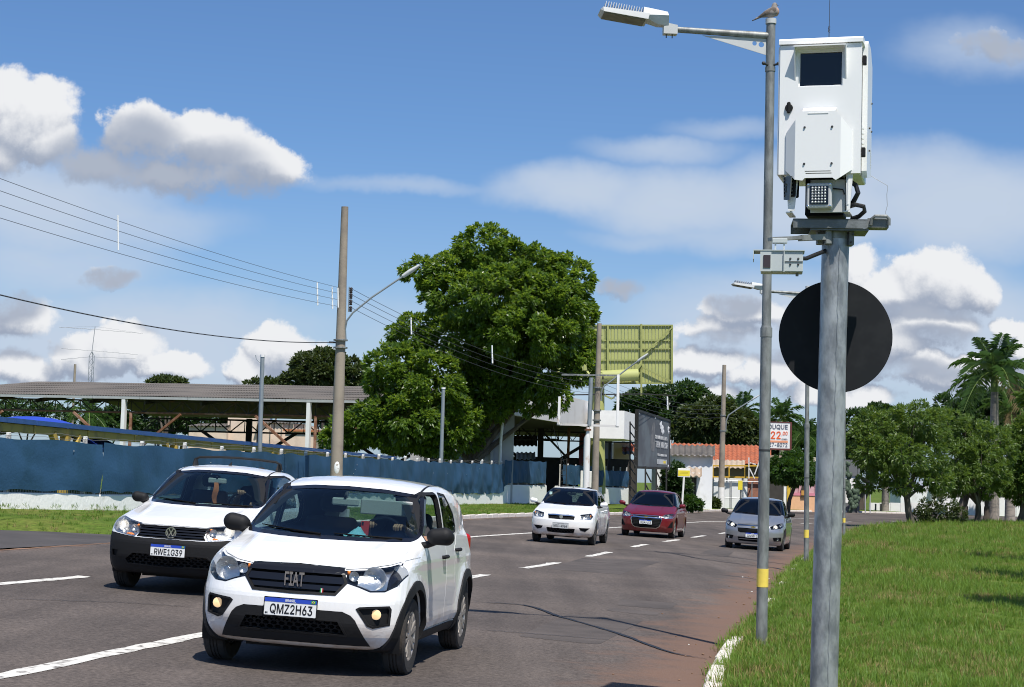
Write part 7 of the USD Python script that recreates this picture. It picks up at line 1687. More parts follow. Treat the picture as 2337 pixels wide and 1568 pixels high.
def palm(label, u, vb, vc, Y, L, nf, seed, r0, shaft=True, leaflet=.75):
    b = at(u, vb, Y); b[2] = ground(b[0]); top = at(u + 2, vc, Y) - b; rg = np.random.default_rng(seed)
    t = thing('palm_tree', label, 'palm tree', b)
    tr = tube([np.array([0, 0, -.3])] + [top * k for k in (.02, .2, .5, .8, .93)], [r0 * 1.3, r0 * 1.15, r0 * 1.05, r0, r0 * .82, r0 * .72], 16)
    part(t, 'trunk', tr, pbr('palm_trunk', (.30, .26, .22), .9, color2=(.19, .17, .15), scale=2.0, bump=.4, bump_scale=8, space='world', stretch=(1, 1, 3)), smooth=50)
    if shaft: part(t, 'crown_shaft', tube([top * .90, top * .97, top * 1.06], [r0 * .78, r0 * .8, r0 * .35], 14), pbr('palm_crown_shaft', (.13, .20, .04), .5, var=.15))
    for k in range(nf):
        az = k * 2.399 + rg.normal(0, .15); q = k / nf; el = 1.35 - 1.75 * q + rg.normal(0, .1)
        V, F, P = frond(rg, az, el, L * rg.uniform(.85, 1.1), .22 + .45 * (1 - abs(el) / 1.6) + .1 * q, leaflet); o = top * 1.04
        fr = part(t, 'frond', (V + o, F), PALMDRY if (q > .93 and rg.random() < .6) else PALMLEAF, smooth=False)
        part(fr, 'frond_stalk', tube(P + o, np.linspace(.045, .010, len(P)), 5), PALMLEAF if False else _mats.get('palm_crown_shaft') or pbr('palm_crown_shaft', (.13, .20, .04), .5, var=.15))
    return t
palm('tall royal palm with a pale smooth trunk at the right edge', 2268, 1190, 862, 122, 4.1, 24, 301, .34, leaflet=1.0)
palm('second palm trunk partly hidden right of the tall royal palm', 2305, 1190, 945, 128, 3.2, 16, 302, .34)
palm('small palm behind the orange roof, left of the lamp post', 1690, 1160, 950, 175, 3.4, 18, 303, .25, False, .8)
palm('palm behind the price sign, right of the lamp post', 1782, 1160, 962, 168, 3.3, 18, 304, .25, False, .8)
palm('low palm behind the round clipped tree', 1838, 1160, 1002, 178, 3.0, 14, 305, .25, False, .8)
palm('palm with dry hanging fronds behind the grey building', 2020, 1165, 1035, 152, 3.0, 18, 306, .3, False, .8)
palm('small palm in the dark under the shed roof', 200, 1010, 945, 148, 3.0, 14, 307, .2, False, .6)
# cactus by the grey building
ct = thing('cactus', 'tall branching green cactus in front of the grey corner building', 'cactus', np.r_[at(1945, 1165, 146.5)[:2], ground(30)]); o = np.r_[at(1945, 1165, 146.5)[:2], ground(30)]
CM = pbr('cactus_green', (.055, .085, .05), .7, var=.2, scale=6); ca = lambda u, v: at(u, v, 146.5) - o
for k, pts in enumerate(([(1944, 1168), (1942, 1130), (1936, 1105), (1934, 1060)], [(1943, 1150), (1950, 1125), (1956, 1105), (1962, 1085)], [(1942, 1140), (1936, 1125), (1930, 1100)], [(1946, 1160), (1952, 1140), (1955, 1122)])):
    part(ct, 'stem', tube([ca(*p) for p in pts], [.16, .15, .14, .10][:len(pts)], 8), CM, smooth=50)
    rg = np.random.default_rng(400 + k); C = np.array([ca(*pts[i % (len(pts))]) * 1.0 + rg.normal(0, .12, 3) for i in range(26)]); kk = rg.random(26)[:, None]; q = np.array([ca(*pts[min(i % len(pts) + 1, len(pts) - 1)]) for i in range(26)]); C = C * (1 - kk) + q * kk + rg.normal(0, .05, (26, 3))
    part(ct, 'pads', [sphere(c, (.16, .10, .20), 1) for c in C], CM, smooth=True).SetCustomDataByKey('kind', 'stuff')
# weeds at the wall foot
rg = np.random.default_rng(55); wy = rg.uniform(37, 50, 60); wx = WALL(wy) + .12
pi_c, pi_a = np.column_stack([wx, wy, verge_z(wx, wy) + .02]), np.tile([0, 0, 1.0], (60, 1)); v_, f_ = rosettes(pi_c, pi_a, 6, .12, .012, rg, .05, (.0, .8))
solo('weeds', (v_, f_), GRASSB, 'tufts of tall weeds along the foot of the white wall', 'weeds', kind='stuff', smooth=False)
wy = rg.uniform(128, 139, 90); wx = KERB(wy) - rg.uniform(2, 5, 90)
v_, f_ = rosettes(np.column_stack([wx, wy, ground(wx) + .05]), np.tile([0, 0, 1.0], (90, 1)), 10, .7, .05, rg, .1, (.0, .7))
solo('weeds', (v_, f_), LEAF_OLIVE, 'dry and green weeds in front of the wire gates', 'weeds', kind='stuff', smooth=False)
# trees just right of the frame shade the near grass
def tree_at(label, x, y, blobs, n, seed):
    b = np.array([x, y, ground(x)]); t = thing('tree', label, 'tree', b); loc = [(np.array(c, float), np.array(r, float)) for c, r in blobs]
    part(t, 'trunk', limbs(np.zeros(3), loc, .14, seed, .4), BARK, smooth=50); part(t, 'crown', crown(loc, n, .24, .09, 6, seed + 1, .3, .2, .45), LEAF_MID, smooth=False)
tree_at('median tree outside the right edge whose shade falls on the near grass', 9.5, 24.6, [((0, 0, 4.2), (1.2, 1.0, .7)), ((-.4, .8, 4.6), (.9, .9, .6)), ((.9, -.2, 4.8), (1.0, 1.0, .8))], 1300, 221)
tree_at('median tree outside the right edge whose shade falls farther along the grass', 12.8, 35.6, [((0, 0, 4.0), (1.3, 1.2, .7)), ((-.6, .9, 4.5), (.9, 1.0, .6)), ((1.0, 0, 4.6), (1.0, 1.0, .7))], 1200, 223)
tree_at('median tree outside the right edge, third along the grass', 16.4, 48, [((0, 0, 4.4), (1.6, 1.5, .8)), ((-.9, .9, 4.9), (1.1, 1.1, .7)), ((1.0, 0, 5.0), (1.2, 1.2, .8))], 1400, 225)
WHITE = paint('white_paint', (0.86, 0.86, 0.85), 0.70, zlo=.18, zhi=.58)
MOBI = dict(h=0.025, wb=2.305, wr=.292, track=.795, tw=.175, hw=.815, zb=.20, arch=.355, paint=WHITE,
    XF=[(.18, 1.66), (.24, 1.73), (.32, 1.79), (.42, 1.815), (.55, 1.815), (.66, 1.79), (.75, 1.765), (.82, 1.72), (.9, 1.60)],
    XR=[(.2, -1.66), (.45, -1.75), (.7, -1.75), (.95, -1.70), (1.1, -1.66)],
    W=[(.18, .70), (.3, .765), (.45, .79), (.6, .795), (.72, .79), (.85, .775), (.95, .755), (1.05, .72)], fbow=.13, fR=.42, fn=3.2, rR=.3,
    HD=[(1.80, .79), (1.72, .815), (1.6, .855), (1.45, .905), (1.3, .945), (1.1, .99), (.95, 1.035), (.85, 1.055), (.5, 1.06), (-1.0, 1.09), (-1.7, 1.10)], hbow=.26, crown=.035,
    ribs=[(.50, .012, .05)], creases=[(.84, .010, .05), (.36, .012, .05)], flare=.028,
    TP=[(1.40, .68), (1.15, .95), (1.02, 1.015), (.65, 1.215), (.3, 1.39), (.12, 1.448), (-.2, 1.487), (-.5, 1.492), (-.9, 1.465), (-1.3, 1.41), (-1.5, 1.35), (-1.62, 1.18), (-1.74, .95), (-1.86, .6)], wbow=.17, rcrown=.05,
    WG=[(.9, .77), (1.05, .745), (1.2, .715), (1.3, .69), (1.4, .655), (1.5, .60)], zg=.85, kg=.06, kj=.035, tapg=.09,
    cabin=(-1.45, .80, .52), windshield=[(-.69, 1.03), (-.35, 1.018), (0, 1.015), (.35, 1.018), (.69, 1.03), (.675, 1.12), (.595, 1.338), (.30, 1.370), (0, 1.378), (-.30, 1.370), (-.595, 1.338), (-.675, 1.12)],
    side_windows=[[(.64, 1.00), (.60, 1.06), (.22, 1.33), (.06, 1.372), (-.15, 1.378), (-.15, 1.02)], [(-.23, 1.03), (-.23, 1.378), (-.52, 1.36), (-.80, 1.20), (-.86, 1.08)]],
    open_window=0, rear_window=[(-.50, 1.05), (.50, 1.05), (.44, 1.34), (-.44, 1.34)],
    front=dict(headlight=[(.36, .79), (.50, .80), (.65, .83), (.84, .905), (.80, .80), (.735, .69), (.66, .645), (.56, .64), (.48, .67), (.38, .70)],
               grille=[(0, .815), (.35, .80), (.395, .70), (.32, .605), (0, .60)], intake=[(0, .32), (.41, .315), (.355, .42), (0, .425)],
               cladding=[(0, .24), (.575, .235), (.475, .43), (.44, .465), (.38, .49), (0, .495)], fog=[(.475, .515), (.50, .53), (.70, .545), (.715, .52), (.71, .40), (.60, .375), (.56, .39)]),
    depth=dict(headlight=.09),
    front_lines=[[(.36, .807), (.0, .818)], [(.36, .797), (.50, .812), (.65, .842), (.84, .915)]],
    side_lines=[[(.72, 1.06), (.70, .95), (.60, .70), (.58, .42), (.64, .30), (-.78, .30), (-.80, .42), (-.62, .62), (-.58, .9), (-.86, 1.05)], [(-.19, 1.40), (-.19, .30)]],
    top_lines=[[(1.52, .74), (1.2, .705), (.98, .70)]],
    roof_mould=[[(.42, .585), (.2, .575), (-.3, .565), (-.9, .55), (-1.35, .52)]],
    bulbs=[(.575, .742, .086, False), (.43, .75, .036, False)], indicators=[(.385, .775, .016, .020)],
    grille_bars=[([(-.40, .785), (.40, .785)], .05, -.006, CAR_GLOSSBLACK), ([(-.42, .715), (.42, .715)], .05, .0, CAR_GLOSSBLACK), ([(-.42, .655), (.42, .655)], .035, .012, CAR_GLOSSBLACK)], grille_rim=.018, rim_out=.004,
    intake_hex=(.062, .030, .010), fog_at=(.615, .478, .037, True), plate_at=(1.838, 0, .497), plate='QMZ2H63',
    mirror=(.70, .885, 1.05, 1.05), handles=[(-.06, .86), (-.72, .90)], arch_trim=.065, hl_x=1.36, mirror_in=.075, chrome_area=[(.46, .66), (.66, .64), (.67, .84), (.46, .82)], side_glass=GLASS, sill=(.20, .285), dash=(.40, .985), seat=-.15, rear_seat=True, inner_mirror=(.36, 1.275),
    wipers=[((.60, 1.022), (.08, 1.035)), ((-.02, 1.022), (-.58, 1.06))], spokes=7, twin=True, spw=.026, rimk=.68, rim=ALLOY)
car_mobi, sh_mobi, M_mobi = build_car('hatchback_car', MOBI, 'white hatchback with black lower cladding and lit fog lamps, nearest car on the road', 'car', (-1.3416, 14.957, .1463))
Rm_front = np.array([[0, 0, 1.0], [1, 0, 0], [0, 1, 0]])
def front_badge(t, sh, name, mesh, y, z, out, mat, tilt=0.0):
    c = on_skin(sh, y, z, out); v, f = xf(mesh, ry(-tilt) @ Rm_front); return part(t, name, (v + c, f), mat, smooth=False)
front_badge(car_mobi, sh_mobi, 'badge_letter', text('FIAT', .098, .010, True, .150), 0, .705, .004, CHROME)
front_badge(car_mobi, sh_mobi, 'flag_stripe', poly3(sbox(-.012, -.02, -.004, .02), .004), .215, .632, .006, PLATE_GREEN)
front_badge(car_mobi, sh_mobi, 'flag_stripe', poly3(sbox(-.004, -.02, .004, .02), .004), .215, .632, .006, PLATE_WHITE)
front_badge(car_mobi, sh_mobi, 'flag_stripe', poly3(sbox(.004, -.02, .012, .02), .004), .215, .632, .006, TAIL_RED)
part(car_mobi, 'sun_visor', bx(.30, .32, .12, .56, 1.185, 1.31, .008), CAR_LINER)
part(car_mobi, 'windshield_sticker', bx(.415, .418, .44, .50, 1.295, 1.325), pbr('blue_sticker', (.03, .14, .55), .5)) if False else None
for sy in (1, -1): part(car_mobi, 'tail_lamp', m3.Manifold.hull_points(np.vstack([sphere((-1.665, sy * .69, z), (.05, .045, .04), 1)[0] for z in (.80, .98)])), TAIL_RED, smooth=40)
SAV = dict(h=.027, wb=2.752, wr=.305, track=.80, tw=.18, hw=.835, zb=.21, arch=.365, paint=paint('pickup_white', (.86, .86, .855), .35, zhi=.55), bb_x=1.45,
    XF=[(.2, 2.0), (.3, 2.09), (.42, 2.135), (.55, 2.14), (.63, 2.12), (.70, 2.09), (.77, 2.04), (.86, 1.9)], XR=[(.2, -2.16), (.5, -2.24), (.9, -2.23), (1.1, -2.2)],
    W=[(.2, .74), (.3, .79), (.5, .82), (.65, .825), (.8, .815), (.9, .795), (1.0, .765), (1.05, .73)], fbow=.12, fR=.40, fn=3.4, rR=.15, tapr=.02,
    HD=[(2.14, .735), (2.05, .765), (1.85, .83), (1.5, .905), (1.2, .965), (1.05, 1.005), (.95, 1.02), (.5, 1.02), (-.8, 1.02), (-2.2, 1.03)], hbow=.22, crown=.03, ribs=[(.55, .012, .045)], creases=[(.78, .010, .05)], flare=.02,
    TP=[(1.45, .65), (1.2, .94), (1.1, 1.0), (.7, 1.215), (.35, 1.385), (.15, 1.45), (-.2, 1.482), (-.5, 1.475), (-.75, 1.43), (-.86, 1.30), (-.98, .95), (-1.1, .6)], wbow=.17, rcrown=.05, XG=-1.0,
    WG=[(.9, .79), (1.05, .76), (1.2, .72), (1.32, .685), (1.42, .645), (1.52, .585)], zg=.85, kg=.055, kj=.03, tapg=.03, bed=(-2.12, -1.0, .66, .62),
    cabin=(-.85, .88, .55), windshield=[(-.675, 1.025), (-.35, 1.012), (0, 1.010), (.35, 1.012), (.675, 1.025), (.655, 1.12), (.575, 1.345), (.30, 1.378), (0, 1.385), (-.30, 1.378), (-.575, 1.345), (-.655, 1.12)],
    side_windows=[[(.72, 1.00), (.66, 1.08), (.30, 1.32), (.12, 1.365), (-.30, 1.375), (-.55, 1.34), (-.60, 1.02)]], rear_window=[(-.50, 1.08), (.50, 1.08), (.46, 1.36), (-.46, 1.36)],
    front=dict(headlight=[(.385, .775), (.56, .80), (.73, .835), (.79, .80), (.77, .70), (.69, .655), (.43, .618), (.375, .67)], grille=[(0, .762), (.405, .76), (.375, .67), (.40, .628), (0, .622)],
               bumper_black=[(0, .617), (.41, .617), (.70, .648), (.95, .665), (.95, .15), (0, .15)], intake=[(0, .305), (.49, .315), (.525, .365), (.43, .44), (0, .448)], fog=[(.60, .468), (.735, .475), (.72, .375), (.65, .37)]),
    front_lines=[[(.42, .765), (0, .770)]], side_lines=[[(.86, 1.05), (.80, .95), (.78, .6), (.76, .32), (-.66, .32), (-.68, 1.05)]], top_lines=[[(1.85, .70), (1.3, .71), (1.05, .70)]],
    roof_mould=[[(.45, .575), (.2, .565), (-.3, .555), (-.75, .545)]], bulbs=[(.62, .735, .062, True), (.46, .715, .040, False)], indicators=[(.425, .745, .02, .015), (.50, .645, .045, .014)], hl_housing=REFLECTOR,
    grille_bars=[([(-.42, .745 - k * .030), (.42, .745 - k * .030)], .017, .004, CAR_GLOSSBLACK) for k in range(5)], grille_rim=.008, intake_hex=(.075, .030, .010), plate_at=(2.165, 0, .492), plate='RWE1G39', clad_out=.006,
    mirror=(.82, .87, 1.03, .9), handles=[(-.50, .86)], arch_trim=.035, sill=(.21, .27), dash=(.50, .975), seat=-.05, hl_x=1.6, mirror_in=.05, side_glass=GLASS, inner_mirror=(.42, 1.285), wipers=[((.60, 1.015), (.05, 1.03)), ((-.05, 1.015), (-.60, 1.05))], spokes=6, rim=STEELRIM, spw=.06, rimk=.62)
car_sav, sh_sav, M_sav = build_car('pickup_truck', SAV, 'white two door pickup with black bumper and black roof bar', 'pickup', (-3.5612, 21.95, .118))
vw = Point(0, 0).buffer(.062, 24) - Point(0, 0).buffer(.053, 24)
vw = shapely.union_all([vw, LineString([(-.026, .047), (-.0, -.002), (.026, .047)]).buffer(.0055), LineString([(-.050, .020), (-.024, -.046), (0, .004), (.024, -.046), (.050, .020)]).buffer(.0055, join_style=2)]) & Point(0, 0).buffer(.0625, 24)
front_badge(car_sav, sh_sav, 'badge_back', poly3(Point(0, 0).buffer(.060, 24), .006), 0, .690, .0, CAR_GLOSSBLACK); front_badge(car_sav, sh_sav, 'badge', poly3(vw, .012), 0, .690, .002, CHROME)
for sy in (1, -1):
    part(car_sav, 'roof_rail_foot', m3.Manifold.hull_points(np.array([(-.42 + a, sy * (.56 + b), 1.42 + c) for a, b, c in ((-.10, 0, 0), (.10, 0, 0), (-.05, -.02, .13), (.03, -.02, .13), (-.10, -.04, 0), (.10, -.04, 0))])), CAR_BLACK, smooth=40)
part(car_sav, 'roof_bar', tube([(-.44, -.575, 1.46), (-.44, -.56, 1.53), (-.44, -.50, 1.558), (-.44, -.25, 1.575), (-.44, 0, 1.58), (-.44, .25, 1.575), (-.44, .50, 1.558), (-.44, .56, 1.53), (-.44, .575, 1.46)], .016, 8), CAR_BLACK)
part(car_sav, 'roof_aerial', tube([(-.1, 0, 1.475), (-.16, 0, 1.52)], [.022, .006], 8), CAR_BLACK)
GREYB = dict(grille_back=CAR_GLOSSBLACK)
SIE = dict(h=.036, wb=2.373, wr=.29, track=.79, tw=.165, hw=.815, zb=.20, arch=.335, paint=paint('sedan_white', (.84, .84, .825), .75, zhi=.6),
    XF=[(.2, 1.85), (.3, 1.94), (.45, 1.98), (.57, 1.98), (.66, 1.955), (.73, 1.935), (.82, 1.83)], XR=[(.2, -1.95), (.5, -2.08), (.9, -2.08), (1.1, -2.0)],
    W=[(.2, .73), (.3, .785), (.5, .81), (.65, .81), (.8, .795), (.9, .77), (1.0, .74)], fbow=.13, fR=.42, fn=3.2, rR=.3,
    HD=[(1.98, .72), (1.88, .765), (1.6, .85), (1.3, .915), (1.08, .965), (.95, .985), (-1.0, 1.0), (-1.4, 1.02), (-2.1, .99)], hbow=.22, crown=.03, flare=.012,
    TP=[(1.35, .60), (1.12, .93), (1.03, .985), (.65, 1.19), (.33, 1.345), (.12, 1.405), (-.2, 1.428), (-.6, 1.41), (-1.0, 1.32), (-1.5, 1.05), (-1.75, .80), (-1.9, .6)], wbow=.17, rcrown=.05,
    WG=[(.9, .76), (1.0, .735), (1.2, .68), (1.3, .635), (1.38, .59), (1.48, .53)], zg=.82, kg=.055, kj=.03, tapg=.06, cabin=(-1.4, .82, .52),
    windshield=[(-.64, 1.0), (0, .985), (.64, 1.0), (.53, 1.34), (0, 1.365), (-.53, 1.34)], side_windows=[[(.74, .97), (.33, 1.31), (.12, 1.345), (-.12, 1.35), (-.12, .99)], [(-.22, .99), (-.22, 1.35), (-.65, 1.32), (-1.05, 1.10), (-1.02, 1.01)]], rear_window=[(-.50, 1.03), (.50, 1.03), (.45, 1.28), (-.45, 1.28)],
    front=dict(headlight=[(.44, .68), (.46, .755), (.70, .80), (.765, .72), (.72, .64), (.47, .63)], grille=[(0, .735), (.345, .728), (.32, .62), (0, .612)], intake=[(0, .38), (.345, .385), (.32, .295), (0, .285)], fog=[(.46, .425), (.71, .43), (.60, .335), (.49, .365)]),
    front_lines=[[(.43, .77), (.36, .745), (0, .75)]], side_lines=[[(.76, 1.0), (.72, .7), (.66, .3), (-.80, .3), (-.72, .7), (-1.0, 1.0)], [(-.17, 1.35), (-.17, .3)]], gap=.009, bulbs=[(.63, .705, .060, False), (.51, .69, .035, False)], indicators=[(.70, .73, .015, .03)], hl_housing=REFLECTOR,
    grille_hex=(.05, .03, .012), grille_bars=[([(-.4, .722), (.4, .722)], .028, -.006, CHROME)], grille_rim=.012, intake_hex=(.08, .035, .012), irim_out=.002, plate_at=(2.005, 0, .462), plate='NSC-4964', old_plate=True,
    mirror=(.74, .91, 1.02, .9), mirror_mat=_mats['sedan_white'] if 'sedan_white' in _mats else None, handles=[(-.05, .84), (-.80, .86)], handle_mat=None, dash=(.44, .92), seat=-.15, rear_seat=True, hl_x=1.45, inner_mirror=(.36, 1.25), wipers=[((.56, .995), (.02, 1.01)), ((-.04, .995), (-.56, 1.02))], spokes=6, rim=STEELRIM, spw=.05, rimk=.64, glass=pane('sedan_glass', (.40, .45, .44)))
SIE['mirror_mat'] = SIE['handle_mat'] = SIE['paint']
car_sie, sh_sie, M_sie = build_car('sedan_car', SIE, 'dusty white sedan with grey old style plate, left of the red car', 'car', (1.6607, 45.806, .1741))
front_badge(car_sie, sh_sie, 'badge', poly3(Point(0, 0).buffer(.045), .01), 0, .675, .01, CHROME)
part(car_sie, 'roof_aerial', tube([(.15, 0, 1.40), (.05, 0, 1.47)], .008, 6), CAR_BLACK); part(car_sie, 'windshield_sticker', bx(.46, .463, -.56, -.49, 1.20, 1.27), pbr('pale_sticker', (.45, .65, .62), .6))
REDP = paint('maroon_paint', (.15, .004, .010), .10, .15, coat=.5); GRB = [([(-.5, .57 - k * .045), (.5, .57 - k * .045)], .020, .002, CAR_BLACK) for k in range(6)]
RED = dict(h=.036, wb=2.6, wr=.305, track=.82, tw=.175, hw=.85, zb=.17, arch=.35, paint=REDP,
    XF=[(.16, 1.98), (.25, 2.06), (.4, 2.11), (.55, 2.11), (.65, 2.085), (.72, 2.03), (.8, 1.9)], XR=[(.2, -2.2), (.5, -2.32), (.95, -2.32), (1.1, -2.25)],
    W=[(.17, .77), (.3, .825), (.5, .85), (.65, .85), (.8, .835), (.9, .81), (1.0, .77)], fbow=.16, fR=.46, fn=3.0, rR=.3,
    HD=[(2.12, .685), (2.02, .725), (1.85, .785), (1.6, .855), (1.3, .925), (1.12, .965), (1.0, .985), (-1.2, 1.02), (-1.7, 1.05), (-2.3, 1.02)], hbow=.26, crown=.03, ribs=[(.42, .012, .05)], creases=[(.80, .012, .05)], flare=.015,
    TP=[(1.42, .60), (1.2, .93), (1.1, .985), (.7, 1.20), (.36, 1.37), (.12, 1.445), (-.25, 1.472), (-.7, 1.44), (-1.1, 1.34), (-1.7, 1.08), (-1.95, .80), (-2.1, .6)], wbow=.18, rcrown=.05,
    WG=[(.9, .80), (1.0, .765), (1.2, .70), (1.32, .65), (1.40, .605), (1.5, .54)], zg=.82, kg=.055, kj=.03, tapg=.06, cabin=(-1.5, .88, .52),
    windshield=[(-.665, 1.0), (0, .985), (.665, 1.0), (.555, 1.36), (0, 1.395), (-.555, 1.36)], side_windows=[[(.80, .98), (.38, 1.33), (.14, 1.375), (-.10, 1.38), (-.10, 1.0)], [(-.20, 1.0), (-.20, 1.38), (-.70, 1.34), (-1.15, 1.12), (-1.1, 1.02)]], rear_window=[(-.5, 1.08), (.5, 1.08), (.45, 1.30), (-.45, 1.30)],
    front=dict(headlight=[(.45, .655), (.56, .735), (.82, .785), (.845, .70), (.78, .625), (.60, .605)], grille=[(0, .69), (.455, .685), (.40, .632), (0, .622)], intake=[(0, .605), (.465, .615), (.475, .55), (.42, .36), (.33, .305), (0, .295)], fog=[(.66, .335), (.80, .335), (.80, .53), (.755, .50)]),
    front_lines=[[(.45, .70), (0, .705)]], side_lines=[[(.82, 1.0), (.78, .7), (.72, .3), (-.80, .3), (-.76, .7), (-1.1, 1.0)], [(-.15, 1.38), (-.15, .3)]], gap=.009, bulbs=[(.66, .685, .050, False), (.55, .665, .035, False)], hl_housing=REFLECTOR, grille_rim=.012, grille_rim_mat=CHROME,
    grille_bars=[([(-.5, .655), (.5, .655)], .012, .0, CAR_BLACK)], intake_bars=GRB, intake_rim_mat=CHROME, irim_out=.006, plate_at=(2.145, 0, .475), plate='RGA9J53', mirror=(.78, .96, 1.01, .95), mirror_mat=REDP, handles=[(-.02, .86), (-.86, .88)], handle_mat=REDP,
    dash=(.48, .92), seat=-.12, hl_x=1.55, inner_mirror=(.38, 1.27), wipers=[((.58, .995), (.02, 1.01)), ((-.04, .995), (-.58, 1.02))], spokes=6, rim=ALLOY, spw=.045, glass=GLASS_FILM, side_glass=GLASS_FILM)
car_red, sh_red, M_red = build_car('sedan_car', RED, 'dark red sedan with wide black grille and film dark windows', 'car', (4.7177, 56.561, .2118))
bow = Polygon([(-.062, -.012), (-.022, -.012), (-.026, -.024), (.022, -.024), (.026, -.012), (.066, -.012), (.062, .012), (.022, .012), (.026, .024), (-.022, .024), (-.026, .012), (-.066, .012)])
front_badge(car_red, sh_red, 'badge', poly3(bow, .010), 0, .637, .010, GOLD)
SILP = paint('silver_paint', (.34, .35, .37), .25, .6)
SIL = dict(h=.036, wb=2.528, wr=.30, track=.81, tw=.175, hw=.84, zb=.15, arch=.345, paint=SILP,
    XF=[(.14, 1.86), (.25, 1.95), (.38, 1.985), (.5, 1.985), (.62, 1.955), (.70, 1.91), (.8, 1.78)], XR=[(.2, -1.78), (.5, -1.86), (.9, -1.84), (1.1, -1.78)],
    W=[(.15, .77), (.3, .82), (.5, .84), (.65, .84), (.8, .825), (.9, .80), (1.0, .765)], fbow=.15, fR=.45, fn=3.0, rR=.3,
    HD=[(1.98, .69), (1.9, .725), (1.75, .785), (1.5, .86), (1.2, .935), (1.08, .97), (.95, .99), (-1.2, 1.04), (-1.8, 1.05)], hbow=.26, crown=.03, ribs=[(.40, .016, .05)], creases=[(.80, .012, .05)], flare=.015,
    TP=[(1.40, .60), (1.17, .93), (1.07, .99), (.7, 1.205), (.36, 1.38), (.12, 1.45), (-.25, 1.476), (-.7, 1.46), (-1.1, 1.40), (-1.4, 1.28), (-1.7, .98), (-1.9, .6)], wbow=.18, rcrown=.05,
    WG=[(.9, .79), (1.0, .76), (1.2, .70), (1.32, .65), (1.42, .60), (1.5, .55)], zg=.82, kg=.055, kj=.03, tapg=.08, cabin=(-1.4, .85, .52),
    windshield=[(-.665, 1.01), (0, .995), (.665, 1.01), (.55, 1.365), (0, 1.40), (-.55, 1.365)], side_windows=[[(.78, .99), (.37, 1.34), (.14, 1.385), (-.10, 1.39), (-.10, 1.01)], [(-.20, 1.01), (-.20, 1.39), (-.62, 1.36), (-.95, 1.15), (-.95, 1.04)]], rear_window=[(-.5, 1.08), (.5, 1.08), (.45, 1.32), (-.45, 1.32)],
    front=dict(headlight=[(.45, .665), (.64, .755), (.83, .805), (.84, .72), (.74, .635), (.50, .59)], grille=[(0, .70), (.45, .695), (.44, .60), (.42, .49), (.36, .47), (0, .462)], intake=[(0, .335), (.41, .335), (.39, .245), (0, .235)], fog=[(.55, .372), (.77, .392), (.77, .285), (.58, .27)]),
    front_lines=[[(.45, .715), (0, .72)]], side_lines=[[(.80, 1.0), (.76, .7), (.70, .3), (-.78, .3), (-.72, .7), (-1.0, 1.0)], [(-.15, 1.39), (-.15, .3)]], gap=.009, bulbs=[(.60, .665, .055, True), (.73, .715, .035, False)],
    grille_bars=[([(-.5, .625), (.5, .625)], .055, -.010, SILP), ([(-.5, .672), (.5, .672)], .016, -.004, CHROME), ([(-.5, .565), (.5, .565)], .012, .004, CAR_BLACK), ([(-.5, .535), (.5, .535)], .012, .004, CAR_BLACK), ([(-.5, .505), (.5, .505)], .012, .004, CAR_BLACK)], grille_rim=.010, intake_bars=[([(-.5, .29), (.5, .29)], .02, .0, SILP)], irim_out=.002, fog_at=(.68, .33, .032, False), plate_at=(2.0, 0, .405), plate='QAN8F17', mirror=(.76, .955, 1.03, .95), handles=[(-.02, .86), (-.80, .89)], handle_mat=SILP,
    dash=(.46, .93), seat=-.12, hl_x=1.45, inner_mirror=(.38, 1.28), wipers=[((.58, 1.0), (.02, 1.02)), ((-.04, 1.0), (-.58, 1.03))], spokes=6, rim=STEELRIM, spw=.05, glass=pane('hatch_glass', (.10, .13, .16)), side_glass=GLASS_FILM)
car_sil, sh_sil, M_sil = build_car('hatchback_car', SIL, 'silver hatchback with lit headlamps, half behind the lamp post', 'car', (7.3172, 51.211, .2296))
front_badge(car_sil, sh_sil, 'badge', poly3(bow, .010), 0, .632, .014, GOLD)
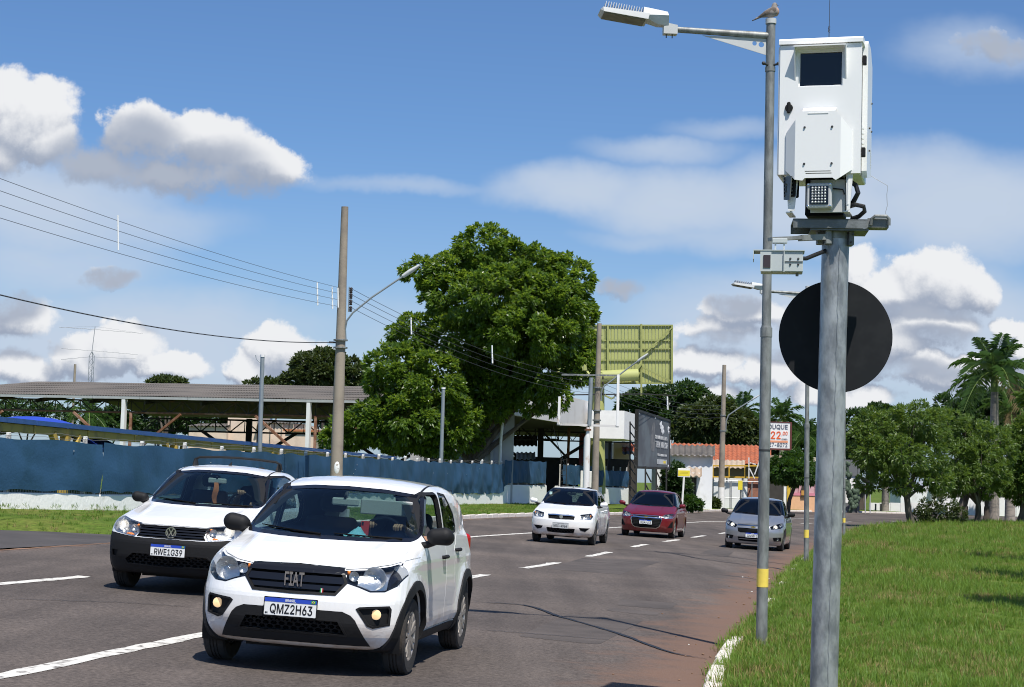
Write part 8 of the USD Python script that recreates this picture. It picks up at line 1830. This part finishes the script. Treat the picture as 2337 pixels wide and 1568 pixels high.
# ---------------------------------------------------------------- people in the cars
SKIN = pbr('skin', (.36, .20, .13), .55, var=.06, scale=20); HAIR = pbr('dark_hair', (.016, .012, .010), .6); EYEW = pbr('eye_white', (.6, .6, .58), .3)
def chain(js):
    m = m3.Manifold()
    for (a, r), (b, s) in zip(js[:-1], js[1:]): m = m + m3.Manifold.hull_points(np.vstack([sphere(a, r, 2)[0], sphere(b, s, 2)[0]]))
    return m
def soft(m, step, it=12):
    tm = trimesh.Trimesh(*arr(m.refine_to_length(step))); tm.merge_vertices(); trimesh.smoothing.filter_taubin(tm, iterations=it); return tm
def seated(M, S, sy, label, shirt, hands, cap=None):
    """A seated person: hips on the seat, hands where asked (car coordinates)."""
    fx, cz = S['seat'], S['cabin'][2]; y0 = sy * .34; V = lambda x, y, z: np.array([x, y, z], float)
    t = thing('person', label, 'person', mat4=M)
    hip, chest, neck, head = V(fx - .20, y0, cz + .24), V(fx - .31, y0, cz + .56), V(fx - .33, y0, cz + .71), V(fx - .27, y0, cz + .80)
    m = chain([(neck - [0, 0, .06], .055), (neck + [.01, 0, .02], .052), (head - [.015, 0, .02], .062)]) + m3.Manifold.hull_points(np.vstack([sphere(head + [-.015, 0, .035], (.098, .076, .085), 2)[0], sphere(head + [.045, 0, -.045], (.048, .048, .045), 2)[0]]))
    m = m + m3.Manifold.hull_points(np.vstack([sphere(head + [.085, 0, .01], .012, 1)[0], sphere(head + [.103, 0, -.012], .012, 1)[0]]))
    for s in (-1, 1): m = m + man(sphere(head + [-.015, s * .078, .0], (.018, .010, .030), 2))
    clothes = chain([(hip, .15), ((hip + chest) / 2, .145), (chest, .155)]) + m3.Manifold.hull_points(np.vstack([sphere(chest + [0, s * .14, .06], .075, 2)[0] for s in (-1, 1)] + [sphere(chest, .12, 2)[0]]))
    legs = chain([(hip + [0, .08, -.06], .095), (hip + [.42, .10, .0], .07), (hip + [.60, .10, -.28], .05)]) + chain([(hip + [0, -.08, -.06], .095), (hip + [.42, -.10, .0], .07), (hip + [.60, -.10, -.28], .05)])
    for s, hd in zip((-1, 1), hands):
        sh_ = chest + [0.02, s * .19, .06]; w = np.asarray(hd, float); dv = w - sh_; el = sh_ + dv * .5 + V(-.02, s * .09, -.16)
        arm = chain([(sh_, .052), (el, .040)]); clothes = clothes + chain([(sh_, .066), (sh_ + (el - sh_) * .75, .052)])
        fo = w - el; fo /= np.linalg.norm(fo); m = m + arm + chain([(el, .040), (w - fo * .02, .026)])
        side = np.cross(fo, [0, 0, 1.0]); side /= np.linalg.norm(side); up_ = np.cross(side, fo)
        m = m + m3.Manifold.hull_points(np.vstack([sphere(w + fo * d + side * q, .014, 1)[0] for d, q in ((0, -.022), (0, .022), (.075, -.034), (.08, .034))]))
        for k, L in enumerate((.062, .074, .078, .066)):
            b = w + fo * .078 + side * ((k - 1.5) * .021); p1 = b + fo * L * .45 + up_ * -.006; p2 = p1 + fo * L * .22 - up_ * L * .34; p3_ = p2 - fo * L * .14 - up_ * L * .26
            m = m + chain([(b, .0105), (p1, .0098), (p2, .0090), (p3_, .0080)])
        th = w + fo * .02 - side * s * -.03; m = m + chain([(th, .013), (th + fo * .035 + side * s * .028 - up_ * .008, .011), (th + fo * .065 + side * s * .022 - up_ * .02, .009)])
    b = part(t, 'body', soft(m, .012, 6), SKIN, smooth=True)
    part(t, 'shirt', soft(clothes, .03), shirt, smooth=True); part(t, 'trousers', soft(legs, .03), pbr('dark_trousers', (.02, .022, .03), .9), smooth=True)
    part(t, 'hair', m3.Manifold.hull_points(np.vstack([sphere(head + [-.025, 0, .055], (.098, .083, .078), 2)[0], sphere(head + [-.06, 0, .0], (.055, .078, .06), 2)[0]])) - mbox(head[0] + .055, head[0] + .3, -2, 2, 0, head[2] + .055), cap or HAIR, smooth=40)
    for s in (-1, 1):
        e = part(b, 'eye', sphere(head + [.074, s * .030, .012], (.010, .013, .009), 1), EYEW, smooth=True); 
    part(b, 'mouth', sphere(head + [.086, 0, -.055], (.008, .024, .006), 1), pbr('lips', (.25, .10, .08), .6), smooth=True)
    return t
rim_at = lambda S, a, dy: (S['dash'][0] - .10 + .03 - .06 * math.sin(a) * 0, .34 + .175 * math.cos(a), S['dash'][1] + .02 + .16 * math.sin(a))
def grip(S, a): return (S['dash'][0] - .16 + .07 * math.sin(a), .34 + .175 * math.cos(a), S['dash'][1] + .02 + .165 * math.sin(a))
DK = pbr('dark_shirt', (.03, .03, .035), .9); BL = pbr('navy_shirt', (.03, .04, .07), .9); GY = pbr('grey_shirt', (.10, .10, .11), .9)
seated(M_mobi, MOBI, 1, 'driver of the nearest white hatchback, in a dark shirt, hands on the wheel', DK, (grip(MOBI, 2.6), grip(MOBI, .5)))
g1 = np.array(grip(SAV, 1.75)) + [.06, 0, .0]
seated(M_sav, SAV, 1, 'driver of the white pickup with one hand on top of the wheel', BL, (g1, grip(SAV, .2)))
seated(M_sie, SIE, 1, 'driver of the dusty white sedan, in a grey shirt', GY, (grip(SIE, 2.6), grip(SIE, .5)))
seated(M_sie, SIE, -1, 'passenger beside the driver of the dusty white sedan, hands in lap', DK, ((SIE['seat'] + .05, -.44, .86), (SIE['seat'] + .05, -.24, .86)))
# things lying inside the windshields
def inside(M, v): return (M @ np.r_[v, 1])[:3]
U = np.linspace(0, 1, 14); tcl = thing('blue_cloth', 'crumpled light blue cloth on the dashboard of the nearest car', 'cloth', mat4=M_mobi); dz = MOBI['dash'][1]
part(tcl, 'cloth', grid(lambda u, v: (.46 + .16 * v + .02 * np.sin(9 * u), .06 + .22 * u, dz + .012 + .075 * np.exp(-((u - .45) / .22) ** 2 - ((v - .4) / .4) ** 2) + .02 * np.sin(11 * u + 5 * v) ** 2), U, U), pbr('light_blue_cloth', (.22, .52, .62), .9, bump=.3), smooth=True)
tph = thing('phone', 'red phone standing on the dashboard behind the light blue cloth', 'phone', mat4=M_mobi); part(tph, 'case', xf(bx(-.005, .005, -.036, .036, 0, .145, .004), np.hstack([ry(-.25), [[.47], [.20], [dz + .005]]])), pbr('red_phone_case', (.42, .03, .03), .4)); part(tph, 'lens', xf(bx(.004, .008, -.028, -.012, .105, .135, .002), np.hstack([ry(-.25), [[.47], [.20], [dz + .005]]])), CAR_GLOSSBLACK)
tft = thing('air_freshener', 'small white tag hanging from the mirror of the nearest car', 'tag', mat4=M_mobi); ix, iz = MOBI['inner_mirror']; part(tft, 'tag', bx(ix + .015, ix + .02, .02, .045, iz - .125, iz - .06, .002), CAR_LINER); part(tft, 'string', tube([(ix, 0.01, iz - .02), (ix + .015, .03, iz - .06)], .002, 4), CAR_BLACK)
tr = thing('ribbon', 'long orange ribbon hanging from the mirror of the white pickup', 'ribbon', mat4=M_sav); ix, iz = SAV['inner_mirror']; U2 = np.linspace(0, 1, 16)
part(tr, 'band', grid(lambda u, v: (ix + .04 + .015 * np.sin(7 * u), (v - .5) * (.05 + .02 * np.sin(5 * u)) + .012 * np.sin(9 * u), iz - .02 - .36 * u), U2, np.linspace(0, 1, 4)), pbr('orange_ribbon', (.55, .17, .06), .8), smooth=True)
tpp = thing('papers', 'white papers lying on the dashboard of the white pickup', 'papers', mat4=M_sav)
for k, (x, y, a) in enumerate(((.66, -.32, .1), (.68, -.12, -.15), (.67, .02, .05))): part(tpp, 'sheet', xf(bx(-.07, .07, -.14, .14, 0, .004), np.hstack([rz(a) @ ry(-.12), [[x], [y], [SAV['dash'][1] + .012 + k * .005]]])), POSTTIP if 'white_post_tip' in _mats else PLATE_WHITE)
